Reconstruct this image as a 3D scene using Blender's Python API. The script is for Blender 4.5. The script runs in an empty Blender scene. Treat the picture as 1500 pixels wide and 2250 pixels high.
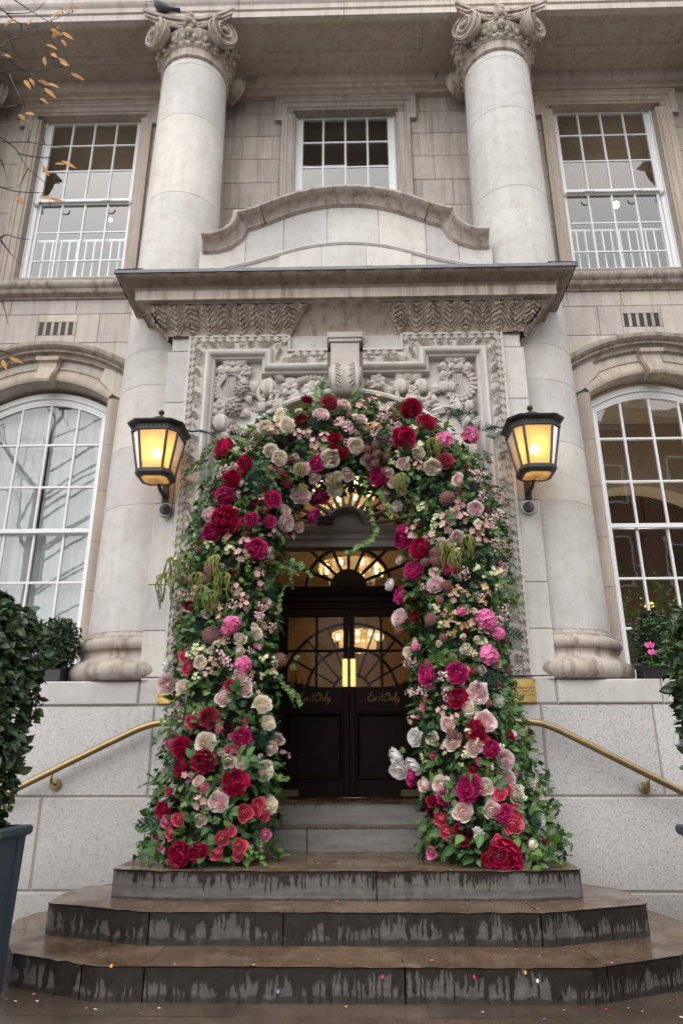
import bpy, math, random
import numpy as np
from mathutils import Vector, Matrix
random.seed(7); rng = np.random.default_rng(11)
R = math.radians
SC = bpy.context.scene
COL = SC.collection

# ---------------------------------------------------------------- camera
CF, CTH, CPS, CRO = 1567.58, .34314881, .02284557, -.0019189      # focal length in px of a 1500x2250 frame, pitch, yaw, roll
CPOS = np.array([.0977, -5.990, 1.1308])
_c, _s = math.cos(CPS), math.sin(CPS)
FWD = np.array([-_s*math.cos(CTH), _c*math.cos(CTH), math.sin(CTH)])
_rt = np.array([_c, _s, 0]); _up = np.cross(_rt, FWD)
RGT = _rt*math.cos(CRO)+_up*math.sin(CRO); UPV = -_rt*math.sin(CRO)+_up*math.cos(CRO)
def U(u, v, Y):
    "survey helper: where the sight line of a measured point meets the vertical plane at depth Y"
    d = FWD*CF+RGT*(u-750)+UPV*(1125-v); t = (Y-CPOS[1])/d[1]
    return CPOS+d*t
def UZ(u, v, Z):
    d = FWD*CF+RGT*(u-750)+UPV*(1125-v); t = (Z-CPOS[2])/d[2]
    return CPOS+d*t
cam = bpy.data.cameras.new('camera'); camo = bpy.data.objects.new('camera', cam); COL.objects.link(camo)
cam.sensor_fit = 'VERTICAL'; cam.sensor_height = 36; cam.sensor_width = 24; cam.lens = CF/2250*36
cam.clip_start = .05; cam.clip_end = 2000
camo.matrix_world = Matrix(((RGT[0], UPV[0], -FWD[0], CPOS[0]), (RGT[1], UPV[1], -FWD[1], CPOS[1]), (RGT[2], UPV[2], -FWD[2], CPOS[2]), (0, 0, 0, 1)))
SC.camera = camo

# ---------------------------------------------------------------- sky, sun, exposure (overcast day)
SUN_EL, SUN_AZ = R(45), R(196)          # azimuth measured from +Y clockwise: the brightest sky is behind the camera, a little to the left
wd = bpy.data.worlds.new('World'); SC.world = wd; wd.use_nodes = True
wn = wd.node_tree.nodes; wl = wd.node_tree.links; wn.clear()
sky = wn.new('ShaderNodeTexSky'); sky.sky_type = 'NISHITA'; sky.sun_disc = False
sky.sun_elevation = SUN_EL; sky.sun_rotation = SUN_AZ; sky.dust_density = 4; sky.ozone_density = 1; sky.air_density = 1.2
bw = wn.new('ShaderNodeRGBToBW'); mx = wn.new('ShaderNodeMix'); mx.data_type = 'RGBA'; mx.inputs['Factor'].default_value = .94
tint = wn.new('ShaderNodeMix'); tint.data_type = 'RGBA'; tint.blend_type = 'MULTIPLY'; tint.inputs['Factor'].default_value = 1
tint.inputs['B'].default_value = (.985, 1.0, 1.035, 1)
pw = wn.new('ShaderNodeMath'); pw.operation = 'POWER'; pw.inputs[1].default_value = .22      # cloud cover evens the sky out
ml = wn.new('ShaderNodeMath'); ml.operation = 'MULTIPLY'; ml.inputs[1].default_value = 5.6
bg = wn.new('ShaderNodeBackground'); bg.inputs['Strength'].default_value = .15; wo = wn.new('ShaderNodeOutputWorld')
wl.new(sky.outputs[0], bw.inputs[0]); wl.new(sky.outputs[0], mx.inputs['A']); wl.new(bw.outputs[0], pw.inputs[0]); wl.new(pw.outputs[0], ml.inputs[0]); wl.new(ml.outputs[0], mx.inputs['B'])
wl.new(mx.outputs['Result'], tint.inputs['A']); wl.new(tint.outputs['Result'], bg.inputs[0]); wl.new(bg.outputs[0], wo.inputs[0])
sun = bpy.data.lights.new('sun', 'SUN'); sun.energy = .7; sun.angle = R(80); sun.color = (1, .975, .94)
suno = bpy.data.objects.new('sun', sun); COL.objects.link(suno)
_sd = Vector((math.sin(SUN_AZ)*math.cos(SUN_EL), math.cos(SUN_AZ)*math.cos(SUN_EL), math.sin(SUN_EL)))
suno.rotation_euler = _sd.to_track_quat('Z', 'Y').to_euler(); suno.location = (-4, -14, 16)
SC.view_settings.view_transform = 'Standard'; SC.view_settings.look = 'None'; SC.view_settings.gamma = 1
SC.view_settings.use_curve_mapping = False; SC.view_settings.exposure = .84
SC.cycles.max_bounces = 7; SC.cycles.diffuse_bounces = 3; SC.cycles.glossy_bounces = 4; SC.cycles.transparent_max_bounces = 16
SC.cycles.use_denoising = True; SC.cycles.caustics_reflective = False; SC.cycles.caustics_refractive = False

# ---------------------------------------------------------------- scene-tree helpers
def link(o, parent=None):
    COL.objects.link(o)
    if parent is not None: o.parent = parent
    return o
def empty(name, loc=(0, 0, 0), parent=None):
    o = bpy.data.objects.new(name, None); o.empty_display_size = .1; o.location = loc
    return link(o, parent)
def tag(o, label=None, cat=None, group=None, kind=None):
    if label: o['label'] = label
    if cat: o['category'] = cat
    if group: o['group'] = group
    if kind: o['kind'] = kind
    return o
def mobj(name, mesh, parent=None, loc=(0, 0, 0)):
    o = bpy.data.objects.new(name, mesh); o.location = loc
    return link(o, parent)

class MB:
    def __init__(s): s.v = []; s.f = []; s.m = []; s.t = {}
    def add(s, V, F, mi=0, at=None):
        n = len(s.v); s.v.extend([tuple(p) for p in V]); s.f.extend([tuple(i+n for i in f) for f in F]); s.m.extend([mi]*len(F))
        if at is not None:
            for i, a in enumerate(at): s.t[n+i] = a
        return s
    def box(s, x0, x1, y0, y1, z0, z1, mi=0, ch=0, chb=0):
        "box; ch chamfers the edges of the face at y0"
        if ch <= 0:
            V = [(x0, y0, z0), (x1, y0, z0), (x1, y1, z0), (x0, y1, z0), (x0, y0, z1), (x1, y0, z1), (x1, y1, z1), (x0, y1, z1)]
            return s.add(V, [(0, 3, 2, 1), (4, 5, 6, 7), (0, 1, 5, 4), (1, 2, 6, 5), (2, 3, 7, 6), (3, 0, 4, 7)], mi)
        c = ch
        V = [(x0+c, y0, z0+c), (x1-c, y0, z0+c), (x1-c, y0, z1-c), (x0+c, y0, z1-c), (x0, y0+c, z0), (x1, y0+c, z0), (x1, y0+c, z1), (x0, y0+c, z1),
             (x0, y1, z0), (x1, y1, z0), (x1, y1, z1), (x0, y1, z1)]
        F = [(0, 1, 2, 3)]
        for a, b in ((0, 4), (4, 8)):
            for i in range(4): j = (i+1) % 4; F.append((a+i, b+i, b+j, a+j))
        F.append((11, 10, 9, 8))
        return s.add(V, F, mi)
    def prism(s, poly, y0, y1, mi=0, ch=0):
        "polygon in XZ (counter-clockwise seen from the front, -Y) pushed back from y0 to y1"
        n = len(poly); V = [(x, y0, z) for x, z in poly]+[(x, y1, z) for x, z in poly]
        F = [tuple(range(n)), tuple(range(2*n-1, n-1, -1))]
        for i in range(n): j = (i+1) % n; F.append((i, n+i, n+j, j))
        return s.add(V, F, mi)
    def slab(s, poly, z0, z1, mi=0, ch=0):
        "polygon in XY (counter-clockwise from above) from z0 up to z1 with a chamfered top edge"
        n = len(poly); P = [Vector(p) for p in poly]
        if ch:
            Q = offset(poly, -ch, True)
            V = [(x, y, z1) for x, y in Q]+[(x, y, z1-ch) for x, y in poly]+[(x, y, z0) for x, y in poly]; k = 3
        else:
            V = [(x, y, z1) for x, y in poly]+[(x, y, z0) for x, y in poly]; k = 2
        F = [tuple(range(n)), tuple(range(k*n-1, (k-1)*n-1, -1))]
        for r in range(k-1):
            for i in range(n): j = (i+1) % n; F.append((r*n+i, r*n+n+i, r*n+n+j, r*n+j))
        return s.add(V, F, mi)
    def grid(s, P, mi=0, wrap_u=False, wrap_v=False, at=None):
        "P[i][j] points"
        P = np.asarray(P, float); a, b = P.shape[:2]; F = []
        for i in range(a if wrap_u else a-1):
            for j in range(b if wrap_v else b-1):
                i2 = (i+1) % a; j2 = (j+1) % b
                F.append((i*b+j, i*b+j2, i2*b+j2, i2*b+j))
        return s.add(P.reshape(-1, 3), F, mi, at)
    def lathe(s, prof, c=(0, 0, 0), n=32, mi=0, a0=0, a1=2*math.pi, cap=True):
        full = abs(a1-a0-2*math.pi) < 1e-6; k = n if full else n+1
        A = a0+(a1-a0)*np.arange(k)/n
        P = [[(c[0]+r*math.cos(a), c[1]+r*math.sin(a), c[2]+z) for r, z in prof] for a in A]
        s.grid(P, mi, wrap_u=full)
        if cap and full:
            b = len(prof)
            for q in (0, b-1):
                if prof[q][0] > 1e-4:
                    base = len(s.v); r, z = prof[q]
                    s.add([(c[0]+r*math.cos(a), c[1]+r*math.sin(a), c[2]+z) for a in A], [tuple(range(k)) if q else tuple(range(k-1, -1, -1))], mi)
        return s
    def tube(s, pts, rad, n=6, mi=0, cap=True, flat=1.0):
        P = [np.array(p, float) for p in pts]; m = len(P)
        if not hasattr(rad, '__len__'): rad = [rad]*m
        T = [P[min(i+1, m-1)]-P[max(i-1, 0)] for i in range(m)]; T = [t/(np.linalg.norm(t)+1e-12) for t in T]
        a = np.array([0, 0, 1.]) if abs(T[0][2]) < .9 else np.array([1., 0, 0])
        u = np.cross(T[0], a); u /= np.linalg.norm(u); rows = []
        for i in range(m):
            u = u-T[i]*(u@T[i]); u /= (np.linalg.norm(u)+1e-12); w = np.cross(T[i], u)
            rows.append([P[i]+rad[i]*(math.cos(q)*u+flat*math.sin(q)*w) for q in 2*math.pi*np.arange(n)/n])
        b = len(s.v); s.grid(rows, mi, wrap_v=True)
        if cap: s.f.append(tuple(b+i for i in range(n-1, -1, -1))); s.f.append(tuple(b+(m-1)*n+i for i in range(n))); s.m += [mi, mi]
        return s
    def ball(s, c, r, n=8, m=6, mi=0, sc=(1, 1, 1), M=None):
        P = []
        for i in range(m+1):
            p = math.pi*i/m; P.append([(math.sin(p)*math.cos(q), math.sin(p)*math.sin(q), math.cos(p)) for q in 2*math.pi*np.arange(n)/n])
        P = np.array(P)*np.array(sc)*r
        if M is not None: P = P@np.array(M).T
        return s.grid(P+np.array(c), mi, wrap_v=True)
    def join(s, o, M=None, mi=None):
        V = np.array(o.v, float)
        if M is not None: M = np.array(M); V = V@M[:3, :3].T+M[:3, 3]
        n = len(s.v); s.v.extend(map(tuple, V)); s.f.extend([tuple(i+n for i in f) for f in o.f]); s.m.extend(o.m if mi is None else [mi]*len(o.m))
        for k, a in o.t.items(): s.t[n+k] = a
        return s
    def mesh(s, name, mats, smooth=False, auto=None):
        me = bpy.data.meshes.new(name); me.from_pydata(s.v, [], s.f)
        for m in (mats if isinstance(mats, (list, tuple)) else [mats]): me.materials.append(m)
        if any(s.m): me.polygons.foreach_set('material_index', s.m)
        if s.t:
            at = me.attributes.new('pt', 'FLOAT_VECTOR', 'POINT'); arr = np.zeros((len(s.v), 3), np.float32)
            for k, a in s.t.items(): arr[k] = a
            at.data.foreach_set('vector', arr.ravel())
        if smooth:
            me.polygons.foreach_set('use_smooth', [True]*len(me.polygons))
            if auto:
                me.update(); me.set_sharp_from_angle(angle=R(auto))
        me.update(); return me
    def obj(s, name, mats, parent=None, smooth=False, auto=None, loc=(0, 0, 0)):
        if loc != (0, 0, 0): s.v = [(x-loc[0], y-loc[1], z-loc[2]) for x, y, z in s.v]
        return mobj(name, s.mesh(name, mats, smooth, auto), parent, loc)

def offset(pts, d, closed=False):
    "offset a 2D polyline to its left by d with mitred corners"
    n = len(pts); out = []
    P = [np.array(p, float) for p in pts]
    for i in range(n):
        a = P[i]-P[i-1] if (closed or i > 0) else P[1]-P[0]
        b = P[(i+1) % n]-P[i] if (closed or i < n-1) else P[-1]-P[-2]
        a = a/np.linalg.norm(a); b = b/np.linalg.norm(b)
        na = np.array([-a[1], a[0]]); nb = np.array([-b[1], b[0]]); m = na+nb; m = m/(m@na+1e-12) if abs(m@na) > 1e-6 else na
        out.append(tuple(P[i]+m*d*1.0))
    return out
def msweep(mb, pts, prof, fn, closed=False, mi=0, cap=True):
    "sweep a profile of (offset, height) along a 2D polyline with mitres; fn maps (a, b, height) to 3D"
    rows = []
    offs = [offset(pts, -t, closed) for t, h in prof]
    n = len(pts)
    for i in range(n): rows.append([fn(offs[k][i][0], offs[k][i][1], prof[k][1]) for k in range(len(prof))])
    b = len(mb.v); mb.grid(rows, mi, wrap_u=closed); k = len(prof)
    if cap and not closed:
        mb.f += [tuple(b+j for j in range(k-1, -1, -1)), tuple(b+(n-1)*k+j for j in range(k))]; mb.m += [mi, mi]
    return mb
def arc(cx, cz, r, a0, a1, n):
    return [(cx+r*math.cos(a), cz+r*math.sin(a)) for a in np.linspace(a0, a1, n)]
def spline(pts, n):
    P = np.array(pts, float); P = np.vstack([2*P[0]-P[1], P, 2*P[-1]-P[-2]]); out = []
    for i in range(1, len(P)-2):
        for t in np.arange(n)/n:
            a, b, c, d = P[i-1:i+3]
            out.append(.5*((2*b)+(c-a)*t+(2*a-5*b+4*c-d)*t*t+(3*b-a-3*c+d)*t**3))
    out.append(P[-2]); return np.array(out)
def frame_from(z, roll=0):
    z = Vector(z).normalized(); a = Vector((0, 0, 1)) if abs(z.z) < .95 else Vector((0, 1, 0))
    x = a.cross(z).normalized(); y = z.cross(x)
    c, s_ = math.cos(roll), math.sin(roll); X = x*c+y*s_; Yv = y*c-x*s_
    return Matrix(((X.x, Yv.x, z.x), (X.y, Yv.y, z.y), (X.z, Yv.z, z.z)))
def M4(loc, z, roll=0, sc=1):
    m = (frame_from(z, roll)*sc).to_4x4(); m.translation = Vector([float(q) for q in loc]); return m

# ---------------------------------------------------------------- materials
class N:
    def __init__(s, name):
        s.mat = bpy.data.materials.new(name); s.mat.use_nodes = True; s.t = s.mat.node_tree; s.t.nodes.clear()
        s.out = s.t.nodes.new('ShaderNodeOutputMaterial')
    def n(s, ty, **kw):
        nd = s.t.nodes.new('ShaderNode'+ty)
        for k, v in kw.items():
            if k.startswith('_'): setattr(nd, k[1:], v)
            else: s.set(nd.inputs[k.replace('__', ' ') if not k.isdigit() else int(k)], v)
        return nd
    def set(s, sock, v):
        if isinstance(v, bpy.types.NodeSocket): s.t.links.new(v, sock)
        elif isinstance(v, bpy.types.Node): s.t.links.new(v.outputs[0], sock)
        elif sock.type == 'RGBA' and isinstance(v, (int, float)): sock.default_value = (v, v, v, 1)
        else: sock.default_value = v if not (isinstance(v, tuple) and len(v) == 3 and sock.type == 'RGBA') else (*v, 1)
    def math(s, op, a, b=0., c=0., clamp=False):
        nd = s.t.nodes.new('ShaderNodeMath'); nd.operation = op; nd.use_clamp = clamp
        for i, x in enumerate((a, b, c)): s.set(nd.inputs[i], x)
        return nd.outputs[0]
    def mix(s, f, a, b, blend='MIX'):
        nd = s.t.nodes.new('ShaderNodeMix'); nd.data_type = 'RGBA'; nd.blend_type = blend
        s.set(nd.inputs['Factor'], f); s.set(nd.inputs['A'], a); s.set(nd.inputs['B'], b); return nd.outputs['Result']
    def noise(s, vec, scale, detail=3, rough=.55, dim='3D'):
        nd = s.t.nodes.new('ShaderNodeTexNoise'); nd.noise_dimensions = dim
        if vec is not None: s.set(nd.inputs['Vector'], vec)
        nd.inputs['Scale'].default_value = scale; nd.inputs['Detail'].default_value = detail; nd.inputs['Roughness'].default_value = rough
        return nd.outputs['Fac']
    def mapv(s, vec, scale=(1, 1, 1), loc=(0, 0, 0), rot=(0, 0, 0)):
        nd = s.t.nodes.new('ShaderNodeMapping'); s.set(nd.inputs['Vector'], vec); nd.inputs['Scale'].default_value = scale
        nd.inputs['Location'].default_value = loc; nd.inputs['Rotation'].default_value = rot; return nd.outputs[0]
    def ramp(s, f, *stops, interp='LINEAR'):
        nd = s.t.nodes.new('ShaderNodeValToRGB'); s.set(nd.inputs[0], f); cr = nd.color_ramp; cr.interpolation = interp
        while len(cr.elements) < len(stops): cr.elements.new(.5)
        for e, (p, c) in zip(cr.elements, stops):
            e.position = p; e.color = (*c, 1) if isinstance(c, tuple) else (c, c, c, 1)
        return nd.outputs[0]
    def geo(s, k='Position'): return s.n('NewGeometry').outputs[k]
    def obj(s): return s.n('TexCoord').outputs['Object']
    def rnd(s): return s.n('ObjectInfo').outputs['Random']
    def bump(s, h, strength=.3, dist=.01):
        return s.n('Bump', Height=h, Strength=strength, Distance=dist).outputs[0]
    def pbr(s, col, rough=.8, normal=None, metal=0., spec=.5, **kw):
        b = s.n('BsdfPrincipled'); s.set(b.inputs['Base Color'], col); s.set(b.inputs['Roughness'], rough); s.set(b.inputs['Metallic'], metal)
        s.set(b.inputs['Specular IOR Level'], spec)
        if normal is not None: s.set(b.inputs['Normal'], normal)
        for k, v in kw.items(): s.set(b.inputs[k.replace('_', ' ')], v)
        s.t.links.new(b.outputs[0], s.out.inputs[0]); return s.mat
    def shader(s, sh): s.t.links.new(sh.outputs[0] if isinstance(sh, bpy.types.Node) else sh, s.out.inputs[0]); return s.mat

def stone_mat(name, base, dirt=.5, streak=.3, var=.09, bumpS=.25):
    n = N(name); p = n.geo(); obr = n.rnd()
    big = n.noise(p, 1.3, 4, .6); mid = n.noise(p, 9, 4, .6); fine = n.noise(p, 70, 3, .6)
    st = n.noise(n.mapv(p, (9, 9, .55)), 1.6, 4, .6)
    c = n.mix(n.ramp(big, (.3, 0.), (.7, 1.)), tuple(x*.86 for x in base), tuple(min(1, x*1.08) for x in base))
    c = n.mix(n.math('MULTIPLY', n.ramp(mid, (.45, 0.), (.75, 1.)), .35*dirt), c, (base[0]*.62, base[1]*.55, base[2]*.47))
    c = n.mix(n.math('MULTIPLY', n.ramp(st, (.47, 0.), (.66, 1.)), streak), c, (base[0]*.5, base[1]*.45, base[2]*.4))
    sp = n.noise(p, 34, 2, .7)
    c = n.mix(n.math('MULTIPLY', n.ramp(sp, (.69, 0.), (.75, 1.)), .5*dirt), c, (base[0]*.4, base[1]*.36, base[2]*.32))
    k = n.math('ADD', n.math('MULTIPLY', n.math('SUBTRACT', obr, .5), var*2), 1.)
    kk = n.n('CombineColor', Red=k, Green=k, Blue=n.math('ADD', n.math('MULTIPLY', n.math('SUBTRACT', obr, .5), var*1.2), 1.))
    c = n.mix(1., c, kk, 'MULTIPLY')
    h = n.math('ADD', n.math('MULTIPLY', mid, .5), n.math('MULTIPLY', fine, .5))
    return n.pbr(c, n.math('ADD', .74, n.math('MULTIPLY', fine, .2)), n.bump(h, bumpS, .006), spec=.3)
ST = stone_mat('limestone', (.53, .505, .475), 1., .13)
STW = stone_mat('limestone_wall', (.51, .46, .41), .8, .35, .10)
STU = stone_mat('limestone_upper_wall_shaded', (.41, .365, .32), 1., .5, .12)  # darker copy of the wall stone: shade under the soffit put into its colour
STB = stone_mat('limestone_brown', (.45, .385, .32), .8, .35, .08)
STH = stone_mat('limestone_stained', (.44, .385, .335), .9, .85, .06)
STC = stone_mat('limestone_carved', (.50, .46, .42), .6, .2, .05, .35)
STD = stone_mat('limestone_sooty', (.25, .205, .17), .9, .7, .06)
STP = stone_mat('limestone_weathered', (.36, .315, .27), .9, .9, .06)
MORT = stone_mat('mortar', (.31, .27, .23), .4, .2, 0)

def granite():
    n = N('granite'); p = n.geo()
    v = n.n('TexVoronoi', Vector=p, Scale=150.).outputs['Color']; g = n.n('SeparateColor', Color=v).outputs[0]
    f2 = n.noise(p, 140, 2, .6); big = n.noise(p, 2.2, 4, .6); v2 = n.n('TexVoronoi', Vector=p, Scale=52.).outputs['Color']; g = n.math('ADD', n.math('MULTIPLY', g, .78), n.math('MULTIPLY', n.n('SeparateColor', Color=v2).outputs[1], .22))
    c = n.ramp(g, (0., (.20, .195, .19)), (.14, (.33, .325, .315)), (.30, (.45, .44, .425)), (.75, (.51, .495, .475)), (1., (.56, .545, .525)))
    c = n.mix(n.ramp(f2, (.62, 0.), (.72, .5)), c, (.22, .215, .21))
    c = n.mix(n.math('MULTIPLY', n.ramp(big, (.4, 0.), (.75, 1.)), .22), c, (.30, .275, .25))
    zz = n.n('SeparateXYZ', Vector=p).outputs[2]
    mo = n.math('MULTIPLY', n.ramp(n.math('ADD', zz, n.math('MULTIPLY', big, .55)), (.30, 1.), (.85, 0.)), .55)
    c = n.mix(mo, c, (.22, .215, .17))
    k = n.math('ADD', n.math('MULTIPLY', n.rnd(), .22), .91); c = n.mix(1., c, n.n('CombineColor', Red=k, Green=k, Blue=k), 'MULTIPLY')
    return n.pbr(c, .6, n.bump(f2, .2, .004), spec=.4)
GRAN = granite()

def step_mat(name, wet, base=(.092, .085, .079)):
    "worn sandstone step: tread soaked, riser with water runs down from the nosing (object origin at the tread level)"
    n = N(name); p = n.geo(); o = n.obj(); nz = n.n('SeparateXYZ', Vector=n.geo('Normal')).outputs[2]
    z = n.n('SeparateXYZ', Vector=o).outputs[2]
    lay = n.noise(n.mapv(p, (3, 3, 45)), 1., 4, .6); big = n.noise(p, 2.5, 5, .6); mid = n.noise(p, 16, 4, .65); fine = n.noise(p, 90, 3, .6)
    dry = n.mix(n.ramp(lay, (.3, 0.), (.7, 1.)), tuple(b*.75 for b in base), tuple(b*1.25 for b in base))
    dry = n.mix(n.math('MULTIPLY', n.ramp(mid, (.5, 0.), (.8, 1.)), .45), dry, (.25, .235, .21))
    sx = n.n('SeparateXYZ', Vector=p); wob = n.math('MULTIPLY', n.math('SUBTRACT', n.noise(p, 14, 2, .5), .5), .035)
    al = n.math('ADD', n.math('ADD', sx.outputs[0], n.math('MULTIPLY', sx.outputs[1], .83)), wob)
    def drips(cells, pw, amp, seed):
        w = n.n('TexWhiteNoise', _noise_dimensions='1D', W=n.math('ADD', n.math('FLOOR', n.math('MULTIPLY', al, cells)), seed)).outputs['Value']
        fr = n.math('ABSOLUTE', n.math('SUBTRACT', n.math('FRACT', n.math('MULTIPLY', al, cells)), .5)); rnd_ = n.math('MULTIPLY', n.math('POWER', fr, 3.), -.10)
        return n.math('ADD', n.math('MULTIPLY', n.math('POWER', w, pw), amp), rnd_)
    zone = n.noise(n.mapv(p, (3.1, 3.1, .0), (wet*7.3, 0, 0)), 1., 4, .65); zz_ = n.math('MULTIPLY', n.math('SUBTRACT', zone, .5), .55*max(wet, .3))
    ln = n.math('MAXIMUM', drips(88, 2.6, .18*(.45+.55*wet), 3.), n.math('MAXIMUM', drips(41, 4.0, .20*(.4+.6*wet), 17.), n.math('MULTIPLY', n.noise(n.mapv(p, (30, 30, 0)), 1., 3, .6), .055)))
    ln = n.math('ADD', n.math('ADD', ln, zz_), .080*wet-.030)
    ln = n.math('ADD', ln, n.math('MULTIPLY', n.math('SUBTRACT', mid, .5), .03))
    m = n.ramp(n.math('ADD', n.math('ADD', z, ln), .5), (.492, 0.), (.508, 1.))
    soft = n.ramp(n.math('ADD', n.math('ADD', z, n.math('ADD', ln, .03)), .5), (.47, 0.), (.53, 1.))
    foot = n.math('MULTIPLY', n.ramp(n.math('SUBTRACT', n.math('MULTIPLY', n.noise(p, 12, 3, .6), .07*wet), n.math('ADD', z, .163)), (0., 0.), (.012, 1.)), .8); m = n.math('MAXIMUM', m, foot)
    wetc = n.mix(n.ramp(mid, (.35, 0.), (.7, 1.)), (.012, .010, .009), (.026, .021, .017))
    ris = n.mix(n.math('MULTIPLY', soft, .35), dry, (.06, .05, .042)); ris = n.mix(n.math('MULTIPLY', m, .93), ris, wetc)
    tr = n.mix(n.ramp(big, (.35, 0.), (.68, 1.)), (.082, .046, .027), (.175, .112, .070))
    tr = n.mix(n.math('MULTIPLY', n.ramp(mid, (.5, 0.), (.75, 1.)), .5), tr, (.05, .036, .026)); tr = n.mix(n.math('MULTIPLY', n.ramp(n.noise(p, 5.5, 5, .7), (.52, 0.), (.66, 1.)), .45), tr, (.23, .185, .145))
    up = n.ramp(nz, (.4, 0.), (.8, 1.)); c = n.mix(up, ris, tr)
    pud = n.ramp(n.noise(p, 3.7, 4, .6), (.36, .42), (.50, .22), (.62, .06))
    ro = n.mix(up, n.mix(m, .8, .42), pud)
    h = n.math('ADD', n.math('MULTIPLY', mid, .6), n.math('MULTIPLY', fine, .4))
    return n.pbr(c, ro, n.bump(h, n.math('ADD', .12, n.math('MULTIPLY', n.math('SUBTRACT', 1., up), .4)), .006), spec=n.mix(up, .15, .5))
STEP_WET = step_mat('step_stone_soaked', 1.); STEP_MID = step_mat('step_stone_running_wet', .9); STEP_DRY = step_mat('step_stone_damp', .35, (.118, .108, .098))
STEP_IN = step_mat('step_stone_sheltered', -.2, (.19, .178, .162))

def simple(name, col, rough=.5, metal=0., spec=.5, nscale=20, nvar=.12, bumps=.1, bdist=.003, **kw):
    n = N(name); p = n.geo(); a = n.noise(p, nscale, 4, .6); b = n.noise(p, nscale*6, 2, .6)
    c = n.mix(a, tuple(x*(1-nvar) for x in col), tuple(min(1, x*(1+nvar)) for x in col))
    return n.pbr(c, n.math('ADD', rough-.06, n.math('MULTIPLY', a, .12)), n.bump(b, bumps, bdist), metal, spec, **kw)
WHITE = simple('white_paint', (.74, .75, .75), .45, nvar=.05)
LEAD = simple('lead_flashing', (.13, .135, .15), .5, .0, .5, 12, .4, .4)
IRON = simple('black_iron_paint', (.018, .017, .016), .5, 0, .5, 30, .4, .5)
WOOD = simple('dark_door_wood', (.009, .006, .0045), .5, 0, .07, 8, .4, .1)
GREYP = simple('grey_painted_timber', (.26, .225, .20), .5, 0, .5, 10, .12, .1)
BRASS = simple('worn_brass_rail', (.36, .265, .14), .45, 1., .5, 9, .25, .25)
BRASSP = simple('polished_brass', (.72, .50, .17), .28, 1., .5, 14, .15, .1)
GOLD = simple('gold_lettering', (.75, .45, .14), .5, .1, .5, 14, .1, 0)
INK = simple('engraved_black', (.012, .011, .01), .6)
PLANTER = simple('planter_slate_paint', (.040, .058, .075), .5, 0, .5, 6, .2, .35)
SOIL = simple('soil', (.03, .02, .014), .95, nscale=60, nvar=.5, bumps=.8, bdist=.02)
CREAM = simple('cream_plaster', (.52, .37, .23), .85, nvar=.05)
INT = simple('interior_plaster', (.45, .38, .30), .85, nvar=.05)
INTD = simple('interior_brown_wall', (.26, .19, .13), .85, nvar=.1)
CARPET = simple('interior_floor', (.12, .08, .05), .7)
RUBBER = simple('black_cable', (.012, .012, .013), .5)
PLAST = simple('dark_grey_fitting', (.05, .05, .052), .4)
PLASTL = simple('pale_fitting_ring', (.45, .43, .40), .5)
BARK = simple('bark', (.035, .028, .024), .85, nscale=40, nvar=.4, bumps=.6)
def glass(name, tint=(1, 1, 1), wav=.02, boost=1.0):
    n = N(name); p = n.geo(); h = n.noise(p, 3.2, 2, .5)
    b = n.bump(h, wav, .05); fr = n.n('Fresnel', IOR=1.52, Normal=b)
    g = n.n('BsdfGlossy', Color=(1, 1, 1), Roughness=.015, Normal=b); t = n.n('BsdfTransparent', Color=tint)
    return n.shader(n.n('MixShader', **{'0': n.math('MULTIPLY', n.math('MULTIPLY', fr.outputs[0], boost, clamp=True), n.math('SUBTRACT', 1., n.geo('Backfacing'))), '1': t, '2': g}))
GLASS = glass('window_glass', (.93, .95, .95), .012, 2.); DGLASS = glass('door_glass', (.92, .92, .90), .006, .16)
def amber():
    n = N('amber_lantern_glass'); p = n.geo(); h = n.noise(p, 160, 2, .5); b = n.bump(h, .5, .004)
    tr = n.n('BsdfTranslucent', Color=(.86, .60, .30)); tp = n.n('BsdfTransparent', Color=(.95, .82, .56)); g = n.n('BsdfGlossy', Color=(1, 1, 1), Roughness=.25, Normal=b)
    dirt = n.noise(p, 22, 4, .6)
    a = n.n('MixShader', **{'0': .55, '1': tr, '2': tp}); d = n.n('BsdfDiffuse', Color=(.58, .47, .29))
    a = n.n('MixShader', **{'0': n.ramp(dirt, (.4, .18), (.8, .6)), '1': a, '2': d})
    return n.shader(n.n('MixShader', **{'0': n.math('MULTIPLY', n.n('Fresnel', IOR=1.45).outputs[0], .8), '1': a, '2': g}))
AMBER = amber()
def emit(name, col, st): n = N(name); return n.shader(n.n('Emission', Color=col, Strength=st))
BULB = emit('lantern_bulb', (1, .82, .50), 55.); CBULB = emit('chandelier_bulb', (1, .78, .45), 14.); CEILSPOT = emit('ceiling_spot', (1, .85, .6), 8.); LAMPG = emit('lamp_shade_glow', (1, .55, .18), 1.6)
def crystal():
    n = N('chandelier_crystal'); t = n.n('BsdfTranslucent', Color=(.55, .44, .28)); g = n.n('BsdfGlossy', Color=(1, .95, .85), Roughness=.2); tp = n.n('BsdfTransparent', Color=(1, .95, .85))
    a = n.n('MixShader', **{'0': .35, '1': t, '2': tp}); return n.shader(n.n('MixShader', **{'0': .2, '1': a, '2': g}))
CRYST = crystal()
def sheer():
    n = N('sheer_curtain'); t = n.n('BsdfTranslucent', Color=(.60, .61, .59)); d = n.n('BsdfDiffuse', Color=(.62, .63, .61)); tp = n.n('BsdfTransparent')
    a = n.n('MixShader', **{'0': .72, '1': t, '2': d}); return n.shader(n.n('MixShader', **{'0': .08, '1': a, '2': tp}))
SHEER = sheer()
_pet = {}
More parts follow.
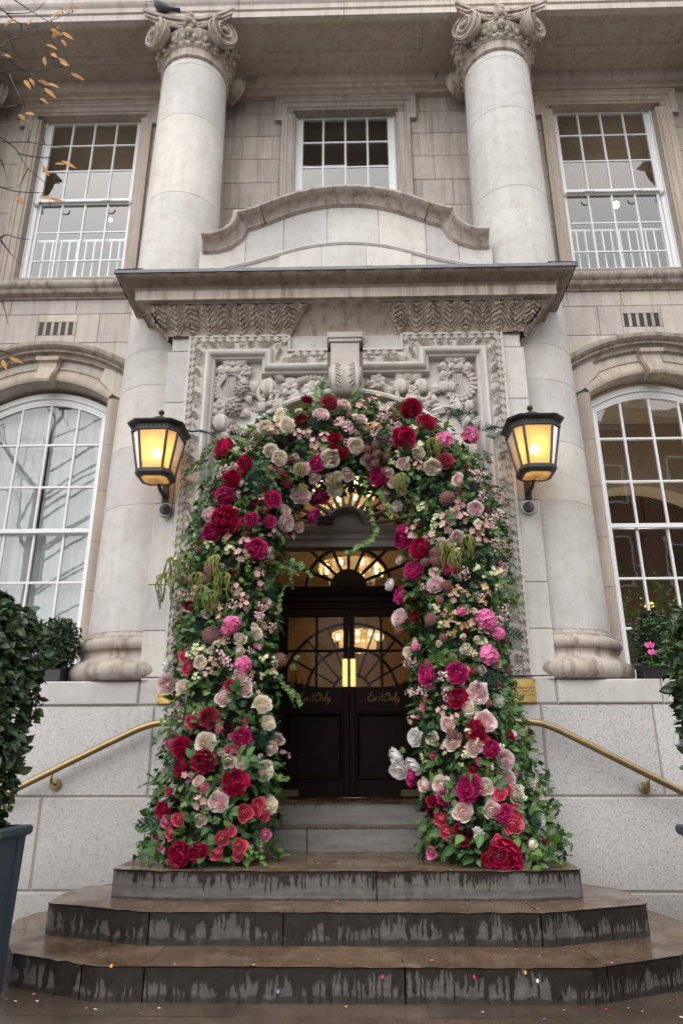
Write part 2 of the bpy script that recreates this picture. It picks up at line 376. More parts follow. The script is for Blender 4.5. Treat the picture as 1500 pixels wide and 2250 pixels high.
def petal(name, inner, outer, edge=None, rough=.65, trans=.16):
    "petal pigment: pt.x runs from petal base to rim, pt.y is a per-petal random, pt.z a per-flower depth from heart to outside"
    if name in _pet: return _pet[name]
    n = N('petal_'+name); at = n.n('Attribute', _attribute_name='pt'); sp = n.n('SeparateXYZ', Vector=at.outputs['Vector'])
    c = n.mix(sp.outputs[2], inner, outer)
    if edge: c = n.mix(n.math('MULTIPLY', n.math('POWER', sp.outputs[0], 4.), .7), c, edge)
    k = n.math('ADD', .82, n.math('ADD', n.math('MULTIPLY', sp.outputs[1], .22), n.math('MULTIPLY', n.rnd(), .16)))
    c = n.mix(1., c, n.n('CombineColor', Red=k, Green=k, Blue=k), 'MULTIPLY')
    vein = n.noise(n.obj(), 9., 3, .6); c = n.mix(n.math('MULTIPLY', vein, .09), c, tuple(x*.6 for x in inner))
    b = n.n('BsdfPrincipled', Base__Color=c, Roughness=rough); b.inputs['Specular IOR Level'].default_value = .25
    t = n.n('BsdfTranslucent', Color=c)
    n.shader(n.n('MixShader', **{'0': trans, '1': b, '2': t})); _pet[name] = n.mat; return n.mat
def leaf(name, c0, c1, rough=.4, trans=.2, spec=.5):
    n = N('leaf_'+name); at = n.n('Attribute', _attribute_name='pt'); sp = n.n('SeparateXYZ', Vector=at.outputs['Vector'])
    c = n.mix(n.math('FRACT', n.math('ADD', sp.outputs[1], n.rnd())), c0, c1)
    c = n.mix(n.math('MULTIPLY', n.noise(n.geo(), 30., 3, .6), .3), c, tuple(x*.55 for x in c0))
    rib = n.ramp(sp.outputs[0], (0., 1.), (.10, 0.)); c = n.mix(n.math('MULTIPLY', rib, .35), c, tuple(min(1, x*1.9) for x in c1))
    b = n.n('BsdfPrincipled', Base__Color=c, Roughness=rough); b.inputs['Specular IOR Level'].default_value = spec
    t = n.n('BsdfTranslucent', Color=n.mix(1., c, (1.1, 1.25, .6), 'MULTIPLY'))
    return n.shader(n.n('MixShader', **{'0': trans, '1': b, '2': t}))
# ================================================================= ground and steps
def pave_mat():
    n = N('wet_paving'); p = n.geo(); big = n.noise(p, 2.3, 5, .6); mid = n.noise(p, 15, 4, .65); fine = n.noise(p, 90, 3)
    c = n.mix(n.ramp(big, (.35, 0.), (.68, 1.)), (.055, .038, .026), (.135, .10, .07)); c = n.mix(n.math('MULTIPLY', mid, .45), c, (.045, .035, .028))
    k = n.math('ADD', .85, n.math('MULTIPLY', n.rnd(), .3)); c = n.mix(1., c, n.n('CombineColor', Red=k, Green=k, Blue=k), 'MULTIPLY')
    return n.pbr(c, n.ramp(big, (.4, .34), (.62, .12)), n.bump(n.math('ADD', mid, fine), .14, .006))
PAVE = pave_mat(); ROADM = simple('pale_bounce_road', (.20, .195, .185), .6, nscale=60, nvar=.3, bumps=.5)  # unseen road, made paler than asphalt to bounce light up to the soffit
g = MB(); g.slab([(-400, -400), (400, -400), (400, 1.0), (-400, 1.0)], -.6, -.125); tag(g.obj('road', ROADM), kind='structure')
pv = empty('pavement'); tag(pv, kind='structure')
MB().box(-30, 30, -7.2, .0, -.5, -.02).obj('paving_bed', MORT, pv)
xs = [-3.9, -2.75, -1.62, -.53, .42, 1.28, 2.35, 3.3, 4.4]
for r, (ya, yb) in enumerate(((-1.95, -.02), (-2.75, -1.95), (-3.6, -2.75))):
    X = [x+(.0, .33, -.2)[r] for x in xs]
    for a, b in zip(X[:-1], X[1:]):
        MB().slab([(a+.004, ya+.004), (b-.004, ya+.004), (b-.004, yb-.004), (a+.004, yb-.004)], -.1, random.uniform(-.002, .002), ch=.006).obj('paving_slab', PAVE, pv)
for r in range(4):
    ya = -7.2+r*.9
    for k in range(14): MB().slab([(-7+k+.004, ya+.004), (-6+k-.004, ya+.004), (-6+k-.004, ya+.896), (-7+k+.004, ya+.896)], -.1, 0, ch=.006).obj('paving_slab', PAVE, pv)

def worn(pl, st=.055):
    out = []
    for i in range(len(pl)):
        a, b = np.array(pl[i]), np.array(pl[(i+1) % len(pl)]); n_ = max(1, int(np.linalg.norm(b-a)/st)); dv = (b-a)/np.linalg.norm(b-a); nv = np.array([dv[1], -dv[0]])
        for k in range(n_): p = a+(b-a)*k/n_; out.append(tuple(p-nv*abs(random.gauss(0, .0022))*(k > 0)-nv*(.012 if random.random() < .035 and k else 0)))
    return out
def step(poly_list, z0, z1, mats, name, joint=.005):
    st = empty('step', (0, 0, z1)); tag(st, kind='structure')
    for pl, m in zip(poly_list, mats if isinstance(mats, list) else [mats]*len(poly_list)):
        b = MB(); b.slab(worn(pl), z0, z1, ch=.008); b.v = [(x, y, z+(random.gauss(0, .0016) if z > z1-.02 else 0)) for x, y, z in b.v]; b.v = [(x, y, z-z1) for x, y, z in b.v]; o = b.obj('step_stone', m, st)
    return st
def msym(p): return [(-x, y) for x, y in reversed(p)]
Z1, Z2, Z3, Z4, Z5 = .163, .337, .505, .677, .838
j = .004
# lowest step: straight front of three stones, canted ends
c1 = [(.32+j, -1.752), (1.27, -1.752), (1.36-j, -1.71), (1.30-j, -.95), (.32+j, -.95)]
e1 = [(1.36+j, -1.708), (1.83, -1.48), (2.10, -1.02), (2.22, -.55), (2.15, -.2), (2.0, -.03), (1.30+j, -.03), (1.30+j, -.95)]
c1l = [(-1.27, -1.752), (-1.02-j, -1.752), (-1.02-j, -.95), (-1.30+j, -.95), (-1.36+j, -1.71)]
step([[(-1.02+j, -1.752), (.32-j, -1.752), (.32-j, -.95), (-1.02+j, -.95)], c1, c1l, e1, msym(e1)], -.02, Z1, STEP_WET, 'a')
c2 = [(-.35+j, -1.313), (1.13-j, -1.313), (1.10-j, -.6), (-.35+j, -.6)]
c2l = [(-1.13+j, -1.313), (-.35-j, -1.313), (-.35-j, -.6), (-1.10+j, -.6)]
e2 = [(1.13+.006, -1.311), (1.18, -1.308), (1.80, -1.05), (1.845, -1.02), (1.88, -.62), (1.84, -.42), (1.68, -.26), (1.45, -.03), (1.10+j, -.03), (1.10+j, -.6)]
step([c2, c2l, e2, msym(e2)], Z1-.02, Z2, STEP_MID, 'b')
c3 = [(-1.17, -.935), (1.17, -.935), (1.50, -.845), (1.52, -.82), (1.53, -.03), (-1.53, -.03), (-1.52, -.82), (-1.50, -.845)]
step([[(-1.17, -.935), (.2-j, -.935), (.2-j, -.46), (-1.53, -.46), (-1.52, -.82), (-1.50, -.845)], [(.2+j, -.935), (1.17, -.935), (1.50, -.845), (1.52, -.82), (1.53, -.46), (.2+j, -.46)],
      [(-1.53, -.455), (1.53, -.455), (1.53, .165), (-1.53, .165)]], Z2-.02, Z3, STEP_DRY, 'c')
step([[(-1.22, .165), (-.32-j, .165), (-.32-j, .52), (-1.22, .52)], [(-.32+j, .165), (.66-j, .165), (.66-j, .52), (-.32+j, .52)], [(.66+j, .165), (1.22, .165), (1.22, .52), (.66+j, .52)]], Z3-.02, Z4, STEP_IN, 'd')
step([[(-1.22, .5), (1.22, .5), (1.22, 1.75), (-1.22, 1.75)]], Z4-.02, Z5, STEP_IN, 'e')

# ================================================================= the building
B = empty('town_hall_building', (0, .5, 0))
tag(B, 'pale stone civic building with giant columns, hooded doorway and tall white sash windows', 'building')
def bp(name): o = empty(name, (0, -.5, 0), B); return o
W = 1.2
def block(x0, x1, z0, z1, Y, parent, mat, d=.05, g=.003, name='stone_block', ch=.003):
    c = ((x0+x1)/2, Y, z0); b = MB(); yy = Y+random.uniform(-.0015, .0015); b.box(x0+g, x1-g, yy, yy+d, z0+g, z1-g, ch=ch)
    return b.obj(name, mat, parent, loc=c)

# --- granite plinth
pl = bp('plinth')
for s in (-1, 1):
    a, b_ = (1.22, 5.6)
    MB().box(min(s*a, s*b_), max(s*a, s*b_), .008, .9, -.1, 1.80).obj('plinth_core', MORT, pl)
    rows = [(-.02, .249, [1.22, 1.95, 3.3, 4.4, 5.6]), (.249, .912, [1.22, 2.40 if s < 0 else 2.62, 3.6, 4.7, 5.6]), (.912, 1.607, [1.22, 1.565, 2.78 if s < 0 else 2.46, 3.9, 5.6])]
    for z0, z1, X in rows:
        for p, q in zip(X[:-1], X[1:]): block(min(s*p, s*q), max(s*p, s*q), z0, z1, 0, pl, GRAN, .06, .006, 'granite_block', .009)
    for p, q in zip([1.22, 1.705, 2.55, 3.9, 5.6][:-1], [1.705, 2.55, 3.9, 5.6]):
        block(min(s*p, s*q), max(s*p, s*q), 1.607, 1.806 if p > 1.5 else 1.83, -.012 if p > 1.5 else -.004, pl, ST, .95, .0035, 'ledge_stone', .012)

# --- columns
def rcol(z): return float(np.interp(z, [1.8, 2.3, 4., 6.46, 8.5, 9.3], [.502, .497, .475, .428, .402, .392]))
CX, CY = 1.88, .60
def drum_mesh(z0, z1):
    b = MB(); zz = np.linspace(z0, z1, 5); pr = [(rcol(z0)-.004, z0), (rcol(z0), z0+.004)]+[(rcol(z), z) for z in zz[1:-1]]+[(rcol(z1), z1-.004), (rcol(z1)-.004, z1)]
    b.lathe(pr, n=48, cap=False); return b.mesh('drum', ST, True, 30)
cuts = [2.235, 3.41, 4.01, 4.67, 5.08, 5.9, 7.11, 8.27, 9.08, 9.16]
drums = [drum_mesh(a, b) for a, b in zip(cuts[:-1], cuts[1:])]
bb = MB(); t1 = [(.60, 1.806), (.655, 1.806)]+[(.575+.085*math.cos(a), 1.895+.085*math.sin(a)) for a in np.linspace(-1.35, 1.4, 9)]
t1 += [(.578, 1.985), (.568, 1.99), (.548, 2.005), (.538, 2.03), (.545, 2.055), (.562, 2.066)]+[(.528+.055*math.cos(a), 2.122+.055*math.sin(a)) for a in np.linspace(-1.3, 1.35, 8)]
t1 += [(.535, 2.18), (.535, 2.195), (.515, 2.2), (.505, 2.215), (.500, 2.235)]
bb.lathe(t1, n=56, cap=False); base_mesh = bb.mesh('base', STH, True, 45)
# capital
def capital():
    c = MB()
    c.lathe([(.388, 9.16), (.392, 9.18), (.412, 9.185), (.42, 9.2), (.412, 9.215), (.398, 9.22), (.395, 9.24), (.40, 9.34), (.43, 9.36), (.44, 9.385), (.43, 9.41), (.40, 9.42), (.44, 9.50), (.47, 9.56), (.44, 9.60), (.42, 9.70)], n=40, cap=False)
    for i in range(28):
        a = 2*math.pi*(i+.5)/28; c.ball((.438*math.cos(a), .438*math.sin(a), 9.385), .024, 6, 4, sc=(1.5 if i % 2 else .8, 1.5 if i % 2 else .8, 1))
    for i in range(20):
        a = 2*math.pi*(i+.5)/20; c.ball((.432*math.cos(a), .432*math.sin(a), 9.47), .042, 7, 5, sc=(.8, .8, 1.1))
        c.tube([(.46*math.cos(a+.155), .46*math.sin(a+.155), 9.54), (.475*math.cos(a+.155), .475*math.sin(a+.155), 9.43)], [.014, .006], 5)
    for q in range(4):
        ang = q*math.pi/2; n_ = Vector((math.sin(ang), -math.cos(ang), 0)); tv = Vector((math.cos(ang), math.sin(ang), 0))
        for e in (-1, 1):
            ctr = tv*(.395*e)+n_*.405+Vector((0, 0, 9.555)); zax = (n_*math.cos(.62)+tv*(math.sin(.62)*e)).normalized()
            xax = Vector((0, 0, 1)).cross(zax).normalized(); v = MB()
            # disc with dished face, bell behind it and a raised spiral
            v.lathe([(0, -.11), (.10, -.125), (.15, -.075), (.18, .0), (.19, .024), (.172, .032), (.165, .010), (.05, .004), (0, .006)], n=26, cap=False)
            sp = []
            for k in range(56):
                f_ = k/55; rr = .168*(1-f_)**1.05+.028; th = math.pi/2+e*(-1)*f_*2*math.pi*2.4
                sp.append((rr*math.cos(th), rr*math.sin(th), .018+.045*f_))
            v.tube(sp, [.019*(1-.5*k/55) for k in range(56)], 5); v.ball((0, 0, .055), .03, 8, 6)
            M = np.eye(4); Yv = zax.cross(xax)
            M[:3, 0] = xax; M[:3, 1] = Yv; M[:3, 2] = zax; M[:3, 3] = ctr
            c.join(v, M)
            # canalis band running from the volute to the fleuron
            c.tube([ctr+Vector((0, 0, .14)), tv*(.2*e)+n_*.42+Vector((0, 0, 9.675)), tv*(.05*e)+n_*.40+Vector((0, 0, 9.64))], [.03, .028, .02], 6)
            for k in range(4): c.ball(ctr+n_*.0+tv*(.02*e)-Vector((0, 0, .05+.0*k))+tv*(-.13*e)+Vector((0, 0, .03*k-.02))-n_*.02, .03, 6, 4)
        f0 = n_*.455+Vector((0, 0, 9.66))
        for k in range(5):
            a = 2*math.pi*k/5; c.ball(f0+tv*(.055*math.cos(a))+Vector((0, 0, .055*math.sin(a))), .04, 7, 5)
        c.ball(f0+n_*.045, .042, 8, 6); c.ball(n_*.45+Vector((0, 0, 9.53)), .055, 9, 7)
        for k in range(3): c.ball(f0+n_*.02+tv*random.uniform(-.03, .03)+Vector((0, 0, .07+.035*k)), .045-.004*k, 7, 5)
        # corner leaves under the volutes
        cor = (n_+tv).normalized()*.56+Vector((0, 0, 9.4))
        for k in range(6): c.ball(cor-Vector((0, 0, .04*k-.1))-(n_+tv).normalized()*.035*k, .04-.003*k, 6, 5, sc=(1, 1, .8))
    cm = c.mesh('capital', STH, True, 50); c = MB()
    def ab(r, z0, z1):
        P = []
        for q in range(4):
            a = q*math.pi/2
            for t in np.linspace(-1, 1, 13):
                x = t*r; y = -(r-.13*(1-t*t)) ; P.append((x*math.cos(a)-y*math.sin(a), x*math.sin(a)+y*math.cos(a)))
        return P
    rws = [[(x, y, z) for x, y in ab(r, 0, 0)] for r, z in ((.44, 9.685), (.50, 9.687), (.503, 9.712), (.533, 9.718), (.536, 9.748), (.52, 9.753), (.522, 9.764), (.556, 9.77), (.56, 9.812), (.5, 9.816))]
    c.grid(rws, wrap_v=True); c.f.append(tuple(range(len(c.v)-len(rws[0]), len(c.v)))); c.m.append(0)
    return cm, c.mesh('abacus', STH, True, 50)
cap_mesh, aba_mesh = capital()
for x in (-CX, CX, -5.02, 5.02):
    c = empty('column', (x, CY-.5, 0), B)
    mobj('base', base_mesh, c)
    for d in drums: mobj('drum', d, c)
    mobj('capital', cap_mesh, c); mobj('abacus', aba_mesh, c)

# --- wall behind the columns, with openings
wl_ = bp('wall')
def back(x0, x1, z0, z1, y0=W+.008, y1=W+.30): MB().box(x0, x1, y0, y1, z0, z1).obj('wall_core', MORT, wl_)
back(-2.62, -.70, 5.45, 9.9); back(.70, 2.62, 5.45, 9.9); back(-.70, .70, 5.0, 7.0)
for z0, z1 in ((9.62, 10.2),): back(-.70, .70, z0, z1)
for s in (-1, 1):
    back(min(s*2.62, s*2.70), max(s*2.62, s*2.70), 5.45, 9.9); back(min(s*4.16, s*6.5), max(s*4.16, s*6.5), 5.45, 9.9)
    back(min(s*2.70, s*4.16), max(s*2.70, s*4.16), 5.45, 6.80, y1=W+.24); back(min(s*2.70, s*4.16), max(s*2.70, s*4.16), 9.62, 10.2)
zr = [6.67, 7.04, 7.42, 7.80, 8.21, 8.60, 8.99, 9.37, 9.62]
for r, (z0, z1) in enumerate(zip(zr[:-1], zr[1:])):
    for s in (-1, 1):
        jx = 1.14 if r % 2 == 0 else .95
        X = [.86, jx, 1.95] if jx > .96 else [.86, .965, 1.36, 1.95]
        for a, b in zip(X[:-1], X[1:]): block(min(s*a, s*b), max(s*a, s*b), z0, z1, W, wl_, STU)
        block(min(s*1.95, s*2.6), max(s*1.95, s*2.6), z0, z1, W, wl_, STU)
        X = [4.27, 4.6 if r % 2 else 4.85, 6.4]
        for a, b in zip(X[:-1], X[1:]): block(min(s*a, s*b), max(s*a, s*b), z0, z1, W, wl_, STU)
for s in (-1, 1):
    for z0, z1, X in ((5.855, 6.255, [2.0, 2.95, 3.22, 3.69, 4.6, 6.2]), (6.255, 6.46, [2.0, 2.62, 3.25, 4.05, 5.1, 6.2])):
        for a, b in zip(X[:-1], X[1:]):
            if a == 3.22:    # stones above and below the vent
                block(min(s*a, s*b), max(s*a, s*b), z0, 5.965, W, wl_, STW, .06, .003); block(min(s*a, s*b), max(s*a, s*b), 6.145, z1, W, wl_, STW, .06, .003)
            else: block(min(s*a, s*b), max(s*a, s*b), z0, z1, W, wl_, STW)
    v = empty('air_vent', (s*3.455, W-.5, 5.965), B)
    MB().box(-.236, .236, .0055, .0075, -.0, .18).obj('slot_shade', INK, v)  # black sheet close behind the bars stands for the shade in the slots
    for k in range(6): MB().box(-.235+.0885*k-.012*(k > 0), -.235+.0885*k+.024, -.002, .0052, 0, .18, ch=.002).obj('vent_bar', STB, v)

# --- side windows of the ground floor: wall above the segmental arch, jambs, hood mould, keystone
WXC = 3.45
def seg(half, spring, rise, n=25):
    r = (half*half+rise*rise)/(2*rise); cz = spring+rise-r; a = math.asin(half/r)
    return [(r*math.sin(t), cz+r*math.cos(t)) for t in np.linspace(-a, a, n)]
FXZ = lambda Y: (lambda a, b, h: (a, Y-h, b))
for s in (-1, 1):
    cx = s*WXC
    A = seg(.73, 5.07, .25); b = MB()
    P0 = [[(cx+x, W, z) for x, z in A], [(cx+x, W, 5.85) for x, z in A]]; b.grid(P0)
    P1 = [[(cx+x, W+.26, z) for x, z in A], [(cx+x, W, z) for x, z in A]]; b.grid(P1)
    for a0, a1 in ((-1.5, -.73), (.73, 2.2)): b.box(cx+a0, cx+a1, W, W+.26, 1.7, 5.85)
    b.obj('window_bay', STW, wl_)
    aw = empty('window_surround', (cx, W-.5, 1.8), B)
    # moulded jambs, one stone above the other, and the arch of voussoirs
    prof = [(-.19, 0), (-.19, .03), (-.165, .035), (-.155, .02), (-.12, .03), (-.08, .055), (-.03, .06), (-.005, .045), (0., .02), (0., -.12)]
    zj = [1.815, 2.30, 2.85, 3.38, 3.95, 4.5, 5.075]
    for e in (-1, 1):
        for z0, z1 in zip(zj[:-1], zj[1:]):
            m = MB(); pts = [(-.73, z0+.002), (-.73, z1-.002)] if e < 0 else [(.73, z1-.002), (.73, z0+.002)]
            msweep(m, pts, prof, lambda a, b, h: (a, -h, b-1.8)); m.obj('jamb_stone', STB, aw, True, 40)
    nv = 7; full = seg(.73, 5.07, .25, nv*6+1)
    for k in range(nv):
        m = MB(); msweep(m, full[k*6:k*6+7], prof, lambda a, b, h: (a, -h, b-1.8)); m.obj('arch_stone', STB, aw, True, 40)
    # frieze and hood mould
    hm = seg(1.02, 5.47, .335, 37); hp = [(0, 0), (0, .10), (.012, .15), (.04, .18), (.075, .175), (.10, .15), (.108, .12), (.112, .12), (.135, .115), (.14, .07), (.15, .06), (.19, .05), (.2, 0.)]
    for k in range(6):
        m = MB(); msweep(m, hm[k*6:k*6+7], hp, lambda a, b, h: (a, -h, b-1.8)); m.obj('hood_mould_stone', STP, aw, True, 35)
    for e in (-1, 1):   # flat raised block at the springing
        m = MB(); m.prism([(e*.80, 5.12), (e*.98, 5.02), (e*.98, 5.40), (e*.66, 5.47), (e*.62, 5.31)] if e > 0 else [(e*.62, 5.31), (e*.66, 5.47), (e*.98, 5.40), (e*.98, 5.02), (e*.80, 5.12)], -.055, .02)
        m.v = [(x, y, z-1.8) for x, y, z in m.v]; m.obj('springer_block', STW, aw)
    kb = MB(); yy = [(.0, 5.25), (-.17, 5.25), (-.185, 5.28), (-.15, 5.36), (-.09, 5.47), (-.085, 5.54), (-.12, 5.555), (-.125, 5.60), (.0, 5.60)]
    V = []; wd_ = [.085, .085, .087, .092, .10, .105, .13, .135, .135]
    for e in (-1, 1): V += [(e*w, y, z-1.8) for (y, z), w in zip(yy, wd_)]
    n_ = len(yy); kb.add(V, [tuple(range(n_)), tuple(range(2*n_-1, n_-1, -1))]+[(i, n_+i, n_+i+1, i+1) for i in range(n_-1)]); kb.obj('keystone', STB, aw)
    MB().box(-.98, .98, -.10, .3, -.0, .17, ch=.02).obj('window_sill', ST, aw)

# --- sash windows
def bar(name, x0, x1, z0, z1, y0, y1, parent, ch=.006): return MB().box(x0, x1, y0, y1, z0, z1, ch=ch).obj(name, WHITE, parent)
def sash_window(name, cx, Y, xs_, rows, split, parent, label=None):
    "rows: bar heights from sill to head; split: index of the meeting rail"
    w = empty(name, (cx, Y-.5, rows[0]), parent); z_ = rows[0]
    x0, x1 = xs_[0], xs_[-1]
    m = MB(); msweep(m, [(x0-.055, rows[-1]+.07-z_), (x1+.055, rows[-1]+.07-z_), (x1+.055, -.08), (x0-.055, -.08)], [(-.07, .13), (-.07, .02), (-.02, .02), (-.015, .0), (.0, .0), (.0, .03), (.045, .034), (.05, .10)], lambda a, b, h: (a, h, b), closed=True)
    m.obj('window_frame', WHITE, w)
    dz = .05
    for sash, (i0, i1, yo) in enumerate(((0, split, .07), (split, len(rows)-1, .03))):
        za, zb = rows[i0]-z_, rows[i1]-z_
        for x in xs_[1:-1]: bar('glazing_bar', x-.013, x+.013, za+.02, zb-.02, yo, yo+.035, w)
        for z in rows[i0+1:i1]: bar('glazing_bar', x0+.0, x1, z-z_-.013, z-z_+.013, yo+.004, yo+.033, w)
        bar('sash_rail', x0-.01, x1+.01, zb-.035, zb+.02, yo-.004, yo+.045, w); bar('sash_rail', x0-.01, x1+.01, za-.02, za+.03, yo-.003, yo+.045, w)
        bar('sash_stile', x0-.02, x0+.025, za, zb, yo-.001, yo+.04, w); bar('sash_stile', x1-.025, x1+.02, za, zb, yo-.001, yo+.04, w)
        for xa, xb in zip(xs_[:-1], xs_[1:]):
            for q in range(i0, i1):
                a, b = rows[q]-z_, rows[q+1]-z_; p = MB(); p.box(-(xb-xa)/2, (xb-xa)/2, 0, .004, 0, b-a)
                o = p.obj('pane', GLASS, w); o.location = ((xa+xb)/2, yo+.015, a); o.rotation_euler = (random.uniform(-.004, .004), 0, random.uniform(-.004, .004))
    return w
G = W+.09
cols4 = [-.60, -.305, -.008, .288, .585]
for s in (-1, 1):
    w = sash_window('sash_window', s*3.42, G+.03, [-.60, -.30, 0, .30, .60], [6.92, 7.20, 7.645, 8.12, 8.62, 9.06, 9.47], 3, B)
    for e in (-1, 1):    # sash horns and lift hooks on the meeting rail
        m = MB(); m.tube([(e*.62, .03, 1.19), (e*.62, .01, 1.15), (e*.61, .03, 1.11)], .028, 8); m.obj('sash_horn', WHITE, w, True)
        m = MB(); m.tube([(e*.30+.055*math.cos(a), -.005-.03*math.sin(-a), 1.165+.035*math.sin(a)) for a in np.linspace(math.pi, 2*math.pi, 9)], .009, 6); m.obj('sash_lift', WHITE, w, True)
    # white safety rail standing inside the lower sash
    zt_ = float(U(225, 527, 1.47)[2] if s < 0 else U(1400, 503, 1.47)[2])-6.85; rl = empty('safety_rail', (s*3.42, 1.47, 6.85)); tag(rl, 'white upright safety rail behind the upper %s window glass' % ('left' if s < 0 else 'right'), 'railing', 'white safety rails behind upper windows')
    MB().box(-.62, .62, -.012, .012, zt_-.03, zt_).obj('top_rail', WHITE, rl)
    for k in range(12): MB().box(-.60+k*.109-.008, -.60+k*.109+.008, -.008, .008, 0, zt_-.03).obj('baluster', WHITE, rl)
sash_window('sash_window', 0, G+.03, cols4, [6.92, 7.33, 7.75, 8.16, 8.60, 9.03, 9.47], 3, B)
archp = [(0, 0), (0, .06), (.035, .065), (.045, .05), (.075, .045), (.085, .025), (.145, .02), (.155, .0), (.175, -.01), (.175, -.22)]
for cx, hw in ((-3.42, .85), (0, .845), (3.42, .85)):
    m = MB(); e = .09; zE, zt = 9.20, 9.62
    msweep(m, [(cx-hw, 6.67), (cx-hw, zE), (cx-hw-e, zE), (cx-hw-e, zt), (cx+hw+e, zt), (cx+hw+e, zE), (cx+hw, zE), (cx+hw, 6.67)], archp, FXZ(W))
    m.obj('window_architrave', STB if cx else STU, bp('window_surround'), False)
# head band below the soffit and the lintel over the centre window
hb = bp('entablature')
for a, b in ((-6.2, -2.2), (-2.2, -1.05), (-1.05, 1.05), (1.05, 2.2), (2.2, 6.2)):
    m = MB(); msweep(m, [(a+.002, 0), (b-.002, 0)], [(-.3, 9.83), (.18, 9.83), (.18, 9.70), (.165, 9.69), (.165, 9.655), (.10, 9.64), (.08, 9.62), (.01, 9.612), (-.3, 9.60)], lambda x, y, h: (x, W+y, h))
    m.obj('frieze_stone', STB, hb)
for cx in (0,):
    m = MB(); msweep(m, [(-.98, .25), (-.98, 0), (.98, 0), (.98, .25)], [(0, 9.625), (.10, 9.63), (.12, 9.66), (.16, 9.69), (.20, 9.70), (.205, 9.76), (.21, 9.825), (0, 9.827)], lambda x, y, h: (x, W+y, h)); m.obj('lintel_cornice', STB, hb)
# --- beam over the columns with sunk soffit panels
F0 = .20
for a, b in ((-6.5, -2.45), (-2.45, -1.3), (-1.3, 0.), (0., 1.3), (1.3, 2.45), (2.45, 6.5)):
    m = MB(); msweep(m, [(a+.003, 0), (b-.003, 0)], [(-.09, 9.822), (0, 9.822), (0, 9.905), (-.012, 9.91), (-.012, 9.935), (.01, 9.945), (.01, 10.02), (.035, 10.05), (.05, 10.08), (.05, 10.9), (-.09, 10.9)], lambda x, y, h: (x, F0+y, h)); m.obj('beam_stone', STW, hb)
sb = MB(); zS = 9.822
def rectring(mb, x0, x1, y0, y1, X0, X1, Y0, Y1, z):  # flat margin between an outer and an inner rectangle
    mb.add([(x0, y0, z), (x1, y0, z), (x1, y1, z), (x0, y1, z), (X0, Y0, z), (X1, Y0, z), (X1, Y1, z), (X0, Y1, z)], [(0, 4, 5, 1), (1, 5, 6, 2), (2, 6, 7, 3), (3, 7, 4, 0)])
for x0, x1, X0, X1 in ((-1.55, 1.55, -1.10, 1.07), (-4.6, -2.1, -4.35, -2.49), (2.1, 4.6, 2.60, 4.35)):
    s_ = MB(); rectring(s_, x0, x1, F0+.088, 1.06, X0, X1, .31, .79, zS)
    msweep(s_, [(X0, .31), (X0, .79), (X1, .79), (X1, .31)], [(0, 9.822), (0, 9.835), (.03, 9.84), (.04, 9.855), (.075, 9.86), (.08, 9.885), (.09, 9.89)], lambda a, b, h: (a, b, h), closed=True)
    s_.box(X0, X1, .31, .79, 9.885, 9.93); s_.obj('soffit_panel', STB, hb)
for x0, x1 in ((-2.1, -1.55), (1.55, 2.1), (-6.5, -4.6), (4.6, 6.5)): MB().box(x0, x1, F0+.088, 1.06, zS, 9.93).obj('soffit_stone', STB, hb)
MB().box(-6.5, 6.5, F0+.02, 2.2, 9.94, 10.88).obj('beam_core', MORT, hb)
# --- sill course
for s in (-1, 1):
    for a, b in ((2.0, 2.9), (2.9, 3.95), (3.95, 5.3)):
        x0, x1 = (a, b) if s > 0 else (-b, -a); m = MB()
        msweep(m, [(x0+.002, 0), (x1-.002, 0)], [(-.2, 6.455), (.02, 6.46), (.03, 6.48), (.09, 6.50), (.105, 6.525), (.11, 6.545), (.135, 6.56), (.155, 6.59), (.155, 6.62), (.13, 6.65), (.05, 6.675), (-.2, 6.69)], lambda x, y, h: (x, W+y, h)); m.obj('sill_course_stone', STP, wl_, True, 40)

